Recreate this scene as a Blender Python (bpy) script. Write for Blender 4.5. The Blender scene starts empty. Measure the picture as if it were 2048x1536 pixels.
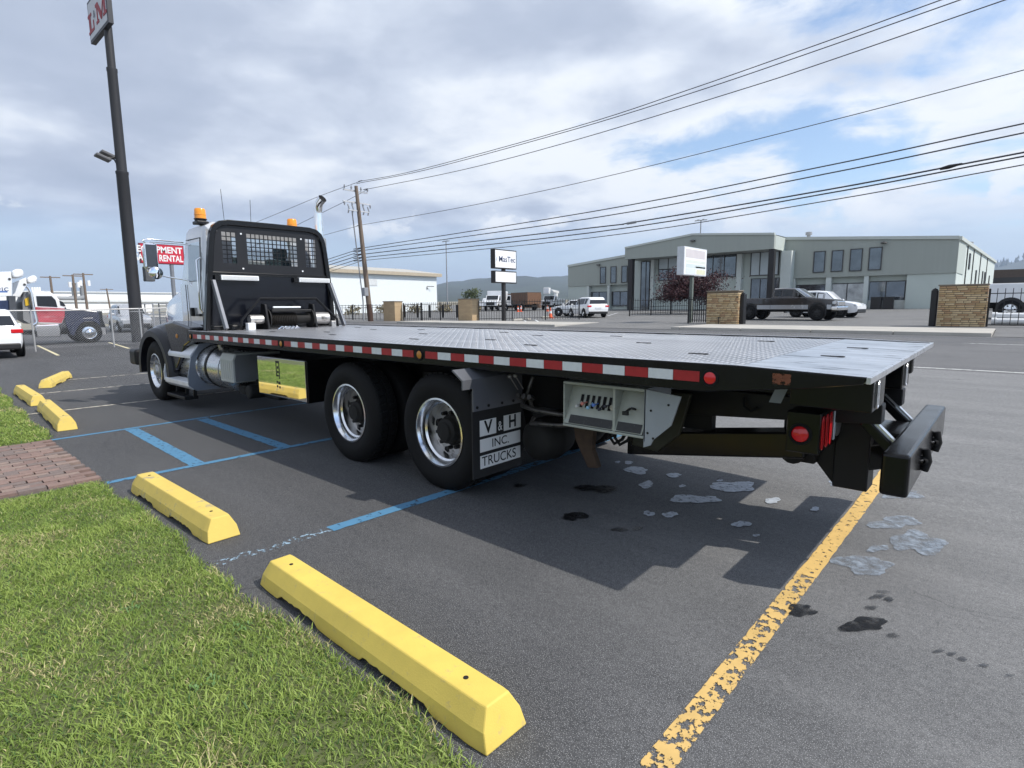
import bpy, bmesh, math, random
import numpy as np
from mathutils import Vector, Matrix
random.seed(7); RNG = np.random.default_rng(11)
SC = bpy.context.scene; COL = SC.collection
# ------------------------------------------------------------------ camera
F, CX, CY, EYE = 1122.0, 1024.0, 768.0, 1.62
PITCH = math.atan((768 - 613) / F); AZ = math.radians(48.2); ROLL = math.atan(0.0075)
_fh = Vector((-math.cos(AZ), math.sin(AZ), 0)); _rt = Vector((math.sin(AZ), math.cos(AZ), 0)); _up = Vector((0, 0, 1))
FW = _fh * math.cos(PITCH) - _up * math.sin(PITCH); _cu = _fh * math.sin(PITCH) + _up * math.cos(PITCH)
RT = _rt * math.cos(ROLL) - _cu * math.sin(ROLL); UP = _cu * math.cos(ROLL) + _rt * math.sin(ROLL)
EYEP = Vector((0, 0, EYE))
cam_data = bpy.data.cameras.new('camera'); cam = bpy.data.objects.new('camera', cam_data); COL.objects.link(cam)
m3 = Matrix((RT, UP, -FW)).transposed()
cam.matrix_world = Matrix.Translation(EYEP) @ m3.to_4x4()
cam_data.sensor_width = 36; cam_data.lens = F / 2048 * 36; cam_data.clip_start = 0.05; cam_data.clip_end = 20000
SC.camera = cam
def ray(x, y): return FW + RT * ((x - CX) / F) - UP * ((y - CY) / F)
def tz(Y): return 0.018 * min(max(0, Y - 5), 400)          # the lot is level, the land rises gently across the road
def GZ(x, y, z=0.0):
    r = ray(x, y); return EYEP + r * ((z - EYE) / r.z)
def PY(x, y, Y):
    r = ray(x, y); return EYEP + r * (Y / r.y)
def PX(x, y, X):
    r = ray(x, y); return EYEP + r * (X / r.x)
def GT(x, y):
    r = ray(x, y); t = 1.0
    if r.z < 0:
        p = GZ(x, y)
        if p.y <= 5: return p
    # plane z = .018 (Y-5)
    t = (EYE + 0.09) / (0.018 * r.y - r.z)
    return EYEP + r * t
# ------------------------------------------------------------------ world: daylight sky with broken cloud
SUNV = Vector((1.1, 0.45, 1.27)).normalized()
sun_el = math.asin(SUNV.z); sun_az = math.atan2(SUNV.x, SUNV.y)
W = bpy.data.worlds.new('World'); SC.world = W; W.use_nodes = True
nt = W.node_tree; nt.nodes.clear()
def wn(t, **k):
    n = nt.nodes.new(t)
    for a, b in k.items(): setattr(n, a, b)
    return n
def wl(a, b): nt.links.new(a, b)
def wmath(op, a, b=None, c=None, clamp=False):
    n = wn('ShaderNodeMath', operation=op); n.use_clamp = clamp
    for i, s in enumerate((a, b, c)):
        if s is None: continue
        if isinstance(s, (int, float)): n.inputs[i].default_value = s
        else: wl(s, n.inputs[i])
    return n.outputs[0]
def wramp(fac, stops, interp='EASE'):
    n = wn('ShaderNodeValToRGB'); r = n.color_ramp; r.interpolation = interp
    while len(r.elements) < len(stops): r.elements.new(0.5)
    for e, (p, c) in zip(r.elements, stops): e.position = p; e.color = c if len(c) == 4 else (*c, 1)
    wl(fac, n.inputs[0]); return n.outputs[0]
sky = wn('ShaderNodeTexSky', sky_type='NISHITA'); sky.sun_disc = False
sky.sun_elevation = sun_el; sky.sun_rotation = sun_az; sky.air_density = 1.0; sky.dust_density = 0.6; sky.ozone_density = 1.5
skyb = wn('ShaderNodeVectorMath', operation='SCALE'); wl(sky.outputs[0], skyb.inputs[0]); skyb.inputs[3].default_value = 0.14
tc = wn('ShaderNodeTexCoord'); sep = wn('ShaderNodeSeparateXYZ'); wl(tc.outputs['Generated'], sep.inputs[0])
zz = wmath('MAXIMUM', sep.outputs[2], 0.0); den = wmath('ADD', zz, 0.16)
cmb = wn('ShaderNodeCombineXYZ'); wl(wmath('DIVIDE', sep.outputs[0], den), cmb.inputs[0]); wl(wmath('DIVIDE', sep.outputs[1], den), cmb.inputs[1])
def wnoise(scale, detail, rough, dist, off):
    mp = wn('ShaderNodeMapping'); wl(cmb.outputs[0], mp.inputs[0]); mp.inputs['Location'].default_value = off
    n = wn('ShaderNodeTexNoise'); wl(mp.outputs[0], n.inputs['Vector'])
    n.inputs['Scale'].default_value = scale; n.inputs['Detail'].default_value = detail
    n.inputs['Roughness'].default_value = rough; n.inputs['Distortion'].default_value = dist
    return n.outputs[0]
n_big = wnoise(0.42, 2, 0.5, 0.3, (3.1, 1.7, 0)); n_mid = wnoise(1.05, 8, 0.54, 0.4, (0.4, 5.2, 0)); n_fin = wnoise(3.0, 9, 0.58, 0.35, (7.7, 2.3, 0)); n_puf = wnoise(1.9, 7, 0.5, 0.2, (2.2, 9.1, 0))
# the cloud deck thins out to the north-east (+X +Y) and breaks up there
side = wmath('ADD', wmath('MULTIPLY', sep.outputs[0], 0.62), wmath('MULTIPLY', sep.outputs[1], 0.28))
dens = wmath('ADD', wmath('MULTIPLY', n_mid, 0.85), wmath('MULTIPLY', n_big, 0.45))
dens = wmath('ADD', dens, wmath('MULTIPLY', n_fin, 0.50))
dens = wmath('SUBTRACT', dens, wmath('MULTIPLY', side, 0.64))
cover = wramp(dens, [(0.67, (0, 0, 0)), (0.83, (1, 1, 1))])
thick = wmath('ADD', wmath('MULTIPLY', wmath('SUBTRACT', dens, 0.73), 1.15), wmath('MULTIPLY', wmath('SUBTRACT', n_puf, 0.5), 1.6))
rim = wmath('SUBTRACT', 1.0, wmath('MULTIPLY', wmath('ABSOLUTE', wmath('SUBTRACT', sep.outputs[2], 0.20)), 9.0), clamp=True)   # thinner, brighter deck towards its far edge
thick = wmath('SUBTRACT', thick, wmath('MULTIPLY', rim, 0.24), clamp=True)
ccol = wramp(thick, [(0.0, (0.72, 0.75, 0.79)), (0.14, (0.64, 0.68, 0.74)), (0.30, (0.51, 0.56, 0.65)), (0.55, (0.38, 0.43, 0.53)), (1.0, (0.30, 0.35, 0.45))], 'LINEAR')
# cumulus heads standing along the far horizon
mp = wn('ShaderNodeMapping'); wl(tc.outputs['Generated'], mp.inputs[0]); mp.inputs['Scale'].default_value = (6.0, 6.0, 10.0); mp.inputs['Location'].default_value = (1.3, 0.2, 0.1)
ncu = wn('ShaderNodeTexNoise'); wl(mp.outputs[0], ncu.inputs['Vector']); ncu.inputs['Scale'].default_value = 1.5; ncu.inputs['Detail'].default_value = 10; ncu.inputs['Roughness'].default_value = 0.55
band = wmath('SUBTRACT', 1.0, wmath('MULTIPLY', wmath('ABSOLUTE', wmath('SUBTRACT', sep.outputs[2], 0.135)), 14.0), clamp=True)
cum = wramp(wmath('ADD', wmath('ADD', wmath('MULTIPLY', band, 0.20), wmath('MULTIPLY', side, 0.10)), wmath('MULTIPLY', ncu.outputs[0], 0.80)), [(0.575, (0, 0, 0)), (0.64, (1, 1, 1))])
cfoot = wramp(sep.outputs[2], [(0.085, (0, 0, 0)), (0.15, (1, 1, 1))]); ctop = wramp(sep.outputs[2], [(0.18, (1, 1, 1)), (0.24, (0, 0, 0))])
low = wramp(sep.outputs[2], [(0.06, (0, 0, 0)), (0.155, (1, 1, 1))])            # the deck ends above a clear blue-grey strip at the horizon
mixA = wn('ShaderNodeMix', data_type='RGBA'); wl(wmath('MULTIPLY', cover, wmath('ADD', wmath('MULTIPLY', low, 0.8), 0.2)), mixA.inputs[0]); wl(skyb.outputs[0], mixA.inputs[6]); wl(ccol, mixA.inputs[7])
veil = wramp(sep.outputs[2], [(0.0, (1, 1, 1)), (0.20, (0, 0, 0))])
mixC = wn('ShaderNodeMix', data_type='RGBA'); wl(wmath('MULTIPLY', veil, 0.85), mixC.inputs[0]); wl(mixA.outputs[2], mixC.inputs[6]); mixC.inputs[7].default_value = (0.33, 0.425, 0.60, 1)
ccu = wramp(ncu.outputs[0], [(0.45, (0.62, 0.67, 0.75)), (0.68, (0.78, 0.80, 0.82))], 'LINEAR')
mixB = wn('ShaderNodeMix', data_type='RGBA'); wl(wmath('MULTIPLY', wmath('MULTIPLY', cum, 0.9), wmath('MULTIPLY', cfoot, ctop)), mixB.inputs[0]); wl(mixC.outputs[2], mixB.inputs[6]); wl(ccu, mixB.inputs[7]); mixC = mixB
bg = wn('ShaderNodeBackground'); wl(mixC.outputs[2], bg.inputs[0]); bg.inputs[1].default_value = 1.0
out = wn('ShaderNodeOutputWorld'); wl(bg.outputs[0], out.inputs[0])
# ------------------------------------------------------------------ sun
sd = bpy.data.lights.new('sun', 'SUN'); sd.energy = 3.2; sd.angle = math.radians(0.6); sd.color = (1.0, 0.95, 0.87)
sun = bpy.data.objects.new('sun', sd); COL.objects.link(sun); sun.rotation_euler = SUNV.to_track_quat('Z', 'Y').to_euler()
vs = SC.view_settings; vs.view_transform = 'Standard'; vs.look = 'None'; vs.exposure = 0.5; vs.gamma = 1.0; vs.use_curve_mapping = False
try: SC.cycles.use_denoising = True
except Exception: pass
SC.cycles.max_bounces = 6; SC.cycles.volume_bounces = 0; SC.cycles.diffuse_bounces = 3; SC.cycles.transparent_max_bounces = 12
# ------------------------------------------------------------------ materials
MATS = {}
def mat(name, col, rough=0.6, metal=0.0, var=0.12, vscale=3.0, bump=0.0, bscale=40.0, spec=0.5, coat=0.0, alpha=None, emis=None, trans=0.0, ior=1.45, dirt=None, dscale=2.0, stretch=(1, 1, 1), rvar=0.1):
    if name in MATS: return MATS[name]
    m = bpy.data.materials.new(name); m.use_nodes = True; t = m.node_tree; N = t.nodes; L = t.links
    b = N['Principled BSDF']; b.inputs['Roughness'].default_value = rough; b.inputs['Metallic'].default_value = metal
    b.inputs['Specular IOR Level'].default_value = spec; b.inputs['Coat Weight'].default_value = coat; b.inputs['IOR'].default_value = ior
    b.inputs['Coat Roughness'].default_value = 0.05
    if trans: b.inputs['Transmission Weight'].default_value = trans
    if alpha is not None: b.inputs['Alpha'].default_value = alpha
    co = N.new('ShaderNodeTexCoord'); mpn = N.new('ShaderNodeMapping'); mpn.inputs['Scale'].default_value = stretch; L.new(co.outputs['Object'], mpn.inputs[0])
    nz = N.new('ShaderNodeTexNoise'); nz.inputs['Scale'].default_value = vscale; nz.inputs['Detail'].default_value = 6; nz.inputs['Roughness'].default_value = 0.6; L.new(mpn.outputs[0], nz.inputs['Vector'])
    r = N.new('ShaderNodeValToRGB'); r.color_ramp.elements[0].position = 0.25; r.color_ramp.elements[1].position = 0.75
    c = np.array(col[:3]); lo = np.clip(c * (1 - var), 0, 1); hi = np.clip(c * (1 + var), 0, 1)
    r.color_ramp.elements[0].color = (*lo, 1); r.color_ramp.elements[1].color = (*hi, 1); L.new(nz.outputs[0], r.inputs[0])
    colout = r.outputs[0]
    if dirt:
        n2 = N.new('ShaderNodeTexNoise'); n2.inputs['Scale'].default_value = dscale; n2.inputs['Detail'].default_value = 9; n2.inputs['Roughness'].default_value = 0.7; L.new(mpn.outputs[0], n2.inputs['Vector'])
        r2 = N.new('ShaderNodeValToRGB'); r2.color_ramp.elements[0].position = dirt[1]; r2.color_ramp.elements[1].position = dirt[1] + 0.12; L.new(n2.outputs[0], r2.inputs[0])
        mx = N.new('ShaderNodeMix'); mx.data_type = 'RGBA'; L.new(r2.outputs[0], mx.inputs[0]); L.new(colout, mx.inputs[6]); mx.inputs[7].default_value = (*dirt[0], 1); colout = mx.outputs[2]
    L.new(colout, b.inputs['Base Color'])
    if rvar:
        mr = N.new('ShaderNodeMapRange'); mr.inputs[3].default_value = max(0.01, rough - rvar); mr.inputs[4].default_value = min(1, rough + rvar); L.new(nz.outputs[0], mr.inputs[0]); L.new(mr.outputs[0], b.inputs['Roughness'])
    if bump:
        nb = N.new('ShaderNodeTexNoise'); nb.inputs['Scale'].default_value = bscale; nb.inputs['Detail'].default_value = 5; L.new(mpn.outputs[0], nb.inputs['Vector'])
        bp = N.new('ShaderNodeBump'); bp.inputs['Strength'].default_value = bump; bp.inputs['Distance'].default_value = 0.01; L.new(nb.outputs[0], bp.inputs['Height']); L.new(bp.outputs[0], b.inputs['Normal'])
    if emis: b.inputs['Emission Color'].default_value = (*emis[0], 1); b.inputs['Emission Strength'].default_value = emis[1]
    MATS[name] = m; return m
def nodes_of(m): return m.node_tree.nodes, m.node_tree.links, m.node_tree.nodes['Principled BSDF']
def alpha_noise(m, scale, thr, soft=0.03, detail=8, rough=0.65, stretch=(1, 1, 1)):
    N, L, b = nodes_of(m)
    co = N.new('ShaderNodeTexCoord'); mpn = N.new('ShaderNodeMapping'); mpn.inputs['Scale'].default_value = stretch; L.new(co.outputs['Object'], mpn.inputs[0])
    nz = N.new('ShaderNodeTexNoise'); nz.inputs['Scale'].default_value = scale; nz.inputs['Detail'].default_value = detail; nz.inputs['Roughness'].default_value = rough; L.new(mpn.outputs[0], nz.inputs['Vector'])
    r = N.new('ShaderNodeMapRange'); r.inputs[1].default_value = thr; r.inputs[2].default_value = thr + soft; L.new(nz.outputs[0], r.inputs[0]); L.new(r.outputs[0], b.inputs['Alpha'])
    return m
# ------------------------------------------------------------------ mesh builder
OFF = {}
class MB:
    def __init__(s, fn=None): s.v = []; s.f = []; s.fn = fn
    def add(s, vs, fs):
        o = len(s.v); s.v += [tuple(v) for v in vs]; s.f += [tuple(i + o for i in f) for f in fs]; return s
    def box(s, x0, x1, y0, y1, z0, z1):
        x0, x1 = min(x0, x1), max(x0, x1); y0, y1 = min(y0, y1), max(y0, y1); z0, z1 = min(z0, z1), max(z0, z1)
        return s.add([(x0, y0, z0), (x1, y0, z0), (x1, y1, z0), (x0, y1, z0), (x0, y0, z1), (x1, y0, z1), (x1, y1, z1), (x0, y1, z1)],
                     [(0, 3, 2, 1), (4, 5, 6, 7), (0, 1, 5, 4), (1, 2, 6, 5), (2, 3, 7, 6), (3, 0, 4, 7)])
    def bar(s, p0, p1, w, h, up=(0, 0, 1)):                      # a rectangular bar between two points
        p0, p1 = Vector(p0), Vector(p1); d = (p1 - p0).normalized(); u = Vector(up)
        if abs(d.dot(u)) > 0.98: u = Vector((1, 0, 0))
        a = d.cross(u).normalized(); b = a.cross(d).normalized(); vs = []
        for p in (p0, p1):
            for sx, sy in ((-1, -1), (1, -1), (1, 1), (-1, 1)): vs.append(p + a * (sx * w / 2) + b * (sy * h / 2))
        return s.add(vs, [(0, 1, 2, 3), (7, 6, 5, 4), (0, 4, 5, 1), (1, 5, 6, 2), (2, 6, 7, 3), (3, 7, 4, 0)])
    def prism(s, poly, axis, a, b):                               # poly in the plane across axis, extruded from a to b
        n = len(poly); vs = []
        for t in (a, b):
            for p, q in poly: vs.append({'x': (t, p, q), 'y': (p, t, q), 'z': (p, q, t)}[axis])
        return s.add(vs, [tuple(range(n))[::-1], tuple(range(n, 2 * n))] + [(i, (i + 1) % n, n + (i + 1) % n, n + i) for i in range(n)])
    def cyl(s, p0, p1, r0, r1=None, n=16, caps=True):
        r1 = r0 if r1 is None else r1; p0, p1 = Vector(p0), Vector(p1); d = (p1 - p0).normalized()
        a = d.orthogonal().normalized(); b = d.cross(a); vs = []
        for p, r in ((p0, r0), (p1, r1)):
            for i in range(n):
                t = 2 * math.pi * i / n; vs.append(p + a * (r * math.cos(t)) + b * (r * math.sin(t)))
        fs = [(i, (i + 1) % n, n + (i + 1) % n, n + i) for i in range(n)]
        if caps: fs += [tuple(range(n))[::-1], tuple(range(n, 2 * n))]
        return s.add(vs, fs)
    def tube(s, path, r, n=8, caps=True):
        path = [Vector(p) for p in path]; rr = r if isinstance(r, (list, tuple)) else [r] * len(path); vs = []; fs = []; a = None
        for i, p in enumerate(path):
            d = ((path[min(i + 1, len(path) - 1)] - path[max(i - 1, 0)])).normalized()
            a = d.orthogonal().normalized() if a is None else (a - d * a.dot(d)).normalized()
            b = d.cross(a)
            for k in range(n):
                t = 2 * math.pi * k / n; vs.append(p + a * (rr[i] * math.cos(t)) + b * (rr[i] * math.sin(t)))
        for i in range(len(path) - 1):
            for k in range(n): fs.append((i * n + k, i * n + (k + 1) % n, (i + 1) * n + (k + 1) % n, (i + 1) * n + k))
        if caps: fs += [tuple(range(n))[::-1], tuple(range((len(path) - 1) * n, len(path) * n))]
        return s.add(vs, fs)
    def lathe(s, prof, org, axis=(0, 1, 0), n=32, closed=False):  # prof: (radius, distance along axis)
        o = Vector(org); d = Vector(axis).normalized(); a = d.orthogonal().normalized(); b = d.cross(a); vs = []; fs = []
        for r, t in prof:
            for k in range(n):
                q = 2 * math.pi * k / n; vs.append(o + d * t + a * (r * math.cos(q)) + b * (r * math.sin(q)))
        m = len(prof)
        for i in range(m - (0 if closed else 1)):
            j = (i + 1) % m
            for k in range(n): fs.append((i * n + k, i * n + (k + 1) % n, j * n + (k + 1) % n, j * n + k))
        return s.add(vs, fs)
    def quad(s, a, b, c, d): return s.add([a, b, c, d], [(0, 1, 2, 3)])
    def poly(s, pts): return s.add(pts, [tuple(range(len(pts)))])
    def loft(s, rings, close=True, caps=True):
        n = len(rings[0]); vs = [p for r in rings for p in r]; fs = []
        for i in range(len(rings) - 1):
            for k in range(n if close else n - 1): fs.append((i * n + k, i * n + (k + 1) % n, (i + 1) * n + (k + 1) % n, (i + 1) * n + k))
        if caps and close: fs += [tuple(range(n))[::-1], tuple(range((len(rings) - 1) * n, len(rings) * n))]
        return s.add(vs, fs)
    def data(s, name, off=(0, 0, 0), smooth=None):
        me = bpy.data.meshes.new(name); o = Vector(off)
        vv = [Vector(v) for v in s.v]
        if s.fn: vv = [s.fn(v) for v in vv]
        me.from_pydata([v - o for v in vv], [], s.f); me.update()
        bm = bmesh.new(); bm.from_mesh(me); bmesh.ops.recalc_face_normals(bm, faces=bm.faces); bm.to_mesh(me); bm.free()
        if smooth:
            me.shade_smooth(); me.set_sharp_from_angle(angle=math.radians(smooth))
        return me
    def build(s, name, m, parent=None, smooth=None, bevel=0.0, org=None, segs=2):
        off = OFF.get(parent.name, (0, 0, 0)) if parent else (org or (0, 0, 0))
        o = bpy.data.objects.new(name, s.data(name, off, smooth)); COL.objects.link(o)
        if m: o.data.materials.append(m)
        if parent: o.parent = parent; OFF[o.name] = off
        elif org: o.location = org
        if bevel:
            bv = o.modifiers.new('bevel', 'BEVEL'); bv.width = bevel; bv.segments = segs; bv.limit_method = 'ANGLE'; bv.angle_limit = math.radians(35); bv.harden_normals = False
        return o
def tag(o, label=None, cat=None, group=None, kind=None):
    if label: o['label'] = label
    if cat: o['category'] = cat
    if group: o['group'] = group
    if kind: o['kind'] = kind
    return o
def thing(name, label, cat, loc=(0, 0, 0), rz=0.0, group=None, world=False):
    o = bpy.data.objects.new(name, None); COL.objects.link(o); o.location = loc; o.rotation_euler = (0, 0, rz); o.empty_display_size = 0.2
    OFF[o.name] = tuple(loc) if world else (0, 0, 0)
    return tag(o, label, cat, group)
def copy_tree(o, parent=None):
    c = o.copy(); COL.objects.link(c); c.parent = parent; OFF[c.name] = OFF.get(o.name, (0, 0, 0))
    for ch in list(o.children): copy_tree(ch, c)
    return c
def piece(name, me, parent, loc, rz=0.0, scale=(1, 1, 1)):        # one of many alike pieces that share a mesh
    o = bpy.data.objects.new(name, me); COL.objects.link(o); o.parent = parent; o.location = loc; o.rotation_euler = (0, 0, rz); o.scale = scale; return o
_txt = {}
def text(name, s, size, m, parent, origin, xdir, ydir, depth=0.004, xscale=1.0, align='CENTER', bold=0.0, shear=0.0):
    cu = bpy.data.curves.new(name, 'FONT'); cu.body = s; cu.size = 1.0; cu.align_x = align; cu.align_y = 'CENTER'; cu.extrude = 0.0; cu.offset = bold; cu.shear = shear
    t = bpy.data.objects.new(name, cu); COL.objects.link(t)
    dg = bpy.context.evaluated_depsgraph_get(); dg.update(); me = bpy.data.meshes.new_from_object(t.evaluated_get(dg))
    bpy.data.objects.remove(t); me.name = name; me.materials.clear(); me.materials.append(m)
    X = Vector(xdir).normalized(); Y = Vector(ydir).normalized(); off = Vector(OFF.get(parent.name, (0, 0, 0)))
    M = Matrix.Identity(4)
    for i in range(3): M[i][0] = X[i] * size * xscale; M[i][1] = Y[i] * size; M[i][2] = X.cross(Y)[i]; M[i][3] = Vector(origin)[i] - off[i]
    me.transform(M); o = bpy.data.objects.new(name, me); COL.objects.link(o); o.parent = parent; OFF[o.name] = tuple(off); return o
# ------------------------------------------------------------------ ground, lot, road
def asphalt(name, base, dark, crack=0.0, light=None, patch=0.3):
    m = bpy.data.materials.new(name); m.use_nodes = True; N, L, b = nodes_of(m)
    co = N.new('ShaderNodeTexCoord')
    def nz(scale, det, ro, st=(1, 1, 1)):
        mp = N.new('ShaderNodeMapping'); mp.inputs['Scale'].default_value = st; L.new(co.outputs['Object'], mp.inputs[0])
        n = N.new('ShaderNodeTexNoise'); n.inputs['Scale'].default_value = scale; n.inputs['Detail'].default_value = det; n.inputs['Roughness'].default_value = ro; L.new(mp.outputs[0], n.inputs['Vector']); return n.outputs[0]
    def rmp(f, a, ca, c, cc):
        r = N.new('ShaderNodeValToRGB'); r.color_ramp.elements[0].position = a; r.color_ramp.elements[1].position = c; r.color_ramp.elements[0].color = (*ca, 1); r.color_ramp.elements[1].color = (*cc, 1); L.new(f, r.inputs[0]); return r.outputs[0]
    def mix(f, a, c, mode='MIX'):
        x = N.new('ShaderNodeMix'); x.data_type = 'RGBA'; x.blend_type = mode
        if isinstance(f, float): x.inputs[0].default_value = f
        else: L.new(f, x.inputs[0])
        for i, q in ((6, a), (7, c)):
            if isinstance(q, tuple): x.inputs[i].default_value = (*q, 1)
            else: L.new(q, x.inputs[i])
        return x.outputs[2]
    big = nz(0.35, 5, 0.6); c = rmp(big, 0.35, dark, 0.68, base)
    if light:                                                   # asphalt colour gets paler towards +X and the road
        sp = N.new('ShaderNodeSeparateXYZ'); L.new(co.outputs['Object'], sp.inputs[0])
        a1 = N.new('ShaderNodeMath'); a1.operation = 'MULTIPLY_ADD'; L.new(sp.outputs[0], a1.inputs[0]); a1.inputs[1].default_value = 0.13; a1.inputs[2].default_value = 0.22
        a2 = N.new('ShaderNodeMath'); a2.operation = 'MULTIPLY_ADD'; L.new(sp.outputs[1], a2.inputs[0]); a2.inputs[1].default_value = 0.10; L.new(a1.outputs[0], a2.inputs[2])
        a3 = N.new('ShaderNodeMath'); a3.operation = 'MULTIPLY_ADD'; L.new(nz(0.8, 6, 0.6), a3.inputs[0]); a3.inputs[1].default_value = 0.5; L.new(a2.outputs[0], a3.inputs[2])
        mr = N.new('ShaderNodeMapRange'); mr.interpolation_type = 'SMOOTHSTEP'; mr.inputs[1].default_value = 0.25; mr.inputs[2].default_value = 1.0; L.new(a3.outputs[0], mr.inputs[0])
        c = mix(mr.outputs[0], c, light)
    strk = rmp(nz(1.2, 6, 0.65, (0.25, 1.6, 1)), 0.4, (0.86, 0.86, 0.86), 0.7, (1.12, 1.11, 1.1)); c = mix(1.0, c, strk, 'MULTIPLY')
    agg = rmp(nz(120, 3, 0.75), 0.3, (0.45, 0.45, 0.46), 0.72, (1.6, 1.6, 1.58)); c = mix(0.85, c, agg, 'MULTIPLY'); ag2 = rmp(nz(28, 4, 0.7), 0.35, (0.8, 0.8, 0.8), 0.68, (1.18, 1.18, 1.17)); c = mix(1.0, c, ag2, 'MULTIPLY')
    st = nz(260, 0, 0.5); stone = rmp(st, 0.66, (0, 0, 0), 0.72, (1, 1, 1)); c = mix(stone, c, (0.34, 0.34, 0.34))
    if crack:
        vo = N.new('ShaderNodeTexVoronoi'); vo.feature = 'DISTANCE_TO_EDGE'; vo.inputs['Scale'].default_value = 0.42
        wv = N.new('ShaderNodeTexNoise'); wv.inputs['Scale'].default_value = 2.0; wv.inputs['Detail'].default_value = 7; L.new(co.outputs['Object'], wv.inputs['Vector'])
        vm = N.new('ShaderNodeVectorMath'); vm.operation = 'MULTIPLY_ADD'; L.new(wv.outputs[1], vm.inputs[0]); vm.inputs[1].default_value = (0.7, 0.7, 0); L.new(co.outputs['Object'], vm.inputs[2]); L.new(vm.outputs[0], vo.inputs['Vector'])
        ck = rmp(vo.outputs[0], 0.001, (1, 1, 1), 0.0045, (0, 0, 0)); msk = rmp(nz(0.5, 3, 0.5), 0.54, (0, 0, 0), 0.62, (1, 1, 1))
        mm = N.new('ShaderNodeMath'); mm.operation = 'MULTIPLY'; L.new(ck, mm.inputs[0]); L.new(msk, mm.inputs[1]); m2 = N.new('ShaderNodeMath'); m2.operation = 'MULTIPLY'; L.new(mm.outputs[0], m2.inputs[0]); m2.inputs[1].default_value = crack
        c = mix(m2.outputs[0], c, (0.018, 0.018, 0.019))
    L.new(c, b.inputs['Base Color']); b.inputs['Roughness'].default_value = 0.82; b.inputs['Specular IOR Level'].default_value = 0.35
    bp = N.new('ShaderNodeBump'); bp.inputs['Strength'].default_value = 0.55; bp.inputs['Distance'].default_value = 0.006; L.new(nz(130, 4, 0.7), bp.inputs['Height']); L.new(bp.outputs[0], b.inputs['Normal'])
    return m
M_LOT = asphalt('lot_asphalt', (0.066, 0.067, 0.071), (0.048, 0.049, 0.053), crack=0.8, light=(0.18, 0.181, 0.183))
M_ROAD = asphalt('road_asphalt', (0.13, 0.13, 0.133), (0.105, 0.105, 0.108), crack=0.4)
M_YARD = asphalt('yard_asphalt', (0.17, 0.168, 0.165), (0.13, 0.13, 0.13), crack=0.3)
M_DIRT = mat('dry_ground', (0.24, 0.22, 0.17), 0.95, var=0.3, vscale=0.05)
M_CONC = mat('pavement_concrete', (0.42, 0.40, 0.36), 0.85, var=0.14, vscale=0.8, bump=0.25, bscale=60, dirt=((0.26, 0.25, 0.23), 0.6), dscale=0.7)
def sheet(name, xs, ys, m, dz=0.0, kind='structure', zf=None):
    mb = MB(); n = len(ys)
    for x in xs:
        for y in ys: mb.v.append((x, y, (zf(x, y) if zf else tz(y)) + dz))
    for i in range(len(xs) - 1):
        for j in range(n - 1): mb.f.append((i * n + j, (i + 1) * n + j, (i + 1) * n + j + 1, i * n + j + 1))
    return tag(mb.build(name, m), kind=kind)
sheet('ground', [-5500, -600, -200, 60, 200, 2500], [-300, 5, 70, 200, 405, 2500, 5500], M_DIRT, -0.02)
lot = sheet('parking_lot', [-60, -30, 10, 60], [-40, 5, 15.2], M_LOT, 0.0)
road = sheet('road', [-400, -60, 60, 200], [15.2, 26.8], M_ROAD, 0.0)
yard = sheet('yard', [-140, -60, 40, 90], [26.8, 62, 130], M_YARD, -0.004)
# kerb and pavement across the road, with dropped driveways
pave = thing('pavement', None, None); tag(pave, kind='structure')
mb_drv = [(-13.3, -20.5), (-0.2, 5.5), (-36, -50)]
segs = [(60, 5.5), (-0.6, -13.1), (-20.5, -36), (-50, -120)]
for a, b in segs:
    x = a
    while x > b + 0.3:                                           # poured slabs with joints
        x2 = max(b, x - 3.0); mb = MB()
        y0, y1 = 26.8, 31.6
        mb.add([(x2 + .012, y0, tz(y0) - .05), (x - .012, y0, tz(y0) - .05), (x - .012, y1, tz(y1) - .05), (x2 + .012, y1, tz(y1) - .05), (x2 + .012, y0, tz(y0) + .14), (x - .012, y0, tz(y0) + .14), (x - .012, y1, tz(y1) + .06), (x2 + .012, y1, tz(y1) + .06)],
               [(0, 3, 2, 1), (4, 5, 6, 7), (0, 1, 5, 4), (1, 2, 6, 5), (2, 3, 7, 6), (3, 0, 4, 7)])
        mb.build('slab', M_CONC, pave, bevel=0.015); x = x2
for a, b in ((-13.12, -20.48), (5.48, -0.58), (-36.02, -49.98)):
    mb = MB(); n = 6
    for x0, x1, h0, h1 in ((a, a - .9 if b < a else a, 0, 0),):
        pass
    mb.quad((a, 26.85, tz(26.85) + .012), (b, 26.85, tz(26.85) + .012), (b, 31.6, tz(31.6) + .05), (a, 31.6, tz(31.6) + .05))
    mb.build('driveway_apron', M_YARD, pave)
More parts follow.
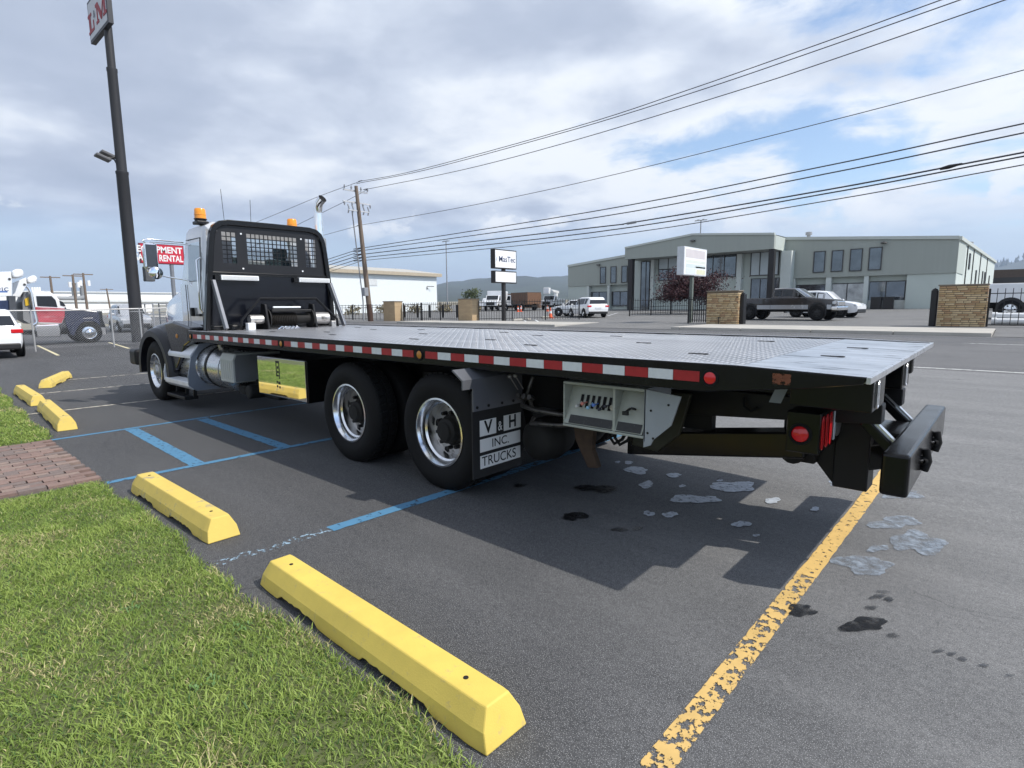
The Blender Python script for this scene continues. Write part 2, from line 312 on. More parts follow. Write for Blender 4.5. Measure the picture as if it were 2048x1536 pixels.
# ------------------------------------------------------------------ painted markings on the lot
def paint(name, col, scale, thr, stretch=(1, 1, 1), soft=0.05, rough=0.75):
    m = mat(name, col, rough, var=0.12, vscale=9, dirt=(tuple(c * 0.6 for c in col), 0.62), dscale=14); return alpha_noise(m, scale, thr, soft, stretch=stretch)
P_BLUE = paint('blue_paint', (0.075, 0.205, 0.335), 16, 0.36, soft=.06); P_BLUEW = paint('worn_blue_paint', (0.09, 0.22, 0.345), 16, 0.43, soft=0.04)
P_BLUEX = paint('faint_blue_paint', (0.30, 0.42, 0.52), 26, 0.54, soft=0.05)
P_YEL = paint('worn_yellow_paint', (0.60, 0.40, 0.14), 24, 0.465, (1.0, 0.75, 1), soft=0.02)
P_YEL2 = paint('yellow_paint', (0.68, 0.45, 0.15), 26, 0.40, (1.0, 0.8, 1), soft=0.02)
P_WHITE = paint('old_white_paint', (0.52, 0.48, 0.40), 8, 0.40, soft=0.12); P_ROADW = paint('road_white_paint', (0.6, 0.6, 0.58), 6, 0.38, soft=0.1)
def strip(name, p0, p1, w, m, z=0.004, parent=lot, jag=0.004, n=40):
    p0, p1 = Vector((p0[0], p0[1], 0)), Vector((p1[0], p1[1], 0)); d = (p1 - p0).normalized(); a = Vector((-d.y, d.x, 0)); mb = MB(); L_ = []; R_ = []
    for i in range(n + 1):
        p = p0.lerp(p1, i / n)
        for s, l in ((1, L_), (-1, R_)):
            q = p + a * s * (w / 2 + random.uniform(-jag, jag)); l.append((q.x, q.y, tz(q.y) + z))
    for i in range(n): mb.quad(L_[i], L_[i + 1], R_[i + 1], R_[i])
    return mb.build(name, m, parent)
strip('blue_line', (-8.90, 1.24), (-8.97, 3.1), .085, P_BLUE); strip('blue_line', (-8.97, 3.1), (-9.0, 6.2), .085, P_BLUEW)
strip('blue_line', (-6.26, 1.26), (-6.25, 4.6), .09, P_BLUE); strip('blue_line', (-3.645, 2.05), (-3.60, 3.3), .11, P_BLUE); strip('blue_line', (-3.60, 3.3), (-3.58, 6), .11, P_BLUEW)
strip('blue_line', (-3.69, 1.27), (-3.645, 2.05), .10, P_BLUEX)
for a, b in (((262, 858), (402, 932)), ((415, 842), (578, 897))):
    A, B = GZ(*a), GZ(*b); A.x = -8.87; B.x = -6.30; strip('hatch_bar', A, B, .15, P_BLUE, z=0.0035)
strip('yellow_line', (-.81, 3.55), (-.80, 6.4), .105, P_YEL2); strip('yellow_line', (-.815, 1.0), (-.81, 3.55), .105, P_YEL, n=90, jag=.002)
for X, y0, y1 in ((-11.42, 1.35, 5.6), (-14.1, 1.6, 5.6), (-16.4, 2.6, 5.8)): strip('stall_line', (X, y0), (X - .05, y1), .075, P_WHITE)
for (a, b) in (((75, 691), (117, 711)), ((218, 685), (258, 697))):
    A, B = GT(*a), GT(*b); strip('stall_line', A, B, .1, mat('cream_paint', (.62, .56, .36), .8))
strip('edge_line', (-60, 15.45), (60, 15.55), .11, P_ROADW, parent=road, n=120, z=.005); strip('lane_dash', (-1.2, 23.3), (0.4, 23.3), .1, P_ROADW, parent=road, z=.005)
# soapy wash-water patches and oil spots
def blob(name, cx, cy, rx, ry, m, z, k=0.28, n=46, seed=None):
    r = random.Random(seed if seed is not None else cx * 7 + cy); ph = [r.uniform(0, 6.28) for _ in range(6)]; pts = []
    c = GZ(cx, cy); ex = GZ(cx + rx, cy) - c; ey = GZ(cx, cy + ry) - c
    for i in range(n):
        t = 2 * math.pi * i / n; q = 1 + k * sum(math.sin(t * (j + 2) + ph[j]) / (j + 1.4) for j in range(6)) + r.uniform(-.05, .05)
        p = c + ex * (q * math.cos(t)) + ey * (q * math.sin(t)); pts.append((p.x, p.y, z + tz(p.y)))
    mb = MB(); mb.v = [(c.x, c.y, z + tz(c.y))] + pts; mb.f = [(0, i + 1, (i + 1) % n + 1) for i in range(n)]
    return mb.build(name, m, lot)
M_FOAM = alpha_noise(mat('wash_foam', (0.42, 0.46, 0.51), 0.55, var=0.25, vscale=20, bump=0.3, bscale=150), 22, 0.30, 0.18, detail=10)
M_FOAM2 = alpha_noise(mat('thin_foam', (0.29, 0.335, 0.39), 0.4, var=0.25, vscale=14), 14, 0.30, 0.42, detail=10)
M_OIL = alpha_noise(mat('oil_stain', (0.012, 0.012, 0.013), 0.35, var=0.3, vscale=10), 18, 0.22, 0.35, detail=9)
M_WET = alpha_noise(mat('damp_asphalt', (0.035, 0.036, 0.038), 0.4, var=0.2, vscale=8), 6, 0.34, 0.3)
for i, (x, y, a, b) in enumerate([(1272, 941, 24, 7), (1293, 970, 14, 7), (1466, 974, 40, 12), (1388, 999, 45, 9), (1347, 951, 16, 4), (1257, 926, 9, 3), (1298, 1028, 11, 5), (1340, 1030, 14, 6), (1483, 1049, 18, 6), (1545, 1002, 15, 6), (1365, 973, 7, 3), (1630, 1019, 9, 4), (1512, 1072, 8, 2), (1235, 925, 6, 2), (1440, 962, 6, 2)]):
    blob('foam_patch', x, y, a, b, M_FOAM, .005 + .0001 * i, k=.22)
for i, (x, y, a, b) in enumerate([(1698, 968, 36, 9), (1805, 993, 34, 9), (1835, 1085, 46, 26), (1790, 1046, 50, 12), (1728, 1130, 52, 20), (1755, 1098, 20, 7)]): blob('foam_patch', x, y, a, b, M_FOAM2, .0052 + .0001 * i, k=.3)
blob('foam_patch', 1868, 1092, 28, 9, M_FOAM2, .0075)
for i, (x, y, a, b) in enumerate([(1150, 1033, 22, 9), (1195, 978, 40, 8), (1728, 1250, 42, 15), (1602, 1222, 30, 11), (1040, 972, 14, 3), (1238, 1060, 14, 4), (1275, 1058, 9, 4), (1188, 930, 12, 3)]):
    blob('oil_stain', x, y, a, b, M_OIL, .0062 + .0001 * i)
for i, (x, y, a, b) in enumerate([(1768, 1185, 12, 3), (1778, 1200, 10, 4), (1742, 1217, 11, 4), (1785, 1273, 12, 4), (1878, 1304, 11, 3), (1905, 1309, 9, 4), (1925, 1320, 8, 4), (1968, 1333, 10, 3), (2020, 1353, 8, 3), (1755, 1195, 14, 4)]):
    blob('damp_spot', x, y, a, b, M_WET, .0070 + .0001 * i)
# ------------------------------------------------------------------ lawn, pavers
M_SOIL = mat('lawn_soil', (0.10, 0.115, 0.045), 0.95, var=0.35, vscale=6, bump=0.6, bscale=40)
def edge1(x): return 1.235 + .03 * math.sin(x * 2.3) + .018 * math.sin(x * 7.1 + 1)
def edge2(x): return 1.30 + .022 * max(0, -9.3 - x) ** 1.15 + .03 * math.sin(x * 3.1)
def lawn(name, x0, x1, ef, n):
    mb = MB()
    for i in range(n):
        a = x0 + (x1 - x0) * i / n; b = x0 + (x1 - x0) * (i + 1) / n
        mb.add([(a, -12, .012), (b, -12, .012), (b, ef(b) - .06, .014), (a, ef(a) - .06, .014), (a, ef(a) + .01, -.01), (b, ef(b) + .01, -.01)], [(0, 1, 2, 3), (3, 2, 5, 4)])
    return tag(mb.build(name, M_SOIL), kind='structure')
lawn('lawn', -6.32, 8, edge1, 120); lawn('lawn', -17.6, -8.86, edge2, 90)
mG = bpy.data.materials.new('grass_blade'); mG.use_nodes = True; N, L, b = nodes_of(mG)
at = N.new('ShaderNodeAttribute'); at.attribute_name = 'col'; L.new(at.outputs[0], b.inputs['Base Color']); b.inputs['Roughness'].default_value = 0.55; b.inputs['Specular IOR Level'].default_value = 0.3
tl = N.new('ShaderNodeBsdfTranslucent'); L.new(at.outputs[0], tl.inputs[0]); mxs = N.new('ShaderNodeMixShader'); mxs.inputs[0].default_value = 0.3
L.new(b.outputs[0], mxs.inputs[1]); L.new(tl.outputs[0], mxs.inputs[2]); L.new(mxs.outputs[0], N['Material Output'].inputs[0])
def vnoise(x, y, seed, sc):                                       # smooth value noise for tufts and dry patches
    g = np.random.default_rng(seed).random((64, 64)); u = (x * sc) % 63; v = (y * sc) % 63; i = u.astype(int); j = v.astype(int); fu = u - i; fv = v - j
    fu = fu * fu * (3 - 2 * fu); fv = fv * fv * (3 - 2 * fv)
    return (g[i, j] * (1 - fu) + g[i + 1, j] * fu) * (1 - fv) + (g[i, j + 1] * (1 - fu) + g[i + 1, j + 1] * fu) * fv
def grass(x, y, hmul, wmul, label):
    n = len(x); th = RNG.random(n) * 2 * np.pi; X, Y = x + 50, y + 50
    tuft = vnoise(X, Y, 3, 3.3); tuft2 = vnoise(X, Y, 4, 9.0); dry = vnoise(X, Y, 5, 2.1) * .55 + vnoise(X, Y, 8, 6.0) * .45
    h = (0.016 + 0.022 * RNG.random(n)) * (0.7 + 0.6 * tuft) * hmul; w = (0.0017 + 0.0016 * RNG.random(n)) * wmul
    le = (0.35 + 1.25 * RNG.random(n)) * h; la = th + RNG.normal(0, 1.2, n)
    cx, sx = np.cos(th) * w, np.sin(th) * w; dx, dy = np.cos(la) * le, np.sin(la) * le; z0 = np.full(n, .008)
    V = np.zeros((n, 5, 3))
    V[:, 0] = np.stack([x - cx, y - sx, z0], 1); V[:, 1] = np.stack([x + cx, y + sx, z0], 1)
    V[:, 2] = np.stack([x + cx * .85 + dx * .35, y + sx * .85 + dy * .35, z0 + h * .62], 1); V[:, 3] = np.stack([x - cx * .85 + dx * .35, y - sx * .85 + dy * .35, z0 + h * .62], 1)
    V[:, 4] = np.stack([x + dx, y + dy, z0 + h], 1)
    base = np.arange(n)[:, None] * 5
    li = np.concatenate([base + np.array([0, 1, 2, 3]), base + np.array([3, 2, 4])], 1).astype(np.int32)
    me = bpy.data.meshes.new('grass'); me.vertices.add(n * 5); me.vertices.foreach_set('co', V.ravel())
    me.loops.add(n * 7); me.loops.foreach_set('vertex_index', li.ravel())
    me.polygons.add(n * 2); ls = (np.arange(n)[:, None] * 7 + np.array([0, 4])).ravel().astype(np.int32); me.polygons.foreach_set('loop_start', ls)
    me.update(calc_edges=True)
    g0 = np.array([0.15, 0.235, 0.045]); g1 = np.array([0.40, 0.50, 0.13]); st = np.array([0.58, 0.52, 0.27]); dk = np.array([0.08, 0.16, 0.05])
    t = np.clip(0.15 + 0.75 * tuft2 * RNG.random(n) + .5 * (tuft - .5) + .1, 0, 1)[:, None]; c = g0 * (1 - t) + g1 * t
    ds = ((RNG.random(n) < np.clip((dry - .50) * 1.6, 0.025, .7)))[:, None]; c = np.where(ds, st * (0.6 + .6 * RNG.random(n))[:, None], c)
    bl = ((RNG.random(n) < .08))[:, None]; c = np.where(bl, dk, c)
    cc = np.ones((n, 5, 4)); cc[:, :, :3] = c[:, None, :]
    a = me.attributes.new('col', 'FLOAT_COLOR', 'POINT'); a.data.foreach_set('color', cc.ravel())
    me.materials.append(mG); o = bpy.data.objects.new('grass', me); COL.objects.link(o); tag(o, label, 'grass', kind='stuff'); return o
def scatter(x0, x1, y0, dens, ef):
    n = int((x1 - x0) * (ef((x0 + x1) / 2) + .05 - y0) * dens); x = RNG.uniform(x0, x1, n); y = RNG.uniform(y0, 1.9, n)
    n2 = int((x1 - x0) * (1.9 - y0) * dens); x = RNG.uniform(x0, x1, n2); y = RNG.uniform(y0, 1.9, n2); e = np.array([ef(v) for v in x]) + RNG.normal(0, .014, n2)
    k = y < e; return x[k], y[k]
xa, ya = scatter(-6.3, -0.6, -1.2, 11500, edge1); kk = (ya > -0.55 + (xa + 2.2) * -0.28 - .9)
xb, yb = scatter(-6.3, 3.0, -4.0, 900, edge1)
grass(np.concatenate([xa[kk], xb]), np.concatenate([ya[kk], yb]), 1.0, 1.0, 'short mown green lawn in front of the yellow kerb stops')
xa, ya = scatter(-17.6, -8.9, -1.2, 3600, edge2); grass(xa, ya, 1.15, 2.0, 'short green lawn beyond the brick paver path')
# broad-leaved weeds in the lawn
M_WEED = mat('weed_leaf', (0.10, 0.19, 0.05), 0.6, var=0.3, vscale=20)
for i, (px_, py_) in enumerate([(262, 1225), (485, 1262), (410, 1380)]):
    c = GZ(px_, py_); mb = MB(); r = random.Random(i)
    for k in range(16):
        a = r.uniform(0, 6.28); l = r.uniform(.02, .045); w = l * .28; q = c + Vector((r.uniform(-.05, .05), r.uniform(-.05, .05), .02)); d = Vector((math.cos(a), math.sin(a), 0)); s = Vector((-d.y, d.x, 0)); up = Vector((0, 0, 1))
        mb.add([q, q + d * l * .5 + s * w / 2 + up * .022, q + d * l + up * .012, q + d * l * .5 - s * w / 2 + up * .022], [(0, 1, 2, 3)])
    if i == 1: pass
    tag(mb.build('weed', M_WEED, org=(c.x, c.y, 0)), ['spreading broad-leaved weed deep in the mown lawn, away from the stops', 'small weed rosette in the lawn beside the long yellow wheel stop', 'leafy weed clump in the lawn amid drier straw-coloured grass'][i], 'weed', 'weeds in the lawn')
# brick paver path
path = sheet('paver_path', [-8.84, -6.34], [-12, 1.25], mat('paver_sand', (0.10, 0.085, 0.07), 0.95, var=.3, vscale=12), 0.006)
pv = []
for i, c in enumerate([(0.20, 0.135, 0.115), (0.235, 0.16, 0.135), (0.18, 0.14, 0.125), (0.25, 0.185, 0.155)]):
    mb = MB(); mb.box(-.048, .048, -.098, .098, 0, .05); me = mb.data('paver'); me.materials.append(mat('paver_%d' % i, c, 0.9, var=0.2, vscale=14, bump=0.4, bscale=70, dirt=((0.10, 0.09, 0.085), 0.58), dscale=8)); pv.append(me)
row = 0; x = -8.75
while x < -6.38:
    y = 1.16 - (0.1 if row % 2 else 0.0)
    while y > -.7:
        piece('paver', random.choice(pv), path, (x + random.uniform(-.004, .004), y + random.uniform(-.004, .004), -.022 + random.uniform(-.005, .005)), random.uniform(-.02, .02)); y -= .204
    x += .1035; row += 1
# ------------------------------------------------------------------ concrete wheel stops
M_STOP = mat('stop_yellow_paint', (0.68, 0.51, 0.105), 0.62, var=0.10, vscale=5, bump=0.10, bscale=160, dirt=((0.47, 0.36, 0.17), 0.585), dscale=13)
M_STOPW = mat('worn_stop_paint', (0.66, 0.49, 0.115), 0.7, var=0.1, vscale=5, bump=0.18, bscale=120, dirt=((0.33, 0.29, 0.21), 0.555), dscale=9)
def wheel_stop(A, B, m, label, H=.150, w=.235, notches=((.13, .36), (.56, .84))):
    A, B = Vector(A), Vector(B); L_ = (B - A).length; d = (B - A).normalized(); s = Vector((-d.y, d.x, 0)); rings = []; n = 64; r = random.Random(int(A.x * 100))
    for i in range(n + 1):
        t = i / n; zb = 0.0; e = min(t, 1 - t) * L_
        if 0 < i < n and e < .07: continue
        for a, b_ in notches:
            if a < t < b_: zb = .030 * min(1, min(t - a, b_ - t) / .02) * (0.8 + .4 * r.random())
        zb += r.uniform(0, .006)
        prof = [(-w / 2, zb), (-w / 2 + .012, H * .5), (-w * .27, H), (w * .27, H), (w / 2 - .012, H * .5), (w / 2, zb)]
        sg = 1 if i == 0 else -1 if i == n else 0
        rings.append([A + d * (t * L_ + sg * z / H * .05) + s * (p * (1 - .06 * abs(sg))) + Vector((0, 0, z)) for p, z in prof])
    mb = MB(); mb.loft(rings); o = thing('wheel_stop', label, 'wheel stop', (A + B) / 2, world=True, group='yellow wheel stops along the lawn')
    body = mb.build('body', m, o, bevel=.006)
    for t in (.1, .88):
        c = A.lerp(B, t) + Vector((0, 0, H - .008)); h = MB(); h.cyl(c, c + Vector((0, 0, .0105)), .011, n=10); h.build('pin_hole', mat('pin_hole_dark', (.015, .013, .012), .9), o)
    return o
wheel_stop((-3.2, 1.44, 0), (-1.29, 1.405, 0), M_STOP, 'long clean yellow wheel stop with two pin holes beside the worn yellow line')
wheel_stop((-5.79, 1.445, 0), (-4.04, 1.46, 0), M_STOPW, 'yellow wheel stop with chipped paint between two blue lines', H=.16)
wheel_stop((-11.75, 1.66, 0), (-9.46, 1.54, 0), M_STOPW, 'chipped yellow wheel stop with a broken end at the paver path corner', H=.17)
wheel_stop((-14.5, 1.70, 0), (-12.33, 1.66, 0), M_STOPW, 'yellow wheel stop lying half on the grass between two white stall lines', H=.17)
wheel_stop((-16.9, 2.85, 0), (-15.0, 2.15, 0), M_STOPW, 'pale worn yellow wheel stop turned askew at the end of the lawn', H=.17)
# ================================================================== the flatbed truck
M_BLK = mat('black_gloss_paint', (0.005, 0.005, 0.006), 0.2, var=0.2, vscale=4, coat=0.0, spec=0.4, dirt=((0.02, 0.02, 0.021), 0.68), dscale=6, rvar=0.1)
M_BLK2 = mat('black_satin_steel', (0.007, 0.007, 0.008), 0.42, var=0.3, vscale=6, spec=0.35, dirt=((0.02, 0.019, 0.018), 0.64), dscale=5)
M_BLKP = mat('scuffed_black_panel', (0.005, 0.006, 0.010), 0.16, var=0.25, vscale=5, spec=0.45, dirt=((0.06, 0.065, 0.075), 0.71), dscale=7, stretch=(1, 1, 2.5), rvar=.06)
M_UND = mat('grimy_underbody', (0.008, 0.0075, 0.007), 0.75, var=0.35, vscale=7, bump=0.3, bscale=30)
M_RUB = mat('tyre_rubber', (0.009, 0.009, 0.0095), 0.72, var=0.25, vscale=12, bump=0.15, bscale=60, spec=0.22)
M_ALU = mat('polished_aluminium', (0.80, 0.81, 0.83), 0.2, metal=1.0, var=0.08, vscale=9, dirt=((0.30, 0.29, 0.28), 0.64), dscale=7, rvar=0.1)
M_ALUD = mat('dirty_aluminium', (0.42, 0.41, 0.40), 0.42, metal=0.7, var=0.25, vscale=10, dirt=((0.12, 0.11, 0.10), 0.56), dscale=9)
M_CHR = mat('chrome', (0.88, 0.88, 0.89), 0.06, metal=1.0, var=0.03, rvar=0.03)
M_MIR = mat('mirror_steel', (0.85, 0.85, 0.84), 0.035, metal=1.0, var=0.02, rvar=0.01, bump=0.02, bscale=3)
M_SIL = mat('silver_cab_paint', (0.62, 0.63, 0.65), 0.14, metal=0.45, var=0.05, coat=1.0)
M_SILM = mat('silver_step_panel', (0.72, 0.73, 0.76), 0.4, metal=0.3, var=0.1, vscale=5, dirt=((0.36, 0.36, 0.37), 0.6), dscale=4)
M_GRYP = mat('blue_grey_panel', (0.22, 0.245, 0.29), 0.4, metal=0.3, var=0.1, vscale=5)
M_STN = mat('brushed_tank', (0.62, 0.62, 0.62), 0.28, metal=0.9, var=0.12, vscale=6, stretch=(1, 8, 8))
M_NAVY = mat('dark_fender_paint', (0.006, 0.007, 0.012), 0.16, var=0.25, vscale=4, coat=0.3)
M_FLARE = mat('fender_flare_rubber', (0.010, 0.010, 0.013), 0.42, var=0.2)
M_AMB = mat('amber_lens', (0.85, 0.30, 0.015), 0.15, var=0.1, coat=0.5); M_AMBD = mat('amber_marker', (0.48, 0.20, 0.03), 0.25, var=0.1)
M_RED = mat('red_lens', (0.62, 0.012, 0.018), 0.18, var=0.1, coat=0.6); M_REDT = mat('red_tape', (0.34, 0.018, 0.022), 0.35, var=0.12, vscale=18)
M_WHT = mat('white_tape', (0.62, 0.65, 0.66), 0.35, var=0.07, vscale=30); M_WPL = mat('white_plastic', (0.75, 0.77, 0.78), 0.35, var=0.05)
M_LED = mat('led_panel_lens', (0.55, 0.56, 0.56), 0.3, var=0.12, vscale=40)
M_BOXG = mat('grey_beige_cover', (0.42, 0.43, 0.40), 0.5, var=0.08); M_BOXD = mat('dark_grey_cover', (0.16, 0.165, 0.17), 0.5, var=0.1)
M_PANEL = mat('control_panel_metal', (0.34, 0.36, 0.32), 0.5, metal=0.1, var=0.12, vscale=9, dirt=((0.22, 0.21, 0.17), 0.62), dscale=8); M_PANS = mat('grey_side_panel', (0.30, 0.33, 0.36), 0.45, metal=0.1, var=0.08)
M_GLS = mat('cab_glass', (0.10, 0.16, 0.17), 0.04, var=0.0, rvar=0, alpha=0.35); M_GLD = mat('dark_glass', (0.012, 0.014, 0.016), 0.05, var=0.1, rvar=0.02)
M_EDGE = mat('bare_steel_edge', (0.62, 0.63, 0.65), 0.3, metal=0.8, var=0.2, vscale=20, dirt=((0.1, 0.1, 0.1), 0.62), dscale=12)
M_TXT = mat('black_lettering', (0.012, 0.012, 0.013), 0.6, var=0.05); M_WTX = mat('white_lettering', (0.75, 0.75, 0.74), 0.6, var=0.05)
# tread plate: raised bars in a criss-cross pattern, the sheen of their tops brightened in the colour
def tread_plate():
    m = bpy.data.materials.new('tread_plate_deck'); m.use_nodes = True; N, L, b = nodes_of(m); co = N.new('ShaderNodeTexCoord')
    def M_(op, x, y=None):
        n = N.new('ShaderNodeMath'); n.operation = op
        for i, q in enumerate((x, y)):
            if q is None: continue
            if isinstance(q, (int, float)): n.inputs[i].default_value = q
            else: L.new(q, n.inputs[i])
        return n.outputs[0]
    sp = N.new('ShaderNodeSeparateXYZ'); L.new(co.outputs['Object'], sp.inputs[0]); S_ = 22.0
    px_, py_ = M_('MULTIPLY', sp.outputs[0], S_), M_('MULTIPLY', sp.outputs[1], S_)
    par = M_('SUBTRACT', M_('MULTIPLY', M_('FLOORED_MODULO', M_('ADD', M_('FLOOR', px_), M_('FLOOR', py_)), 2.0), 2.0), 1.0)
    fx, fy = M_('SUBTRACT', M_('FRACT', px_), 0.5), M_('MULTIPLY', M_('SUBTRACT', M_('FRACT', py_), 0.5), par)
    u_, v_ = M_('DIVIDE', M_('ADD', fx, fy), 0.80), M_('DIVIDE', M_('SUBTRACT', fx, fy), 0.30)
    rr_ = M_('ADD', M_('MULTIPLY', u_, u_), M_('MULTIPLY', v_, v_)); mx = N.new('ShaderNodeMapRange'); mx.inputs[1].default_value = 1.05; mx.inputs[2].default_value = 0.55; L.new(rr_, mx.inputs[0])
    n1 = N.new('ShaderNodeTexNoise'); n1.inputs['Scale'].default_value = 1.3; n1.inputs['Detail'].default_value = 9; n1.inputs['Roughness'].default_value = .68
    mp2 = N.new('ShaderNodeMapping'); mp2.inputs['Scale'].default_value = (0.5, 3.0, 1); L.new(co.outputs['Object'], mp2.inputs[0]); L.new(mp2.outputs[0], n1.inputs['Vector'])
    r1 = N.new('ShaderNodeValToRGB'); r1.color_ramp.elements[0].position = .34; r1.color_ramp.elements[1].position = .68; r1.color_ramp.elements[0].color = (.13, .132, .142, 1); r1.color_ramp.elements[1].color = (.40, .405, .42, 1); L.new(n1.outputs[0], r1.inputs[0])
    mc = N.new('ShaderNodeMix'); mc.data_type = 'RGBA'; L.new(mx.outputs[0], mc.inputs[0]); L.new(r1.outputs[0], mc.inputs[6]); mc.inputs[7].default_value = (.78, .78, .80, 1); L.new(mc.outputs[2], b.inputs['Base Color'])
    b.inputs['Metallic'].default_value = 0.65; rr = N.new('ShaderNodeMapRange'); rr.inputs[3].default_value = .24; rr.inputs[4].default_value = .42; L.new(n1.outputs[0], rr.inputs[0]); L.new(rr.outputs[0], b.inputs['Roughness'])
    bp = N.new('ShaderNodeBump'); bp.inputs['Strength'].default_value = 1.0; bp.inputs['Distance'].default_value = .006; L.new(mx.outputs[0], bp.inputs['Height']); L.new(bp.outputs[0], b.inputs['Normal'])
    return m
M_TREAD = tread_plate()
M_TAIL = mat('worn_bare_tail_plate', (0.50, 0.53, 0.57), 0.34, metal=0.6, var=0.3, vscale=4, stretch=(.5, 2.2, 1), dirt=((0.07, 0.075, 0.085), 0.535), dscale=6, rvar=.15)
TR = thing('flatbed_truck', 'silver cab rollback flatbed truck with long black steel deck, red and white tape', 'truck', (-5.5, 4.42, 0), world=True)
roll = lambda v: Vector((v[0], v[1], v[2] + (v[1] - 3.1) * .0105))
def RB(): return MB(roll)
def grp(name, parent):
    o = bpy.data.objects.new(name, None); COL.objects.link(o); o.parent = parent; o.empty_display_size = .1; OFF[o.name] = OFF[parent.name]; return o
Y0, Y1 = 3.1, 5.75
# ---- deck
d = RB(); d.box(-9.40, -1.12, Y0 + .045, Y1 - .045, 1.255, 1.281); deck = d.build('deck', M_TREAD, TR)
d = RB(); d.add([(-1.12, Y0 + .03, 1.255), (-1.12, Y1 - .03, 1.255), (-.5, Y1 - .03, 1.238), (-.5, Y0 + .03, 1.238), (-1.12, Y0 + .03, 1.283), (-1.12, Y1 - .03, 1.283), (-.5, Y1 - .03, 1.268), (-.5, Y0 + .03, 1.268)], [(0, 1, 2, 3), (4, 7, 6, 5), (0, 4, 5, 1), (1, 5, 6, 2), (2, 6, 7, 3), (3, 7, 4, 0)])
tailp = d.build('tail_plate', M_TAIL, deck)
d = RB(); d.bar((-.497, Y0, 1.256), (-.497, Y1, 1.256), .02, .034); d.build('tail_edge', M_EDGE, deck, bevel=.003)
for ya, yb in ((Y0, Y0 + .045), (Y1 - .045, Y1)):
    prof = [(-9.40, 1.135), (-1.32, 1.127), (-1.05, 1.158), (-.76, 1.195), (-.52, 1.236), (-.5, 1.272), (-1.12, 1.291), (-9.40, 1.293)]
    d = RB(); d.prism(prof, 'y', ya, yb); sr = d.build('side_rail', M_BLK, deck, bevel=.006)
    d = RB(); d.add([(-9.40, ya + .004, 1.2935), (-1.12, ya + .004, 1.2915), (-.5, ya + .004, 1.2725), (-.5, yb, 1.2725), (-1.12, yb, 1.2915), (-9.4, yb, 1.2935)], [(0, 1, 4, 5), (1, 2, 3, 4)])
    d.build('rail_top', M_EDGE, deck)
d = RB(); d.box(-9.42, -9.40, Y0, Y1, 1.13, 1.30); d.build('front_rail', M_BLK, deck)
# conspicuity tape, 15 or 17 alternating pieces between the marker lamps
seg_mesh = {}
for a, b, n in ((-9.16, -6.47, 17), (-6.31, -3.93, 15), (-3.77, -1.325, 15)):
    l = (b - a) / n
    for i in range(n):
        mb = RB(); mb.box(a + i * l + .0015, a + (i + 1) * l - .0015, Y0 - .0035, Y0 + .002, 1.183, 1.243)
        mb.build('red_tape' if i % 2 == 0 else 'white_tape', M_REDT if i % 2 == 0 else M_WHT, deck)
for x, rr, mm in ((-9.27, .032, M_AMBD), (-6.39, .034, M_AMBD), (-3.85, .036, M_AMBD), (-1.265, .036, M_RED)):
    mb = RB(); mb.lathe([(0, -.012), (rr * .6, -.012), (rr * .95, -.006), (rr, .002)], (x, Y0, 1.210), n=24); ml = mb.build('marker_lamp', mm, deck, smooth=40)
    mb = RB(); mb.lathe([(rr, -.008), (rr * 1.35, -.008), (rr * 1.42, .001)], (x, Y0, 1.210), n=24); mb.build('lamp_grommet', M_RUB, deck, smooth=40)
d = RB(); d.box(-.93, -.84, Y0 - .002, Y0 + .002, 1.205, 1.262)
alpha_noise(mat('rust', (.17, .06, .03), .85, var=.4, vscale=20), 30, .42, .1); d.build('rust_patch', MATS['rust'], deck)
# tie-down key slots: flat dark plates painted as the shade inside the holes
ks = MB(); ks.box(-.075, .035, -.012, .012, 0, .003); ks.cyl((.04, 0, 0), (.04, 0, .003), .024, n=12); ksm = ks.data('key_slot'); ksm.materials.append(mat('flat_hole_dark', (.006, .006, .007), .9))
OFFT = Vector(OFF[TR.name])
for y in (3.72, 4.05, 4.42, 4.8, 5.12):
    for x in (-7.9, -6.3, -4.7, -3.1, -1.6) if y in (3.72, 5.12) else (-2.4, -5.4) if y == 4.42 else (-3.9, -7.0, -.85):
        piece('key_slot', ksm, deck, (x - OFFT.x, y - OFFT.y, (1.283 if x < -1.1 else 1.2785) + (y - 3.1) * .0105 - OFFT.z))
ks2 = MB(); ks2.box(-.09, .09, -.012, .012, 0, .003); ks2m = ks2.data('edge_slot'); ks2m.materials.append(MATS['flat_hole_dark'])
for i in range(11):
    x = -8.6 + i * .72
    for y in (Y0 + .07, Y1 - .075): piece('edge_slot', ks2m, deck, (x - OFFT.x, y - OFFT.y, 1.2825 + (y - 3.1) * .0105))
# deck cross members and runners below
for i in range(22):
    x = -9.2 + i * .385; mb = RB(); mb.box(x, x + .05, Y0 + .05, Y1 - .05, 1.175, 1.254); mb.build('cross_member', M_UND, deck)
for y in (3.95, 4.78):
    mb = RB(); mb.box(-9.35, -.62, y, y + .09, 1.02, 1.174); mb.build('deck_runner', M_BLK2, deck, bevel=.004)
for ya, yb in ((3.50, 3.86), (4.55, 4.86)):                       # tail end pockets
    mb = RB(); mb.box(-.95, -.535, ya, yb, 1.03, 1.214); tp = mb.build('tail_pocket', M_BLK, deck, bevel=.008)
    mb = RB(); c = ya + .10; mb.tube([(-.528, c - .018, 1.06), (-.528, c - .018, 1.18), (-.528, c, 1.195), (-.528, c + .018, 1.18), (-.528, c + .018, 1.06), (-.528, c, 1.046), (-.528, c - .018, 1.06)], .005, 6); mb.build('pocket_slot', M_EDGE, deck)
mb = RB(); mb.box(-.60, -.52, 4.86, 4.95, 1.10, 1.23); mb.build('tail_roller', M_BLK, deck, bevel=.02)
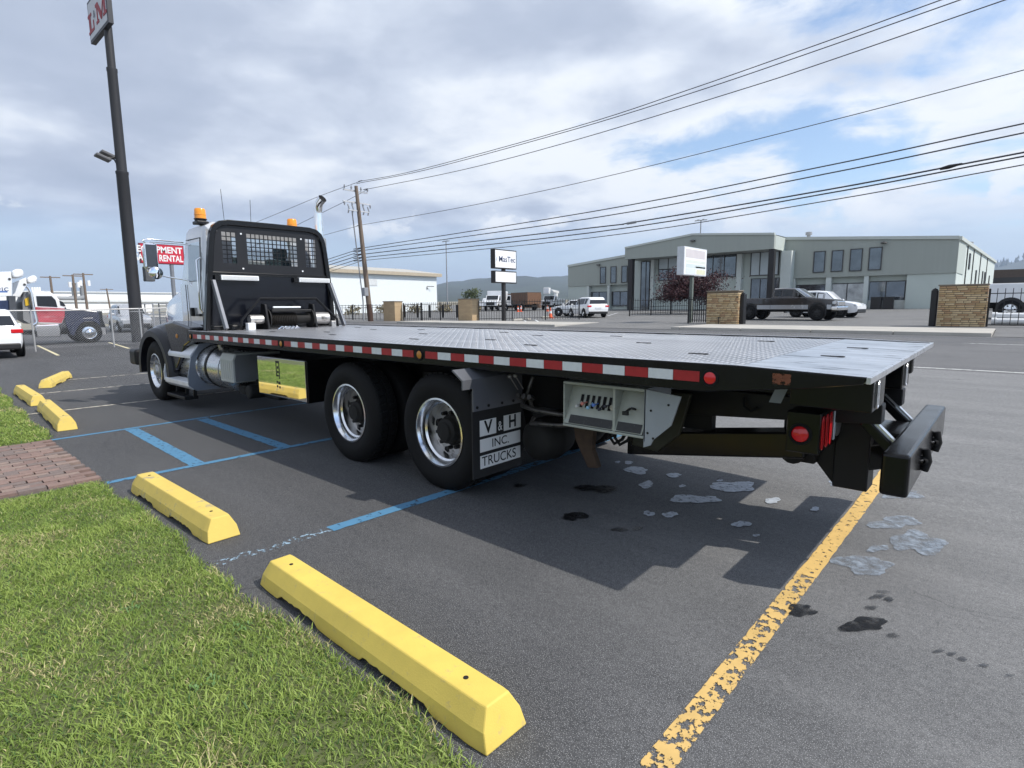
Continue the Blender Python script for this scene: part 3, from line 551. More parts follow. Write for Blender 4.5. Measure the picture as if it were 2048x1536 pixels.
# ---- chassis
for y in (3.98, 4.80):
    mb = MB(); mb.box(-12.6, -1.6, y, y + .085, .70, .985); mb.build('frame_rail', M_UND, TR, bevel=.004)
mb = MB(); mb.box(-8.6, -1.2, 4.07, 4.79, .86, .90); mb.build('sub_frame', M_UND, TR)
mb = MB(); mb.box(-12.4, -10.2, 4.1, 4.75, .55, .95); mb.box(-10.2, -8.9, 4.2, 4.65, .5, .9); mb.build('engine_block', M_UND, TR, bevel=.05)
mb = MB(); mb.cyl((-8.9, 4.43, .72), (-5.2, 4.43, .60), .06, n=12); mb.build('drive_shaft', M_UND, TR, smooth=40)
for x in (-5.156, -3.74, -11.42):
    mb = MB(); mb.cyl((x, 3.5, .52), (x, 5.35, .52), .075, n=12)
    if x > -6: mb.lathe([(0, -.2), (.14, -.19), (.2, -.1), (.22, 0), (.2, .1), (.14, .19), (0, .2)], (x, 4.42, .54), (1, 0, 0), n=16)
    mb.build('axle', M_UND, TR, smooth=50)
mb = MB()
for y in (3.82, 4.95):
    for k in range(5): mb.bar((-5.3, y, .60 + k * .018), (-3.6, y, .60 + k * .018), .09, .016)
    mb.box(-4.62, -4.28, y - .06, y + .06, .55, .95)
mb.build('spring_pack', M_UND, TR)
mb = MB(); mb.cyl((-7.9, 4.6, .62), (-6.7, 4.6, .62), .14, n=16); mb.cyl((-7.6, 5.05, .6), (-6.6, 5.05, .6), .15, n=16); mb.build('air_tank', M_UND, TR, smooth=50)
# ---- wheels
def wheel(x, yf, sgn, r, wd, dish, rear):
    w = grp('wheel', TR); ax = (0, sgn, 0); o = (x, yf, r - .012); rim = .300
    g = []; nb = 6
    t0, t1 = .055, wd - .055
    for k in range(nb):
        a = t0 + (t1 - t0) * k / nb; b = t0 + (t1 - t0) * (k + 1) / nb; g += [(r, a + .006), (r, b - .006), (r - .012, b - .004), (r - .012, b + .004)]
    prof = [(rim, .03), (rim + .03, .012), (rim + .075, .0), (r * .80, -.006), (r * .90, .006), (r - .035, .02), (r - .01, .035)] + g[:-2] + [(r - .01, wd - .035), (r - .04, wd - .02), (r * .8, wd + .004), (rim, wd - .03)]
    mb = MB(); mb.lathe(prof, o, ax, n=64); mb.build('tyre', M_RUB, w, smooth=50)
    if rear:                                                     # tread lugs across the shoulder
        n = 46; cc = Vector(o)
        for u in (.055, wd - .055 - .07):
            lug = MB()
            for k in range(n):
                a = 2 * math.pi * (k + .5) / n; e = Vector((math.cos(a), 0, math.sin(a))); tt = Vector((-math.sin(a), 0, math.cos(a)))
                lug.bar(cc + e * (r + .001) + Vector((0, sgn * u, 0)), cc + e * (r + .001) + Vector((0, sgn * (u + .07), 0)) + tt * .012, .044, .014, up=e)
            tag(lug.build('tread_lugs', M_RUB, w), kind='stuff')
    pr = [(rim - .002, .034), (rim + .014, .024), (rim + .012, .012), (rim - .004, .010), (rim - .014, .03), (rim - .026, .055), (rim - .03, dish * .42), (rim - .046, dish * .5), (rim - .05, dish * .92)]
    mb = MB(); mb.lathe(pr, o, ax, n=48); mb.build('rim', M_ALU, w, smooth=35)
    mb = MB(); mb.lathe([(rim - .05, dish * .92), (rim - .065, dish), (.19, dish - .012), (.12, dish - .018)], o, ax, n=48); dk = mb.build('disc', M_ALUD, w, smooth=35)
    mb = MB(); hub = [(.145, dish + .01), (.145, dish - .03), (.12, dish - .05), (.115, dish - .10), (.085, dish - .115), (.08, dish - .135), (0, dish - .14)]; mb.lathe(hub, o, ax, n=24); mb.build('hub', M_UND if rear else M_ALUD, w, smooth=35)
    nm = MB(); nm.cyl((0, 0, 0), (0, -sgn * .055, 0), .021, .017, n=8); me = nm.data('lug_nut', smooth=40); me.materials.append(M_BLK2 if rear else M_ALU)
    hm = MB(); hm.cyl((0, 0, 0), (0, -sgn * .004, 0), .03, n=14); hme = hm.data('hand_hole'); hme.materials.append(MATS['flat_hole_dark'])
    for k in range(10):
        a = 2 * math.pi * k / 10 + .2; piece('lug_nut', me, w, (o[0] + .165 * math.cos(a) - OFFT.x, o[1] + sgn * (dish - .012) - OFFT.y, o[2] + .165 * math.sin(a)))
        if k % 2 == 0: piece('hand_hole', hme, w, (o[0] + .222 * math.cos(a + .3) - OFFT.x, o[1] + sgn * (dish - .006) - OFFT.y, o[2] + .222 * math.sin(a + .3)))
    return w
for x in (-5.175, -3.735):
    wheel(x, 3.18, 1, .528, .30, .20, True); wheel(x, 5.66, -1, .528, .30, .20, True)
    for y in (3.53, 5.01):
        mb = MB(); mb.lathe([(.3, .02), (.4, 0), (.5, .015), (.522, .04), (.522, .25), (.5, .275), (.4, .29), (.3, .27)], (x, y, .516), (0, 1, 0), n=40); mb.build('inner_tyre', M_RUB, TR, smooth=50)
wheel(-11.42, 3.19, 1, .535, .40, .13, False); wheel(-11.42, 5.65, -1, .535, .40, .13, False)
# ---- front fender, flare, hood and cab
def fender(ya, yb, out):                                          # out=+1: outside towards -Y
    cx, cz = -11.42, .52; rings = []
    for k in range(25):
        a = math.radians(8 + (172 - 8) * k / 24); c, s = math.cos(a), math.sin(a); ri, ro = .66, .74
        ex = 1.0 + (.22 if c < 0 and False else 0)
        p = lambda r, lift=0: (cx + c * r * 1.12, cz + s * (r + lift))
        i0 = p(ri); o0 = p(ro - .02); o1 = p(ro + .03, .035); o2 = p(ro + .05, .10)
        rings.append([(i0[0], yb, i0[1]), (i0[0], ya, i0[1]), (o0[0], ya - .012 * out, o0[1]), (o1[0], ya + .05 * out, o1[1]), (o2[0], ya + .30 * out, o2[1]), (o2[0], yb, o2[1])])
    mb = MB(); mb.loft(rings); return mb
f = fender(3.24, 3.80, 1).build('fender', M_NAVY, TR, smooth=40); fender(5.60, 5.04, -1).build('fender', M_NAVY, TR, smooth=40)
for ya, yb in ((3.16, 3.30), (5.68, 5.54)):
    rings = []
    for k in range(29):
        a = math.radians(-6 + 192 * k / 28); c, s = math.cos(a), math.sin(a); sx = 1.13
        rings.append([(-11.42 + c * r * sx, y, .52 + s * r) for r, y in ((.62, ya), (.72, ya), (.765, ya + (yb - ya) * .35), (.775, yb), (.63, yb))])
    mb = MB(); mb.loft(rings); mb.build('fender_flare', M_FLARE, TR, smooth=40)
for ya, yb in ((3.22, 3.78), (5.62, 5.06)):                        # lower body behind the arch
    mb = MB(); mb.prism([(-10.62, .52), (-10.40, .62), (-9.95, 1.02), (-9.62, 1.12), (-9.62, 1.33), (-10.4, 1.42), (-10.85, 1.38), (-10.66, 1.05)], 'y', ya, yb); mb.build('cowl_skirt', M_NAVY, TR, bevel=.03, segs=3)
mb = MB(); mb.lathe([(0, -.014), (.03, -.012), (.042, .002)], (-10.25, 3.222, 1.18), n=16); mb.build('side_marker', M_AMBD, TR, smooth=40)
mb = MB(); mb.box(-12.86, -12.48, 3.17, 5.67, .56, .86); mb.build('bumper', M_BLK2, TR, bevel=.05, segs=3)
rings = []
for x, hw, zt, zb in ((-10.72, .82, 2.10, 1.25), (-11.3, .77, 2.06, 1.2), (-11.9, .70, 1.99, 1.1), (-12.4, .65, 1.90, .9), (-12.62, .62, 1.82, .86), (-12.70, .58, 1.74, .86)):
    c = 4.42; rings.append([(x, c + s * hw * a, z) for s, a, z in ((-1, 1.04, zb), (-1, 1.0, zt - .32), (-1, .94, zt - .14), (-1, .78, zt - .03), (-1, .4, zt + .02), (1, .4, zt + .02), (1, .78, zt - .03), (1, .94, zt - .14), (1, 1.0, zt - .32), (1, 1.04, zb))])
mb = MB(); mb.loft(rings); hood = mb.build('hood', M_SIL, TR, smooth=50)
mb = MB(); mb.box(-12.74, -12.69, 3.95, 4.89, .95, 1.72); mb.build('grille', M_CHR, TR, bevel=.03)
cyc = 4.42
def cring(x, hw, zr, zb=1.22, zbelt=2.06, zwin=2.68):
    pts = [(-1.0, zb), (-1.01, zbelt), (-.965, zwin), (-.93, zr - .07), (-.80, zr)]
    L_ = [(x, cyc + hw * a, z) for a, z in pts]; R_ = [(x, cyc - hw * a, z) for a, z in reversed(pts)]; return L_ + R_
RG = [cring(-9.56, .90, 2.93), cring(-9.62, .93, 2.985), cring(-9.80, .935, 3.0), cring(-10.28, .935, 2.985), cring(-10.42, .93, 2.93), None, None]
RG[5] = [(-10.74, cyc + a, z) for a, z in ((-.90, 1.22), (-.90, 1.98), (-.89, 2.06), (-.85, 2.09), (-.5, 2.12), (.5, 2.12), (.85, 2.09), (.89, 2.06), (.90, 1.98), (.90, 1.22))]
RG[6] = [(-10.82, y, z - .02) for _, y, z in RG[5]]
mb = MB(); n = 10; mb.v = [p for r in RG for p in r]
for i in range(6):
    for k in range(9):
        if i == 2 and k in (1, 7): continue                       # side windows
        if i == 4 and k in (2, 3, 4, 5, 6): continue                # windscreen
        mb.f.append((i * n + k, i * n + k + 1, (i + 1) * n + k + 1, (i + 1) * n + k))
mb.f.append(tuple(range(6 * n, 7 * n)))
cab = mb.build('cab', M_SIL, TR, smooth=35)
mb = MB()                                                         # rear wall around the rear window
yl, yr = cyc - .90, cyc + .90
for a, b, c, e in ((yl + .02, yr - .02, 1.22, 2.22), (yl + .02, yr - .02, 2.76, 2.86), (yl + .02, 3.92, 2.22, 2.76), (4.92, yr - .02, 2.22, 2.76)): mb.box(-9.575, -9.565, a, b, c, e)
mb.build('rear_wall', M_SIL, cab)
mb = MB(); mb.quad((-9.57, 3.92, 2.22), (-9.57, 4.92, 2.22), (-9.57, 4.92, 2.76), (-9.57, 3.92, 2.76)); mb.build('rear_window', M_GLS, cab)
mb = MB(); mb.quad(RG[4][2], RG[4][7], RG[5][7], RG[5][2]); mb.build('windscreen', M_GLS, cab)
for k in (1, 7):
    mb = MB(); mb.quad(*[Vector(q) for q in (RG[2][k], RG[2][k + 1], RG[3][k + 1], RG[3][k])]); mb.build('door_window', M_GLS, cab)
for y in (3.92, 4.92):
    mb = MB(); mb.box(-10.02, -9.90, y - .27, y + .27, 1.5, 2.48); mb.box(-10.01, -9.93, y - .13, y + .13, 2.48, 2.68); mb.build('seat', M_BLK2, cab, bevel=.05)
mb = MB(); mb.box(-10.72, -10.5, 3.6, 5.24, 1.7, 2.08); mb.build('dashboard', M_BLK2, cab)
yy = cyc - .948
mb = MB()
for pth in ([(-9.76, yy, 1.36), (-10.4, yy - .002, 1.36), (-10.4, yy - .004, 2.02)], [(-9.76, yy, 1.36), (-9.74, yy - .006, 2.02), (-9.76, yy + .045, 2.74), (-10.36, yy + .045, 2.74)]): mb.tube(pth, .006, 6)
mb.build('door_seam', M_BLK2, cab)
mb = MB(); mb.tube([(-9.69, yy + .01, 2.42), (-9.69, yy - .055, 2.38), (-9.69, yy - .055, 1.62), (-9.69, yy - .005, 1.55)], .014, 10); mb.build('grab_handle', M_CHR, cab, smooth=50)
mb = MB(); mb.box(-9.98, -9.82, yy - .03, yy + .01, 1.50, 1.54); mb.build('door_handle', M_BLK2, cab, bevel=.008)
mb = MB(); mb.box(-9.70, -9.62, yy - .008, yy + .02, 1.34, 1.44); mb.build('cab_badge', M_WPL, cab)
# beacons and roof lamps
for c in (PX(401, 440, -9.80), PX(584, 450, -9.80)):
    z0 = 2.975; bc = grp('beacon', TR)
    mb = MB(); mb.box(c.x - .1, c.x + .1, c.y - .09, c.y + .09, z0 - .03, z0 + .02); mb.build('bracket', M_BLK2, bc, bevel=.01)
    mb = MB(); mb.lathe([(.085, z0 + .02), (.085, z0 + .045), (.095, z0 + .05), (.095, z0 + .06), (0, z0 + .06)], (c.x, c.y, 0), (0, 0, 1), n=24); mb.build('base', M_BLK2, bc, smooth=40)
    mb = MB(); mb.lathe([(.085, z0 + .06), (.084, z0 + .115), (.088, z0 + .118), (.088, z0 + .126), (.084, z0 + .13), (.08, z0 + .20), (.068, z0 + .218), (0, z0 + .222)], (c.x, c.y, 0), (0, 0, 1), n=24); mb.build('dome', M_AMB, bc, smooth=40)
for c in (PX(450, 444, -10.0), PX(553, 450, -10.0)):
    mb = MB(); mb.box(c.x - .06, c.x + .06, c.y - .085, c.y + .085, 2.95, 3.06); mb.build('roof_lamp', M_WPL, TR, bevel=.015)
for p, q in (((449, 438), (441, 378)), ((501, 440), (500, 400))):
    a, b = PX(*p, -10.1), PX(*q, -10.1); a.z = 2.95; mb = MB(); mb.tube([a, b], .004, 5); mb.build('antenna', M_BLK2, TR)
# exhaust stack with curved tip and shield
mb = MB(); mb.tube([(-9.78, 5.60, 1.0), (-9.78, 5.60, 3.10), (-9.78, 5.60, 3.34), (-9.765, 5.60, 3.44), (-9.72, 5.60, 3.53), (-9.63, 5.62, 3.60)], [.085, .085, .075, .073, .073, .078], 18, caps=False); mb.build('exhaust_stack', M_CHR, TR, smooth=60)
mb = MB(); mb.lathe([(.072, 0), (0, .001)], (-9.655, 5.615, 3.583), (.75, .1, .6), n=18); mb.build('exhaust_mouth', MATS['flat_hole_dark'], TR)
mb = MB(); mb.lathe([(.115, 1.35), (.12, 1.38), (.12, 2.86), (.112, 2.9)], (-9.78, 5.60, 0), (0, 0, 1), n=24); mb.build('heat_shield', M_ALUD, TR, smooth=50)
# mirrors
mr = grp('mirror', TR); XM = -10.42; a, b = PX(287, 484, XM), PX(319, 538, XM)
mb = MB(); mb.box(XM - .07, XM, a.y, b.y, b.z, a.z); mb.build('housing', M_CHR, mr, bevel=.04, segs=4)
mb = MB(); mb.box(XM + .001, XM + .004, a.y + .018, b.y - .018, b.z + .025, a.z - .03); mb.build('glass', mat('mirror_glass', (.10, .10, .11), .03, metal=1.0, var=0, rvar=0), mr, bevel=.003)
c = PX(312, 546, XM + .03); mb = MB(); mb.lathe([(0, .022), (.05, .017), (.085, .006), (.10, -.004), (.10, -.014), (0, -.02)], c, (1, -.12, 0), n=28); mb.build('convex_mirror', M_CHR, mr, smooth=50)
ym = (a.y + b.y) / 2
mb = MB(); mb.tube([(XM - .03, ym - .06, a.z - .02), (XM - .03, ym - .10, a.z + .03), (XM - .03, ym, a.z + .055), (-10.5, 3.52, 2.72)], .011, 8); mb.tube([(XM - .03, ym, a.z + .01), (-10.3, 3.3, a.z + .0), (-10.2, 3.53, 2.66)], .009, 8)
mb.tube([(XM - .02, ym - .11, a.z - .1), (XM - .02, ym - .11, b.z + .02), (XM - .02, ym - .05, b.z - .05), (XM, c.y - .02, c.z), (XM + .05, 3.2, c.z - .06), (-10.2, 3.44, c.z - .11), (-10.15, 3.5, c.z - .24), (-10.15, 3.5, 1.62)], .012, 8); mb.build('mirror_arm', M_CHR, mr, smooth=50)
mb = MB(); mb.box(-10.2, -10.12, 3.43, 3.5, 1.5, 1.64); mb.build('arm_bracket', M_BLK2, mr, bevel=.015)
mr2 = grp('mirror', TR); mb = MB(); mb.box(XM - .07, XM, 5.72, 5.93, 2.2, 2.66); mb.build('housing', M_CHR, mr2, bevel=.04, segs=4); mb = MB(); mb.tube([(XM, 5.8, 2.68), (-10.4, 5.33, 2.66)], .011, 8); mb.tube([(XM, 5.8, 2.2), (-10.4, 5.35, 2.0)], .011, 8); mb.build('mirror_arm', M_CHR, mr2)
# ---- headache rack
HX = -9.27; rk = grp('headache_rack', TR)
fr = [(3.345, 1.28), (3.385, 1.7), (3.44, 2.2), (3.49, 2.62), (3.515, 2.76), (3.56, 2.86), (3.64, 2.92), (3.76, 2.945), (4.45, 2.955), (5.10, 2.955), (5.22, 2.935), (5.30, 2.875), (5.345, 2.78), (5.375, 2.62), (5.42, 2.2), (5.455, 1.7), (5.48, 1.28)]
mb = MB(); rings = []
for i, (y, z) in enumerate(fr):
    p = Vector((0, *fr[max(i - 1, 0)])); q = Vector((0, *fr[min(i + 1, len(fr) - 1)])); dd = (q - p).normalized(); nn = Vector((0, -dd.z, dd.y)); c = Vector((HX, y, z))
    rings.append([c + nn * .04 + Vector((.05, 0, 0)), c + nn * .04 - Vector((.05, 0, 0)), c - nn * .04 - Vector((.05, 0, 0)), c - nn * .04 + Vector((.05, 0, 0))])
mb.loft(rings); mb.build('outer_frame', M_BLK, rk, smooth=40, bevel=.008)
mb = MB(); mb.prism([(3.40, 1.36), (5.44, 1.36), (5.41, 2.145), (3.44, 2.145)], 'x', HX - .012, HX + .012); mb.build('lower_panel', M_BLKP, rk)
mb = MB(); mb.box(HX - .02, HX + .035, 3.38, 5.46, 1.30, 1.352); mb.box(HX - .02, HX + .03, 3.44, 5.40, 2.147, 2.185); mb.build('cross_bar', M_BLK, rk, bevel=.005)
yb_ = [3.47, 3.655, 3.865, 4.035, 4.875, 5.03, 5.225, 5.39]; zb_ = [2.187, 2.325, 2.80, 2.925]; mb = MB()
for i in range(7):
    for j in range(3):
        if j == 1 and i in (1, 3, 5): continue
        a, b = yb_[i], yb_[i + 1]
        if j == 2: a, b = max(a, 3.60), min(b, 5.26)
        mb.box(HX - .006, HX + .006, a, b, zb_[j], zb_[j + 1])
mb.build('screen_plate', mat('black_screen_plate', (.008, .008, .010), .38, var=.15, vscale=5), rk)
for a, b in ((3.655, 3.865), (4.035, 4.875), (5.03, 5.225)):
    mb = MB(); n = max(3, round((b - a) / .07)); l = (b - a) / n
    for k in range(1, n): mb.bar((HX, a + k * l, 2.325), (HX, a + k * l, 2.80), .014, .008, up=(1, 0, 0))
    for k in range(1, 7): z = 2.325 + k * .475 / 7; mb.bar((HX + .001, a, z), (HX + .001, b, z), .008, .014)
    mb.build('mesh_grille', M_BLK2, rk)
for y, z in ((3.95, 2.79), (4.955, 2.79), (3.95, 2.25), (4.955, 2.25)):
    mb = MB(); mb.cyl((HX + .004, y, z), (HX + .016, y, z), .014, n=10); mb.build('bolt', M_WPL, rk)
for a, b in ((3.575, 4.155), (4.845, 5.42)):
    lp = grp('work_lamp', TR); mb = MB(); mb.box(HX + .016, HX + .09, a, b, 2.06, 2.135); mb.build('housing', M_WPL, lp, bevel=.006)
    mb = MB(); mb.box(HX + .0905, HX + .094, a + .02, b - .02, 2.073, 2.122); mb.build('lens', M_LED, lp); mb = MB(); mb.box(HX + .014, HX + .07, a - .085, a - .003, 2.055, 2.13); mb.build('mount', M_BLK2, lp)
for p, q in (((3.46, 2.05), (3.50, 1.31)), ((5.43, 2.05), (5.52, 1.31))):
    mb = MB(); mb.bar((HX + .06, *p), (HX + .33, *q), .05, .07); mb.build('brace', mat('grey_brace', (.22, .225, .24), .35, metal=.5), rk, bevel=.006)
# winch with its guard frame
wx = grp('winch', TR); XW = -8.85
pts = [PX(483, 652, XW), PX(484, 640, XW), PX(520, 597, XW), PX(632, 597, XW), PX(674, 638, XW), PX(676, 652, XW)]
pts = [(XW, p.y, max(p.z, 1.28)) for p in pts]; mb = MB(); mb.tube(pts, .022, 6); mb.build('guard_frame', M_BLK2, wx, smooth=30)
yd0, yd1 = pts[2][1] - .02, pts[3][1] + .0
for y in (yd0 + .06, yd1 - .10):
    mb = MB(); mb.prism([(XW - .20, 1.285), (XW + .14, 1.285), (XW + .05, 1.68), (XW - .08, 1.70)], 'y', y, y + .04); mb.build('side_plate', M_BLK2, wx, bevel=.01)
mb = MB(); mb.lathe([(.16, 0), (.16, .02), (.085, .02), (.085, yd1 - yd0 - .24), (.16, yd1 - yd0 - .24), (.16, yd1 - yd0 - .22)], (XW - .02, yd0 + .11, 1.45), (0, 1, 0), n=24); mb.build('drum', M_UND, wx, smooth=40)
mb = MB()
for k in range(16): mb.lathe([(.085, 0), (.105, .014), (.085, .028)], (XW - .02, yd0 + .14 + k * .028, 1.45), (0, 1, 0), n=20)
mb.build('cable', mat('wire_rope', (.05, .045, .04), .5, metal=.5), wx, smooth=50)
mb = MB(); mb.box(XW + .0, XW + .10, yd0 + .15, yd1 - .15, 1.56, 1.60); mb.build('tension_plate', M_BLK2, wx, bevel=.01)
mb = MB(); mb.bar((XW + .03, yd0 + .2, 1.635), (XW + .03, yd1 - .3, 1.635), .03, .03); mb.build('roller', M_WPL, wx, bevel=.01)
mb = MB(); mb.cyl((XW - .02, yd1 - .05, 1.45), (XW - .02, yd1 + .20, 1.45), .10, n=18); mb.cyl((XW - .02, yd0 - .16, 1.45), (XW - .02, yd0 + .05, 1.45), .07, n=18); mb.build('gearbox', M_ALUD, wx, smooth=40)
for y, w_ in ((pts[0][1] + .08, .12), (yd1 + .24, .09)):
    mb = MB(); mb.box(XW - .05, XW + .05, y, y + w_, 1.285, 1.40); mb.build('valve_block', M_WPL if w_ > .1 else M_ALUD, wx, bevel=.012)
mb = MB()
for k in range(5): mb.tube([(XW + .12 + .03 * k, yd0 + .22 + .05 * k, 1.288), (XW + .10, yd0 + .3 + .06 * k, 1.33), (XW + .2, yd0 + .38 + .05 * k, 1.289)], .012, 6)
mb.build('chain_hook', M_ALU, wx, smooth=50)
for q_ in ((-9.22, -8.98, 3.6, 3.78, 1.283, 1.37), (-9.2, -9.0, 3.95, 4.1, 1.283, 1.38), (-9.1, -8.95, 5.3, 5.42, 1.29, 1.38)): mb = MB(); mb.box(*q_); mb.build('hydraulic_fitting', M_BLK2, wx, bevel=.02)
# ---- fuel tank, step and boxes on the near side
mb = MB(); mb.lathe([(0, -.03), (.25, -.02), (.31, .015), (.33, .06), (.33, 2.18), (.31, 2.225), (.25, 2.26), (0, 2.27)], (-10.72, 3.60, .71), (1, 0, 0), n=36); tank = mb.build('fuel_tank', M_STN, TR, smooth=40)
for x in (-9.30, -8.82):
    mb = MB(); mb.lathe([(.331, 0), (.342, 0), (.342, .06), (.331, .06)], (x, 3.60, .71), (1, 0, 0), n=36, closed=True); mb.build('tank_strap', M_BLK2 if x < -9 else M_STN, tank, smooth=40)
mb = MB(); mb.tube([(-9.0, 3.45, 1.05), (-8.8, 3.4, 1.08), (-8.5, 3.5, 1.04), (-8.3, 3.8, 1.0)], .03, 8); mb.build('fuel_hose', M_RUB, tank, smooth=50)
mb = MB(); mb.cyl((-9.1, 3.48, 1.0), (-9.1, 3.46, 1.08), .05, n=14); mb.build('filler_cap', M_ALUD, tank, smooth=40)
st = grp('cab_step', TR); pp = [(3.62, .345), (3.24, .345), (3.135, .44), (3.135, .56), (3.22, .90), (3.40, 1.05), (3.62, 1.07)]
for x, mm in ((-10.78, M_SILM), (-9.66, M_GRYP)):
    inner = [(3.60 + .345 * math.cos(t), .71 + .345 * math.sin(t)) for t in [math.pi * (.5 + k / 14) for k in range(15)]]
    poly = [(3.60, .345), (3.24, .345), (3.135, .44), (3.135, .56), (3.21, .88), (3.36, 1.06), (3.60, 1.075)] + inner[:]
    mb = MB(); mb.prism([(3.60, .33), (3.24, .33), (3.135, .43), (3.135, .56), (3.20, .86), (3.34, 1.07), (3.60, 1.09)] + [(y, z) for y, z in inner], 'x', x, x + .03); mb.build('end_plate', mm, st)
mb = MB(); mb.prism([(3.205, .845), (3.20, .90), (3.33, 1.06), (3.36, 1.05), (3.25, .90), (3.25, .845)], 'x', -10.75, -9.66); mb.box(-10.75, -9.66, 3.195, 3.25, .84, .89); mb.build('upper_tread', M_SILM, st, bevel=.006)
mb = MB(); mb.prism([(3.14, .40), (3.14, .47), (3.30, .49), (3.32, .36), (3.2, .345)], 'x', -10.75, -9.66); mb.build('lower_tread', M_SILM, st, bevel=.006)
for i, x in enumerate((-10.70, -10.25, -9.9)):
    mb = MB(); mb.bar((x, 3.32, .40), (x, 3.30, .19), .05, .02); mb.build('hanger', M_BLK2, st)
mb = MB(); mb.box(-10.75, -9.92, 3.15, 3.36, .155, .21); mb.build('drop_step', M_BLK2, st, bevel=.008)
bx_ = grp('battery_box', TR); mb = MB(); mb.prism([(3.245, .57), (3.245, .90), (3.29, .985), (3.95, .985), (3.95, .57)], 'x', -8.63, -8.18); mb.build('cover', M_BOXG, bx_, bevel=.012)
mb = MB(); mb.prism([(3.27, .585), (3.27, .895), (3.305, .965), (3.93, .965), (3.93, .585)], 'x', -8.178, -8.168); mb.build('end_panel', M_BOXD, bx_)
mb = MB()
for k in range(6): mb.box(-8.60 + k * .07, -8.565 + k * .07, 3.240, 3.246, .62, .88)
mb.build('cover_rib', M_BOXG, bx_)
mb = MB(); mb.box(-8.5, -7.5, 3.55, 3.9, .35, .6); mb.cyl((-8.0, 3.35, .45), (-8.0, 3.7, .45), .10, n=14); mb.box(-8.45, -8.2, 3.4, 3.6, .38, .52); mb.build('air_dryer', M_UND, TR, bevel=.03)
tb = grp('tool_box', TR); mb = MB(); mb.box(-7.42, -6.14, 3.265, 3.90, .50, 1.01); mb.build('box', M_BLK, tb, bevel=.01)
mb = MB(); mb.box(-7.40, -6.16, 3.252, 3.263, .515, 1.0); mb.build('mirror_door', M_MIR, tb, bevel=.003)
ex, ez, s_ = -6.84, .80, .16; mb = MB()                           # the emblem on the polished door
for a in ((-.05, .06, -.035, .30), (-.05, .30, .05, .34), (.035, .02, .05, .30), (-.05, .06, .02, .09), (-.015, .12, .015, .16), (-.015, .20, .015, .245), (-.05, -.06, -.02, -.02), (.0, -.08, .05, -.03), (-.05, -.14, -.015, -.10), (.02, -.15, .05, -.11)):
    mb.box(ex + a[0] * .9, ex + a[2] * .9, 3.2495, 3.2518, ez + (a[1] - .1) * .7, ez + (a[3] - .1) * .7)
mb.build('emblem', M_TXT, tb)
# ---- mud guard and flap with lettering
mf = grp('mud_flap', TR); XF = -3.13
mb = MB(); mb.box(XF - .012, XF, 3.03, 3.62, .245, .96); mb.build('flap', mat('flap_rubber', (.013, .013, .014), .6), mf)
mb = MB(); mb.box(XF + .001, XF + .012, 3.03, 3.62, .80, .985); mb.prism([(XF - .10, 1.135), (XF + .012, 1.06), (XF + .012, .985), (XF, .985), (XF, 1.05), (XF - .11, 1.125)], 'y', 2.92, 3.62)
mb.build('guard_bracket', mat('grey_guard', (.13, .135, .15), .4, metal=.3), mf)
for y in (3.07, 3.20, 3.36, 3.5): mb = MB(); mb.cyl((XF + .012, y, .83), (XF + .018, y, .83), .012, n=10); mb.build('bolt', M_BLK2, mf)
def fz(x0, y0, x1, y1): p, q = PX(x0, y0, XF), PX(x1, y1, XF); return p.y, q.y, q.z, p.z
PL = [fz(959, 842, 992, 852), fz(1007, 842, 1041, 852), fz(959, 880, 1034, 890), fz(959, 913, 1034, 920)]; PL = [(q[0], q[1], PX(959, yb_q, XF).z, q[3]) for q, yb_q in zip(PL, (874, 874, 906, 939))]
PL = [(PL[0][0], PL[0][1], PL[0][2], PL[0][3]), (PL[1][0], PL[1][1], PL[0][2], PL[0][3]), (PL[0][0], 3.60, PL[2][2], PL[2][3]), (PL[0][0], 3.60, PL[3][2], PL[3][3])]
for a, b, c, e in PL: mb = MB(); mb.box(XF + .001, XF + .003, a, b, c, e); mb.build('letter_plate', M_WTX, mf)
def ft(s, y, z, sz, m_, xs=1.0, b=.0): text('lettering', s, sz, m_, mf, (XF + .0042, y, z), (0, 1, 0), (0, 0, 1), xscale=xs, bold=b)
mid = lambda q: ((q[0] + q[1]) / 2, (q[2] + q[3]) / 2)
ft('V', *mid(PL[0]), .145, M_TXT, 1.0, .03); ft('H', *mid(PL[1]), .145, M_TXT, .95, .03); ft('&', (PL[0][1] + PL[1][0]) / 2, PL[0][2] + .05, .115, M_WTX, .75, .0)
ft('INC.', PL[2][0] + .24, mid(PL[2])[1], .10, M_TXT, 1.1, .005); ft('TRUCKS', PL[3][0] + .225, mid(PL[3])[1], .112, M_TXT, 1.0, .005)
# ---- rear of the chassis
mb = MB(); mb.lathe([(0, -.02), (.13, -.01), (.17, .03), (.185, .10), (.185, .16), (.19, .17), (.19, .2), (.15, .34), (.14, .36)], (-2.93, 3.55, .50), (.1, 1, 0), n=28); mb.build('hydraulic_motor', M_UND, TR, smooth=45)
mb = MB(); mb.tube([(-2.98, 3.5, .90), (-2.95, 3.42, .82), (-2.8, 3.40, .80), (-2.5, 3.42, .79)], .02, 8); mb.tube([(-2.9, 3.5, 1.05), (-2.92, 3.45, .92), (-2.9, 3.5, .78)], .016, 8); mb.tube([(-2.86, 3.46, .72), (-2.84, 3.40, .69), (-2.6, 3.42, .70), (-2.4, 3.5, .72)], .018, 8)
for k in range(3): mb.cyl((-2.98 + k * .06, 3.45, .88), (-2.98 + k * .06, 3.40, .90), .022, n=10)
mb.build('hydraulic_hose', mat('hose_fitting', (.09, .085, .08), .35, metal=.6, dirt=((.02, .02, .02), .52), dscale=12), TR, smooth=50)
mb = MB()
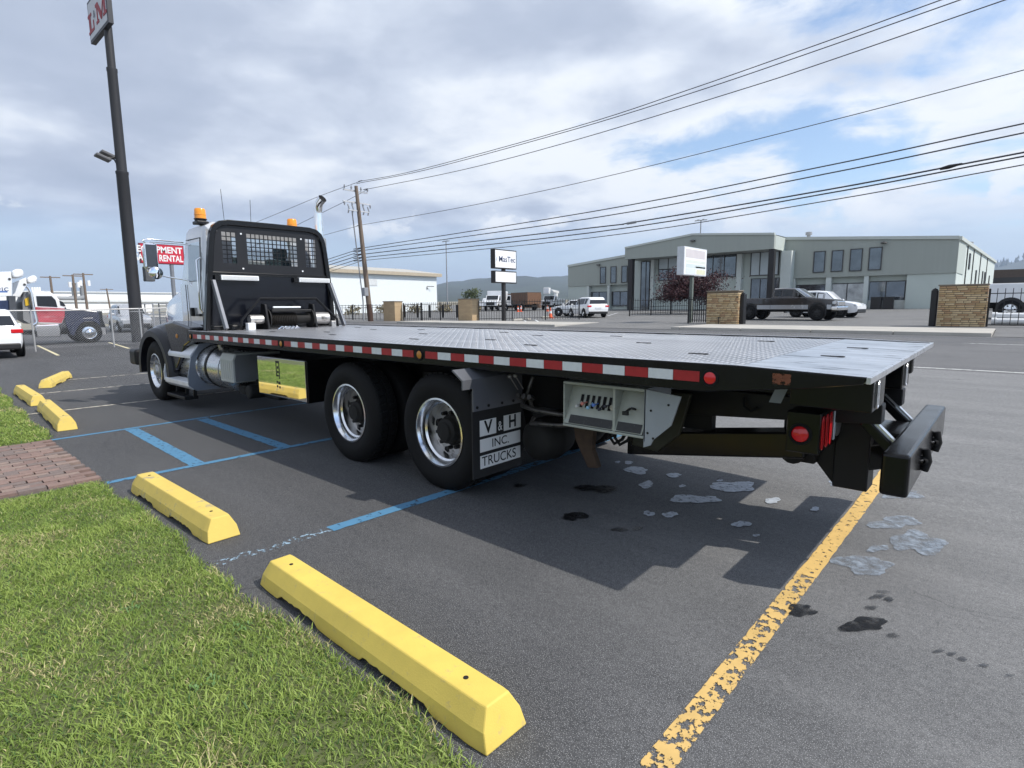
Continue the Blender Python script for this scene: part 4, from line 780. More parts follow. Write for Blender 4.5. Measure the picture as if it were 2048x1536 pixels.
for k, (x, z) in enumerate(((-3.02, 1.06), (-2.96, 1.07))): mb.cyl((x, 3.35, z), (x, 3.45, z - .12), .005, n=6); mb.lathe([(0, -.018), (.013, -.013), (.018, 0), (.013, .013), (0, .018)], (x, 3.35, z), (0, 0, 1), n=10)
mb.build('valve_lever', M_ALUD, TR, smooth=60)
mb = MB(); mb.prism([(-2.60, .75), (-2.38, .78), (-2.40, .50), (-2.34, .36), (-2.44, .345), (-2.50, .45), (-2.56, .55)], 'y', 3.62, 3.68); mb.build('spring_hanger', mat('rusty_bracket', (.06, .038, .025), .8, var=.4, vscale=14), TR, bevel=.01)
cp = grp('control_panel', TR); Yp = 3.24                          # open hydraulic control box
xa_, xb_, za, zb2 = -2.40, -1.75, .775, 1.065
mb = MB(); mb.box(xa_, xb_, Yp + .20, Yp + .22, za, zb2 + .05); mb.box(xa_, xb_, Yp, Yp + .22, zb2, zb2 + .02); mb.box(xa_, xb_, Yp - .005, Yp + .22, za - .018, za); mb.box(xa_, xa_ + .012, Yp, Yp + .2, za, zb2); mb.box(-1.985, -1.965, Yp - .002, Yp + .2, za, zb2); mb.build('case', M_PANEL, cp, bevel=.004)
mb = MB(); mb.add([(xa_ + .012, Yp + .03, za + .075), (-1.985, Yp + .03, za + .075), (-1.985, Yp + .11, zb2 - .01), (xa_ + .012, Yp + .11, zb2 - .01)], [(0, 1, 2, 3)]); mb.add([(-1.965, Yp + .03, za + .075), (xb_ - .01, Yp + .03, za + .075), (xb_ - .01, Yp + .11, zb2 - .01), (-1.965, Yp + .11, zb2 - .01)], [(0, 1, 2, 3)])
mb.add([(xa_ + .012, Yp - .002, za + .006), (-1.985, Yp - .002, za + .006), (-1.985, Yp + .03, za + .075), (xa_ + .012, Yp + .03, za + .075)], [(0, 1, 2, 3)]); mb.add([(-1.965, Yp - .002, za + .006), (xb_ - .01, Yp - .002, za + .006), (xb_ - .01, Yp + .03, za + .075), (-1.965, Yp + .03, za + .075)], [(0, 1, 2, 3)]); mb.build('face_plate', M_PANEL, cp)
M_DECAL = mat('worn_black_decal', (.025, .025, .025), .5, var=.4, vscale=40, dirt=((.3, .3, .28), .62), dscale=60)
for a, b in ((xa_ + .05, -1.99), (-1.955, xb_ - .02)):
    mb = MB(); mb.add([(a, Yp - .0045, za + .012), (b, Yp - .0045, za + .012), (b, Yp + .023, za + .068), (a, Yp + .023, za + .068)], [(0, 1, 2, 3)]); mb.build('warning_decal', M_DECAL, cp)
kcol = [(.5, .5, .48), (.55, .2, .16), (.25, .45, .6), (.1, .2, .55), (.02, .02, .03), (.02, .02, .03)]
for k in range(6):
    x = xa_ + .12 + k * .047; zc = .945; yp = Yp + .065
    mb = MB(); mb.add([(x - .012, Yp + .0475, .90), (x + .012, Yp + .0475, .90), (x + .012, Yp + .078, .99), (x - .012, Yp + .078, .99)], [(0, 1, 2, 3)]); mb.build('lever_slot', MATS['flat_hole_dark'], cp)
    mb = MB(); zz_ = .925 + (.012 if k % 2 else -.012); mb.cyl((x, Yp + .06, .94), (x, Yp + .005, zz_), .005, n=6); mb.lathe([(0, -.014), (.012, -.008), (.012, .008), (0, .014)], (x, Yp + .002, zz_), (0, 1, 0), n=12); mb.build('control_lever', mat('knob_%d' % k, kcol[k], .4, var=.05), cp, smooth=50)
mb = MB(); mb.lathe([(.022, -.012), (.022, 0)], (-2.005, Yp + .04, .93), n=16); mb.lathe([(0, -.013), (.02, -.013)], (-2.005, Yp + .04, .93), n=16); mb.build('gauge', M_ALUD, cp)
mb = MB(); mb.cyl((-1.88, Yp + .05, .935), (-1.88, Yp - .01, .92), .008, n=8); mb.box(-1.90, -1.86, Yp - .02, Yp, .90, .925); mb.cyl((-1.84, Yp + .05, .935), (-1.84, Yp + .0, .95), .008, n=8); mb.build('throttle_lever', M_TXT, cp)
mb = MB(); mb.prism([(-1.748, .70), (-1.748, 1.085), (-1.50, 1.06), (-1.56, .87), (-1.68, .76), (-1.70, .72)], 'y', Yp + .0, Yp + .012); mb.prism([(3.24, .74), (3.24, 1.085), (3.6, 1.085), (3.6, .85), (3.4, .74)], 'x', -1.75, -1.74); mb.build('side_panel', M_PANS, cp)
for x, z in ((-1.70, .95), (-1.72, .80), (-1.68, .77), (-1.58, 1.0)): mb = MB(); mb.cyl((x, Yp - .003, z), (x, Yp, z), .008, n=8); mb.build('bolt', M_UND, cp)
for dx in (0, .045): mb = MB(); mb.tube([(-2.10 + dx, 3.4, .80), (-2.08 + dx, 3.36, .70), (-2.04 + dx, 3.36, .655), (-1.99 + dx, 3.38, .69), (-1.97 + dx, 3.45, .78)], .012, 8); mb.build('cable_loop', M_RUB, TR, smooth=60)
mb = MB(); mb.tube([(-1.35, 3.9, .99), (-1.34, 3.88, .93), (-1.29, 3.88, .90), (-1.25, 3.9, .93)], .010, 8); mb.build('cable_loop', M_RUB, TR, smooth=60)
# tail frame
mb = MB(); mb.prism([(-2.55, .90), (-1.95, .80), (-1.05, .86), (-.55, .90), (-.55, 1.02), (-2.55, 1.02)], 'y', 3.94, 4.06); mb.prism([(-2.55, .90), (-1.95, .80), (-1.05, .86), (-.55, .90), (-.55, 1.02), (-2.55, 1.02)], 'y', 4.76, 4.88); mb.build('tail_frame', M_BLK2, TR, bevel=.008)
mb = MB(); mb.add([(-2.25, 3.9, .43), (-.95, 3.9, .625), (-.95, 3.9, .80), (-2.25, 3.9, .615), (-2.25, 4.12, .43), (-.95, 4.12, .625), (-.95, 4.12, .80), (-2.25, 4.12, .615)], [(0, 1, 2, 3), (7, 6, 5, 4), (0, 4, 5, 1), (1, 5, 6, 2), (2, 6, 7, 3), (3, 7, 4, 0)]); mb.build('lift_boom', M_BLK, TR, bevel=.012)
mb = MB(); mb.prism([(-2.1, .98), (-1.72, .98), (-1.80, .66), (-1.98, .50), (-2.2, .52)], 'y', 3.88, 3.92); mb.build('pivot_plate', mat('dull_olive_plate', (.035, .035, .022), .6, var=.3), TR, bevel=.01)
tl_ = grp('tail_light_box', TR); mb = MB(); mb.box(-.985, -.80, 3.60, 4.13, .735, .985); mb.build('housing', M_BLK, tl_, bevel=.008)
mb = MB(); mb.lathe([(0, -.02), (.03, -.018), (.047, -.008), (.05, .001)], (-.905, 3.60, .85), n=24); mb.build('round_lamp', M_RED, tl_, smooth=40); mb = MB(); mb.lathe([(.05, -.012), (.064, -.01), (.066, .001)], (-.905, 3.60, .85), n=24); mb.build('lamp_grommet', M_RUB, tl_, smooth=40)
for k, y in enumerate((3.66, 3.755, 3.85)):
    mb = MB(); pts_ = [(-.798, y + .028 * math.cos(t), .86 + (.075 if math.sin(t) > 0 else -.075) + .028 * math.sin(t)) for t in [2 * math.pi * i / 20 for i in range(20)]]; mb.prism([(p[1], p[2]) for p in pts_], 'x', -.8, -.7955); mb.build('stop_lamp', M_RED, tl_, bevel=.004)
mb = MB(); mb.box(-.8, -.795, 3.925, 3.965, .77, .955); mb.build('reverse_lamp', M_WPL, tl_, bevel=.008)
mb = MB(); mb.lathe([(0, .012), (.05, .012), (.06, .006), (.085, .006), (.09, 0)], (-.80, 4.045, .865), (1, 0, 0), n=24); mb.build('reflector', M_ALUD, tl_, smooth=40)
mb = MB(); mb.box(-.82, -.62, 4.10, 4.30, .42, 1.02); mb.prism([(-.82, .42), (-.95, .58), (-1.15, .70), (-1.15, .9), (-.82, 1.0)], 'y', 4.14, 4.26); mb.build('hinge_post', M_BLK2, TR, bevel=.008)
mb = MB(); mb.box(-1.12, -.92, 4.05, 4.2, .56, .74); mb.cyl((-1.05, 4.0, .63), (-1.05, 4.3, .63), .08, n=14); mb.build('pin_housing', M_UND, TR, bevel=.01)
mb = MB(); mb.bar((-.72, 4.2, .62), (-.42, 4.3, .70), .20, .16); mb.box(-.86, -.40, 4.22, 4.72, .59, .80); mb.build('lift_tongue_sun_block', M_BLK, TR, bevel=.012)  # tongue bar, plus a wide box added to block sun through the tail gap
mb = MB(); mb.box(-.475, -.345, 3.49, 5.42, .60, .835); mb.build('cross_arm', M_BLK, TR, bevel=.02, segs=3)
for y, z in ((3.49, .63), (3.49, .80)):
    pass
for y in (4.02, 4.62): mb = MB(); mb.lathe([(.012, -.03), (.026, -.02), (.03, 0), (.026, .02), (.012, .03)], (-.335, y, .70), (0, 1, 0), n=16); mb.tube([(-.33, y, .64), (-.315, y, .70), (-.33, y, .77)], .022, 8); mb.build('fork_pin', M_RUB, TR, smooth=60)
for y in (3.95, 4.75):
    mb = MB(); mb.add([(-.66, y, .96), (-.66, y + .16, .96), (-.44, y + .16, .74), (-.44, y, .74), (-.66, y, .88), (-.66, y + .16, .88), (-.47, y + .16, .68), (-.47, y, .68)], [(0, 1, 2, 3), (7, 6, 5, 4), (0, 4, 5, 1), (1, 5, 6, 2), (2, 6, 7, 3), (3, 7, 4, 0)]); mb.build('fork_holder', M_BLK, TR, bevel=.008)
    mb = MB(); mb.bar((-.655, y + .03, .975), (-.435, y + .03, .755), .05, .012); mb.build('wear_strip', M_EDGE, TR)
mb = MB(); mb.add([(-1.10, 3.62, 1.02), (-1.06, 3.62, 1.125), (-.99, 3.62, 1.125), (-1.03, 3.62, 1.02)], [(0, 1, 2, 3)]); mb.build('mirror_tag', M_GRYP, TR)
# ================================================================== surroundings
M_BRKM = mat('pillar_mortar', (0.16, 0.125, 0.085), 0.9, var=0.15, vscale=6, bump=.3)
BRK = [mat('tan_brick_%d' % i, c, 0.88, var=0.2, vscale=12, bump=.3, bscale=60) for i, c in enumerate([(0.47, 0.33, 0.17), (0.54, 0.40, 0.23), (0.58, 0.45, 0.27), (0.42, 0.27, 0.15)])]
def brick_mat():
    m = bpy.data.materials.new('far_tan_brick'); m.use_nodes = True; N, L, b = nodes_of(m); co = N.new('ShaderNodeTexCoord'); mp = N.new('ShaderNodeMapping'); mp.inputs['Rotation'].default_value = (math.radians(90), 0, 0); L.new(co.outputs['Object'], mp.inputs[0])
    t = N.new('ShaderNodeTexBrick'); t.inputs['Scale'].default_value = 1; t.inputs['Brick Width'].default_value = .33; t.inputs['Row Height'].default_value = .1; t.inputs['Mortar Size'].default_value = .012; t.inputs['Color1'].default_value = (.52, .38, .22, 1); t.inputs['Color2'].default_value = (.44, .31, .18, 1); t.inputs['Mortar'].default_value = (.22, .18, .13, 1); L.new(mp.outputs[0], t.inputs['Vector']); L.new(t.outputs[0], b.inputs['Base Color']); b.inputs['Roughness'].default_value = .9; return m
M_BRKF = brick_mat(); M_CAP = mat('pillar_cap', (.22, .19, .15), .8); M_IRON = mat('black_iron', (.012, .012, .013), .45, var=.2)
brm = []
for i in range(4):
    for l in (.36, .27):
        mb = MB(); mb.box(-l / 2, l / 2, -.03, .03, -.036, .036); me = mb.data('brick'); me.materials.append(BRK[i]); brm.append((l, me))
def pillar(x0, x1, Y, h, dep, label, bricks):
    z = tz(Y); o = thing('brick_pillar', label, 'pillar', ((x0 + x1) / 2, Y + dep / 2, z), group='tan brick pillars along the fence')
    hw = (x1 - x0) / 2; mb = MB(); mb.box(-hw, hw, -dep / 2, dep / 2, -.1, h - .06); mb.build('core', M_BRKM if bricks else M_BRKF, o)
    mb = MB(); mb.box(-hw - .05, hw + .05, -dep / 2 - .05, dep / 2 + .05, h - .06, h); mb.build('cap', M_CAP, o, bevel=.012)
    if bricks:
        rows = int((h - .07) / .1)
        for r in range(rows):
            zz_ = .05 + r * .1
            x = -hw; first = random.uniform(.12, .36)
            while x < hw - .05:
                l, me = random.choice(brm); l2 = min(l, hw - x, first if x == -hw else 9)
                if l2 > .08: piece('brick', me, o, (x + l2 / 2, -dep / 2 - random.uniform(-.004, .006), zz_), random.uniform(-.01, .01), (l2 / l, 1, 1))
                x += l2 + .022
            y = -dep / 2 + .03
            while y < dep / 2 - .05:
                l, me = random.choice(brm); l2 = min(l, dep / 2 - y)
                if l2 > .08: piece('brick', me, o, (hw + random.uniform(-.004, .006), y + l2 / 2, zz_), math.pi / 2, (l2 / l, 1, 1))
                y += l2 + .022
    return o
pillar(-2.86, -1.08, 34.0, 1.98, .75, 'wide tan brick pillar with dark cap beside the white service truck', True)
pillar(-13.88, -12.06, 33.1, 1.95, .75, 'wide tan brick pillar in front of the grey pickup, tap pipe at its foot', True)
pillar(-33.42, -31.85, 31.0, 1.80, .8, 'tan brick pillar between the sliding gate and the two-panel sign fence', False)
pillar(-40.85, -39.25, 29.1, 1.72, .8, 'tan brick pillar nearest the wooden utility pole', False)
tp = thing('standpipe', 'thin dark tap pipe standing against the brick pillar', 'pipe', (-13.1, 32.98, tz(33))); mb = MB(); mb.tube([(0, 0, 0), (0, 0, .38), (.12, 0, .38)], .025, 6); mb.build('pipe', M_IRON, tp); mb = MB(); mb.box(-.06, .06, -.03, .03, .38, .42); mb.build('tap', M_IRON, tp)
pkm = MB(); pkm.box(-.014, .014, -.014, .014, 0, 1.0); pkd = pkm.data('picket'); pkd.materials.append(M_IRON)
psm = MB(); psm.box(-.04, .04, -.04, .04, 0, 1.0); psd = psm.data('post'); psd.materials.append(M_IRON)
def iron_fence(A, B, h, sp, label, posts=2.6, rails=(.12, .5, .9), name='iron_fence', wide=1.0, pk=True):
    A, B = Vector((A[0], A[1], 0)), Vector((B[0], B[1], 0)); L_ = (B - A).length; d = (B - A) / L_; o = thing(name, label, 'gate' if 'gate' in name else 'fence', (A.x, A.y, 0), world=True, group='black iron fencing across the road'); rz = math.atan2(d.y, d.x)
    n = int(L_ / sp)
    if pk:
        for i in range(n + 1):
            p = A + d * min(L_, i * sp); piece('picket', pkd, o, (p.x - A.x, p.y - A.y, tz(p.y) + .06), rz, (wide, wide, h - .06))
    m_ = max(1, round(L_ / posts))
    for i in range(m_ + 1):
        p = A + d * (L_ * i / m_); piece('post', psd, o, (p.x - A.x, p.y - A.y, tz(p.y) - .05), rz, (1, 1, h + .04))
    for f in rails:
        mb = MB(); mb.bar((A.x, A.y, tz(A.y) + h * f), (B.x, B.y, tz(B.y) + h * f), .035, .04); mb.build('rail', M_IRON, o)
    return o
iron_fence((-1.0, 34.35), (14, 34.6), 1.75, .27, 'black iron fence running from the wide pillar in front of white pipes', rails=(.04, .44, .87))
gl = iron_fence((-15.2, 33.5), (-13.9, 33.45), 1.62, .14, 'short black iron gate leaf folded beside the brick pillar', posts=1.3, name='gate_leaf', wide=1.6)
for x, y, lb in ((-3.05, 34.3, 'black gate end post against the left side of the wide brick pillar'), (-11.95, 33.5, 'black gate end post against the brick pillar before the pickup')):
    o = thing('gate_post', lb, 'gate post', (x, y, tz(y))); mb = MB(); mb.box(-.13, .13, -.12, .35, 0, 1.72); mb.build('post', M_IRON, o, bevel=.02); mb = MB(); mb.box(-.10, .10, -.14, -.12, .1, 1.6); mb.build('hinge_plate', M_IRON, o); mb = MB(); mb.lathe([(.1, 1.72), (.12, 1.76), (0, 1.84)], (0, .1, 0), (0, 0, 1), n=10); mb.build('finial', M_IRON, o)
g = iron_fence((-39.1, 29.9), (-33.5, 31.2), 1.55, .2, 'black sliding iron gate between two tan brick pillars', posts=1.87, name='sliding_gate')
for t in (.02, .27, .49, .72, .97):
    p = Vector((-39.1, 29.85, 0)).lerp(Vector((-33.5, 31.15, 0)), t); mb = MB(); mb.box(p.x - .11, p.x + .11, p.y - .03, p.y + .03, tz(30) + .3, tz(30) + 1.35); mb.build('gate_panel', M_IRON, g)
iron_fence((-31.7, 31.6), (-25.6, 36.6), 1.62, .2, 'black picket fence behind the two-panel sign', posts=2.6)
iron_fence((-25.4, 44.0), (-22.5, 58), 1.5, .35, 'black picket fence running up to the office entrance', posts=3)
iron_fence((-70, 29.6), (-41.0, 29.9), 1.45, .55, 'black iron fence in front of the white warehouse by the utility pole', posts=2.9, rails=(.1, .8, .95))
# ---- office building
M_WUP = mat('upper_grey_green_cladding', (0.34, 0.365, 0.33), 0.7, var=0.05, vscale=.6, stretch=(6, 1, .3)); M_WLO = mat('lower_pale_wall', (0.50, 0.55, 0.51), 0.8, var=0.05, vscale=.8)
M_PIL = mat('pale_pilaster', (0.58, 0.62, 0.59), 0.75, var=.05); M_DKC = mat('dark_column', (.018, .016, .016), .4); M_FRM = mat('window_frame_dark', (.05, .05, .05), .5); M_ROOF = mat('grey_roof', (.33, .34, .32), .8, var=.06)
M_TRIM = mat('pale_roof_trim', (.52, .55, .51), .6, var=.04); M_GLB = mat('office_glass', (.16, .175, .19), .05, metal=.75, var=.25, vscale=.8, rvar=.02); M_GLW = mat('foil_backed_glass', (.45, .46, .46), .25, metal=.6, var=.5, vscale=1.2, rvar=.1); M_PALE = mat('pale_window_pane', (.50, .56, .58), .4, var=.05)  # pale panes: one even colour, paler than the office glass
M_SIDE = mat('side_wall_panel', (.56, .61, .57), .7, var=.05, vscale=.7)
OB = thing('office_building', 'two-storey grey green office building with low gable roof and dark entrance columns', 'building', (-26, 67, tz(67)), world=True)
FY = 67.0; zg = tz(FY)
XL, XRr = -48.8, -4.5; xa = -26.6; zL, zR, zA = 7.27, 7.55, 9.25; zP = 4.42
mb = MB(); mb.prism([(XL, zP), (XRr, zP), (XRr, zR), (xa, zA), (XL, zL)], 'y', FY - .1, FY + .5); mb.build('upper_wall', M_WUP, OB)
for a, b in (((XL, zL), (xa, zA)), ((xa, zA), (XRr, zR))):
    mb = MB(); mb.bar((a[0], FY - .06, a[1] + .06), (b[0], FY - .06, b[1] + .06), .35, .30); mb.build('roof_trim', M_TRIM, OB)
mb = MB(); mb.add([(XL, FY, zL), (xa, FY, zA), (XRr, FY, zR), (XL, 110, zL), (xa, 110, zA), (XRr + 1.5, 110, zR)], [(0, 1, 4, 3), (1, 2, 5, 4)]); mb.build('roof', M_ROOF, OB)
mb = MB(); mb.add([(XL, FY + .6, zg - .2), (XRr, FY + .6, zg - .2), (XRr, FY + .6, zP + .1), (XL, FY + .6, zP + .1)], [(0, 1, 2, 3)]); mb.add([(XL, FY + .5, zg - .2), (XL, 110, zg - .2), (XL, 110, zL), (XL, FY + .5, zL)], [(0, 1, 2, 3)]); mb.build('lower_wall', M_WLO, OB)
mb = MB(); mb.prism([(XRr, FY + .5), (XRr + 1.5, 110), (XRr + 1.3, 110), (XRr - .2, FY + .5)], 'z', zg - .2, zR - .02); mb.build('side_wall', M_SIDE, OB)
mb = MB(); mb.bar((XRr - .0, FY - .1, zR + .0), (XRr + 1.5, 110, zR + .0), .4, .32); mb.build('roof_trim', M_TRIM, OB)
mb = MB(); mb.prism([(XRr + .01, FY - .09), (XRr + .24, FY + 5.0), (XRr + .15, FY + 5.0), (XRr + .002, FY - .09)], 'z', zP, zR - .15); mb.build('corner_panel', mat('corner_cladding', (.44, .48, .44), .7, var=.05), OB)
for Yq in (74, 80, 88, 97):
    t = (Yq - FY) / 43; mb = MB(); mb.box(XRr + 1.5 * t + .0, XRr + 1.5 * t + .08, Yq, Yq + .18, zg, zR - .2); mb.build('down_pipe', M_FRM, OB)
for Yq, z0, z1 in ((76.2, zR - 2.4, zR - .8), (84, zg + .5, zR - 2.2), (92, zg + .6, zR - 2.0), (95, zg + .6, zR - 2.0), (102, zg + 1.5, zR - 2.2)):
    t = (Yq - FY) / 43; mb = MB(); mb.box(XRr + 1.5 * t, XRr + 1.5 * t + .09, Yq, Yq + 1.3, z0, z1); mb.build('side_window', M_FRM, OB)
def bq(x0, y0, x1, y1, Y): a = PY(x0, y0, Y); b = PY(x1, y1, Y); return a.x, b.x, b.z, a.z
def owin(x0, y0, x1, y1, Y, panes=1, m=None, fr=.09, parent=OB):
    a, b, c, e = bq(x0, y0, x1, y1, Y); mb = MB()
    for k in range(panes + 1): x = a + (b - a) * k / panes; mb.box(x - fr / 2, x + fr / 2, Y - .07, Y + .1, c, e)
    mb.box(a + fr / 2, b - fr / 2, Y - .06, Y + .09, c, c + fr); mb.box(a + fr / 2, b - fr / 2, Y - .06, Y + .09, e - fr, e); w = mb.build('window', M_FRM, parent)
    for k in range(panes):
        l = (b - a) / panes; mb = MB(); mm = m[k % len(m)] if isinstance(m, (list, tuple)) else (m or M_GLB); mb.box(a + l * k + fr / 2, a + l * (k + 1) - fr / 2, Y - .02, Y + .05, c + fr, e - fr); mb.build('pane', mm, w)
for x0, x1, y0, y1 in ((1201, 1211, 534, 567), (1222, 1232, 533, 566), (1244, 1254, 532, 565), (1629, 1648, 503, 545), (1665, 1684, 501, 543), (1702, 1722, 498, 542), (1740, 1761, 495, 540)): owin(x0, y0, x1, y1, FY - .12)
owin(1183, 584, 1214, 612, FY + .5, 2); owin(1225, 583, 1256, 612, FY + .5, 2)
owin(1591, 570, 1649, 602, FY + .5, 2); owin(1662, 567, 1726, 603, FY + .5, 2, M_GLW); owin(1736, 563, 1808, 603, FY + .5, 2)
for x0, x1 in ((1174, 1178), (1215, 1219), (1652, 1660), (1728, 1734), (1580, 1588)):
    a, b, _, _ = bq(x0, 560, x1, 600, FY); mb = MB(); mb.box(a, b, FY - .05, FY + .55, zg - .1, zP - .005); mb.build('pilaster', M_PIL, OB)
for a, b in ((XL, PY(1174, 600, FY).x), (PY(1810, 600, FY).x, XRr)):
    mb = MB(); mb.box(a, b, FY + .02, FY + .58, zg - .1, zP - .005); mb.build('wall_panel', M_WLO, OB)
mb = MB(); a = PY(1660, 600, FY).x; mb.box(a, PY(1810, 600, FY).x, FY + .3, FY + .57, zg - .1, zg + .85); mb.build('sill_wall', mat('block_sill', (.5, .52, .49), .8), OB)
CYY = 63.0; cl, cr = -37.2, -19.5; ca = -28.4                     # entrance canopy
mb = MB(); mb.prism([(cl, 7.36), (cr, 7.40), (cr, 8.86), (ca, 9.58), (cl, 8.70)], 'y', CYY, CYY + .5); mb.build('canopy_fascia', M_WUP, OB)
for q_ in ((cr - .4, cr, CYY + .5, FY - .12, 7.40, 8.80), (cl, cl + .4, CYY + .5, FY - .12, 7.36, 8.66)): mb = MB(); mb.box(*q_); mb.build('canopy_side', mat('canopy_side_panel', (.46, .50, .46), .7, var=.05), OB)
mb = MB(); mb.add([(cl, CYY, 8.7), (ca, CYY, 9.58), (cr, CYY, 8.86), (cl, FY, 8.75), (ca, FY, 9.62), (cr, FY, 8.9)], [(0, 1, 4, 3), (1, 2, 5, 4)]); mb.add([(cl, CYY + .3, 7.38), (cr, CYY + .3, 7.42), (cr, FY + .6, 7.42), (cl, FY + .6, 7.38)], [(0, 1, 2, 3)]); mb.build('canopy_roof', M_ROOF, OB)
for a, b in (((cl, 8.7), (ca, 9.58)), ((ca, 9.58), (cr, 8.86))):
    mb = MB(); mb.bar((a[0], CYY + .05, a[1] + .06), (b[0], CYY + .05, b[1] + .06), .3, .22); mb.build('roof_trim', M_TRIM, OB)
for x0, x1 in ((1256, 1264), (1535, 1544)):
    a, b, _, _ = bq(x0, 560, x1, 600, CYY + .3); mb = MB(); mb.box(a, b, CYY + .2, CYY + .8, zg - .4, 7.38); mb.build('dark_column', M_DKC, OB)
mb = MB(); mb.box(PY(1266, 560, FY).x, PY(1588, 560, FY).x, FY - .6, FY - .2, zg - .1, 7.36); mb.build('entrance_wall', M_WLO, OB)
EY = FY - .72
for x0, x1 in ((1301, 1306), (1472, 1480), (1560, 1578)):
    a, b, _, _ = bq(x0, 560, x1, 600, EY - .5); mb = MB(); mb.box(a, b, EY - .55, EY + .1, zg - .1, 7.35); mb.build('pilaster', M_PIL, OB)
owin(1283, 523, 1300, 622, EY, 2); owin(1318, 516, 1356, 538, EY, 2, M_PALE); owin(1318, 539, 1356, 560, EY, 2); owin(1405, 506, 1471, 553, EY, 3); owin(1503, 505, 1556, 550, EY, 3, M_PALE); owin(1503, 557, 1556, 602, EY, 3)
for px_, py_ in ((1197, 530), (1386, 482), (1768, 486)):
    c = PY(px_, py_, FY - .3 if px_ != 1386 else CYY - .1); mb = MB(); mb.lathe([(0, .15), (.22, .1), (.32, -.02), (.2, -.05), (0, -.06)], (c.x, c.y - .05, c.z), (0, 0, 1), n=14); mb.build('wall_lamp', M_FRM, OB, smooth=50)
for px_, py_ in ((1617, 470), (1937, 492)):
    c = PY(px_, py_ + 8, 80); mb = MB(); mb.cyl((c.x, 80, c.z - .4), (c.x, 80, c.z + .5), .22, n=10); mb.cyl((c.x, 80, c.z + .5), (c.x, 80, c.z + .85), .38, n=10); mb.build('roof_vent', M_ALUD, OB)
for i, px_ in enumerate((1752, 1776)):
    c = PY(px_, 612, 66); o = thing('rubbish_bin', ('dark square rubbish bin standing left under the big office window', 'dark square rubbish bin standing right under the big office window')[i], 'bin', (c.x, 66, tz(66))); mb = MB(); mb.box(-.45, .45, -.35, .35, 0, 1.1); mb.build('body', M_DKC, o, bevel=.05); mb = MB(); mb.box(-.48, .48, -.38, .38, 1.1, 1.2); mb.build('lid', M_FRM, o, bevel=.04)
# shrubs / red maple
def leafy(name, c, rx, ry, rz_, n, ls, m, parent, seed, layers=0):
    r = np.random.default_rng(seed); P = []; k = 46
    cen = r.normal(0, 1, (k, 3)); cen /= np.linalg.norm(cen, axis=1)[:, None]; cen *= (r.random((k, 1)) ** .45) * .82
    if layers: cen[:, 2] = np.round(cen[:, 2] * layers) / layers
    idx = r.integers(0, k, n); off = r.normal(0, 1, (n, 3)) * np.array([.20, .20, .11]); p = (cen[idx] + off) * np.array([rx, ry, rz_])
    if layers: p[:, 2] -= .12 * rz_ * (p[:, 0] ** 2 / rx ** 2 + p[:, 1] ** 2 / ry ** 2)
    a = r.normal(0, 1, (n, 3)); a /= np.linalg.norm(a, axis=1)[:, None]; b = np.cross(a, r.normal(0, 1, (n, 3))); b /= np.linalg.norm(b, axis=1)[:, None]; s = (ls * (.6 + .8 * r.random(n)))[:, None]
    V = np.stack([p - a * s, p + b * s * .5, p + a * s, p - b * s * .5], 1).reshape(-1, 3) + np.array(c)
    mb = MB(); mb.v = [tuple(v) for v in V]; mb.f = [(4 * i, 4 * i + 1, 4 * i + 2, 4 * i + 3) for i in range(n)]; return mb.build(name, m, parent)
M_MAP = mat('dark_red_leaf', (0.05, 0.014, 0.017), .6, var=.6, vscale=1.2); M_BARK = mat('bark', (.06, .045, .035), .9, var=.3, bump=.4)
MT = thing('maple_tree', 'dark red leaved Japanese maple tree in front of the office entrance', 'tree', (-22.3, 50, tz(50)), world=True)
mc = PY(1383, 566, 50); mb = MB(); mb.tube([(mc.x, 50, tz(50) - .1), (mc.x + .1, 50, tz(50) + 1.0), (mc.x - .1, 50, mc.z)], [.18, .14, .06], 8)
for k in range(7): a = k * .9; mb.tube([(mc.x + .05, 50, tz(50) + 1.0 + .1 * k), (mc.x + 1.1 * math.cos(a), 50 + 1.1 * math.sin(a), mc.z - .4), (mc.x + 2.2 * math.cos(a), 50 + 2.0 * math.sin(a), mc.z + .1 * k - .3)], [.08, .05, .02], 6)
mb.build('trunk', M_BARK, MT, smooth=60); leafy('crown', (mc.x, 50, mc.z - .15), 3.5, 3.0, 2.3, 15000, .085, M_MAP, MT, 5, layers=5)
# ---- signs
M_SGW = mat('white_sign_face', (.80, .81, .82), .45, var=.03); M_SGD = mat('dark_sign_frame', (.02, .018, .018), .5, var=.1); M_NVT = mat('navy_lettering', (.02, .035, .10), .5); M_SGR = mat('red_sign_face', (.52, .02, .045), .45, var=.06)
def frame_box(parent, x0, x1, y0, y1, z0, z1, face, m_face, m_body, t=.05):   # sign cabinet; face is '+x' or '-y'
    mb = MB(); mb.box(x0, x1, y0, y1, z0, z1); mb.build('cabinet', m_body, parent, bevel=.01); mb = MB()
    if face == '+x': mb.box(x1, x1 + .01, y0 + t, y1 - t, z0 + t, z1 - t)
    else: mb.box(x0 + t, x1 - t, y0 - .01, y0, z0 + t, z1 - t)
    return mb.build('sign_face', m_face, parent)
SM = thing('pylon_sign', 'tall sign with two white panels on one black post, upper panel lettered MasTec', 'sign', (-29.9, 32.3, tz(32)), world=True)
X = -29.75; a = PX(991, 499, X); b = PX(1031, 536, X); a2 = PX(991, 543, X); b2 = PX(1031, 565, X)
frame_box(SM, X - .42, X, a.y - .12, b.y + .12, b.z - .12, a.z + .06, '+x', M_SGW, M_SGD, .08); frame_box(SM, X - .42, X, a.y - .10, b.y + .12, b2.z - .08, a2.z + .08, '+x', M_SGW, M_SGD, .08)
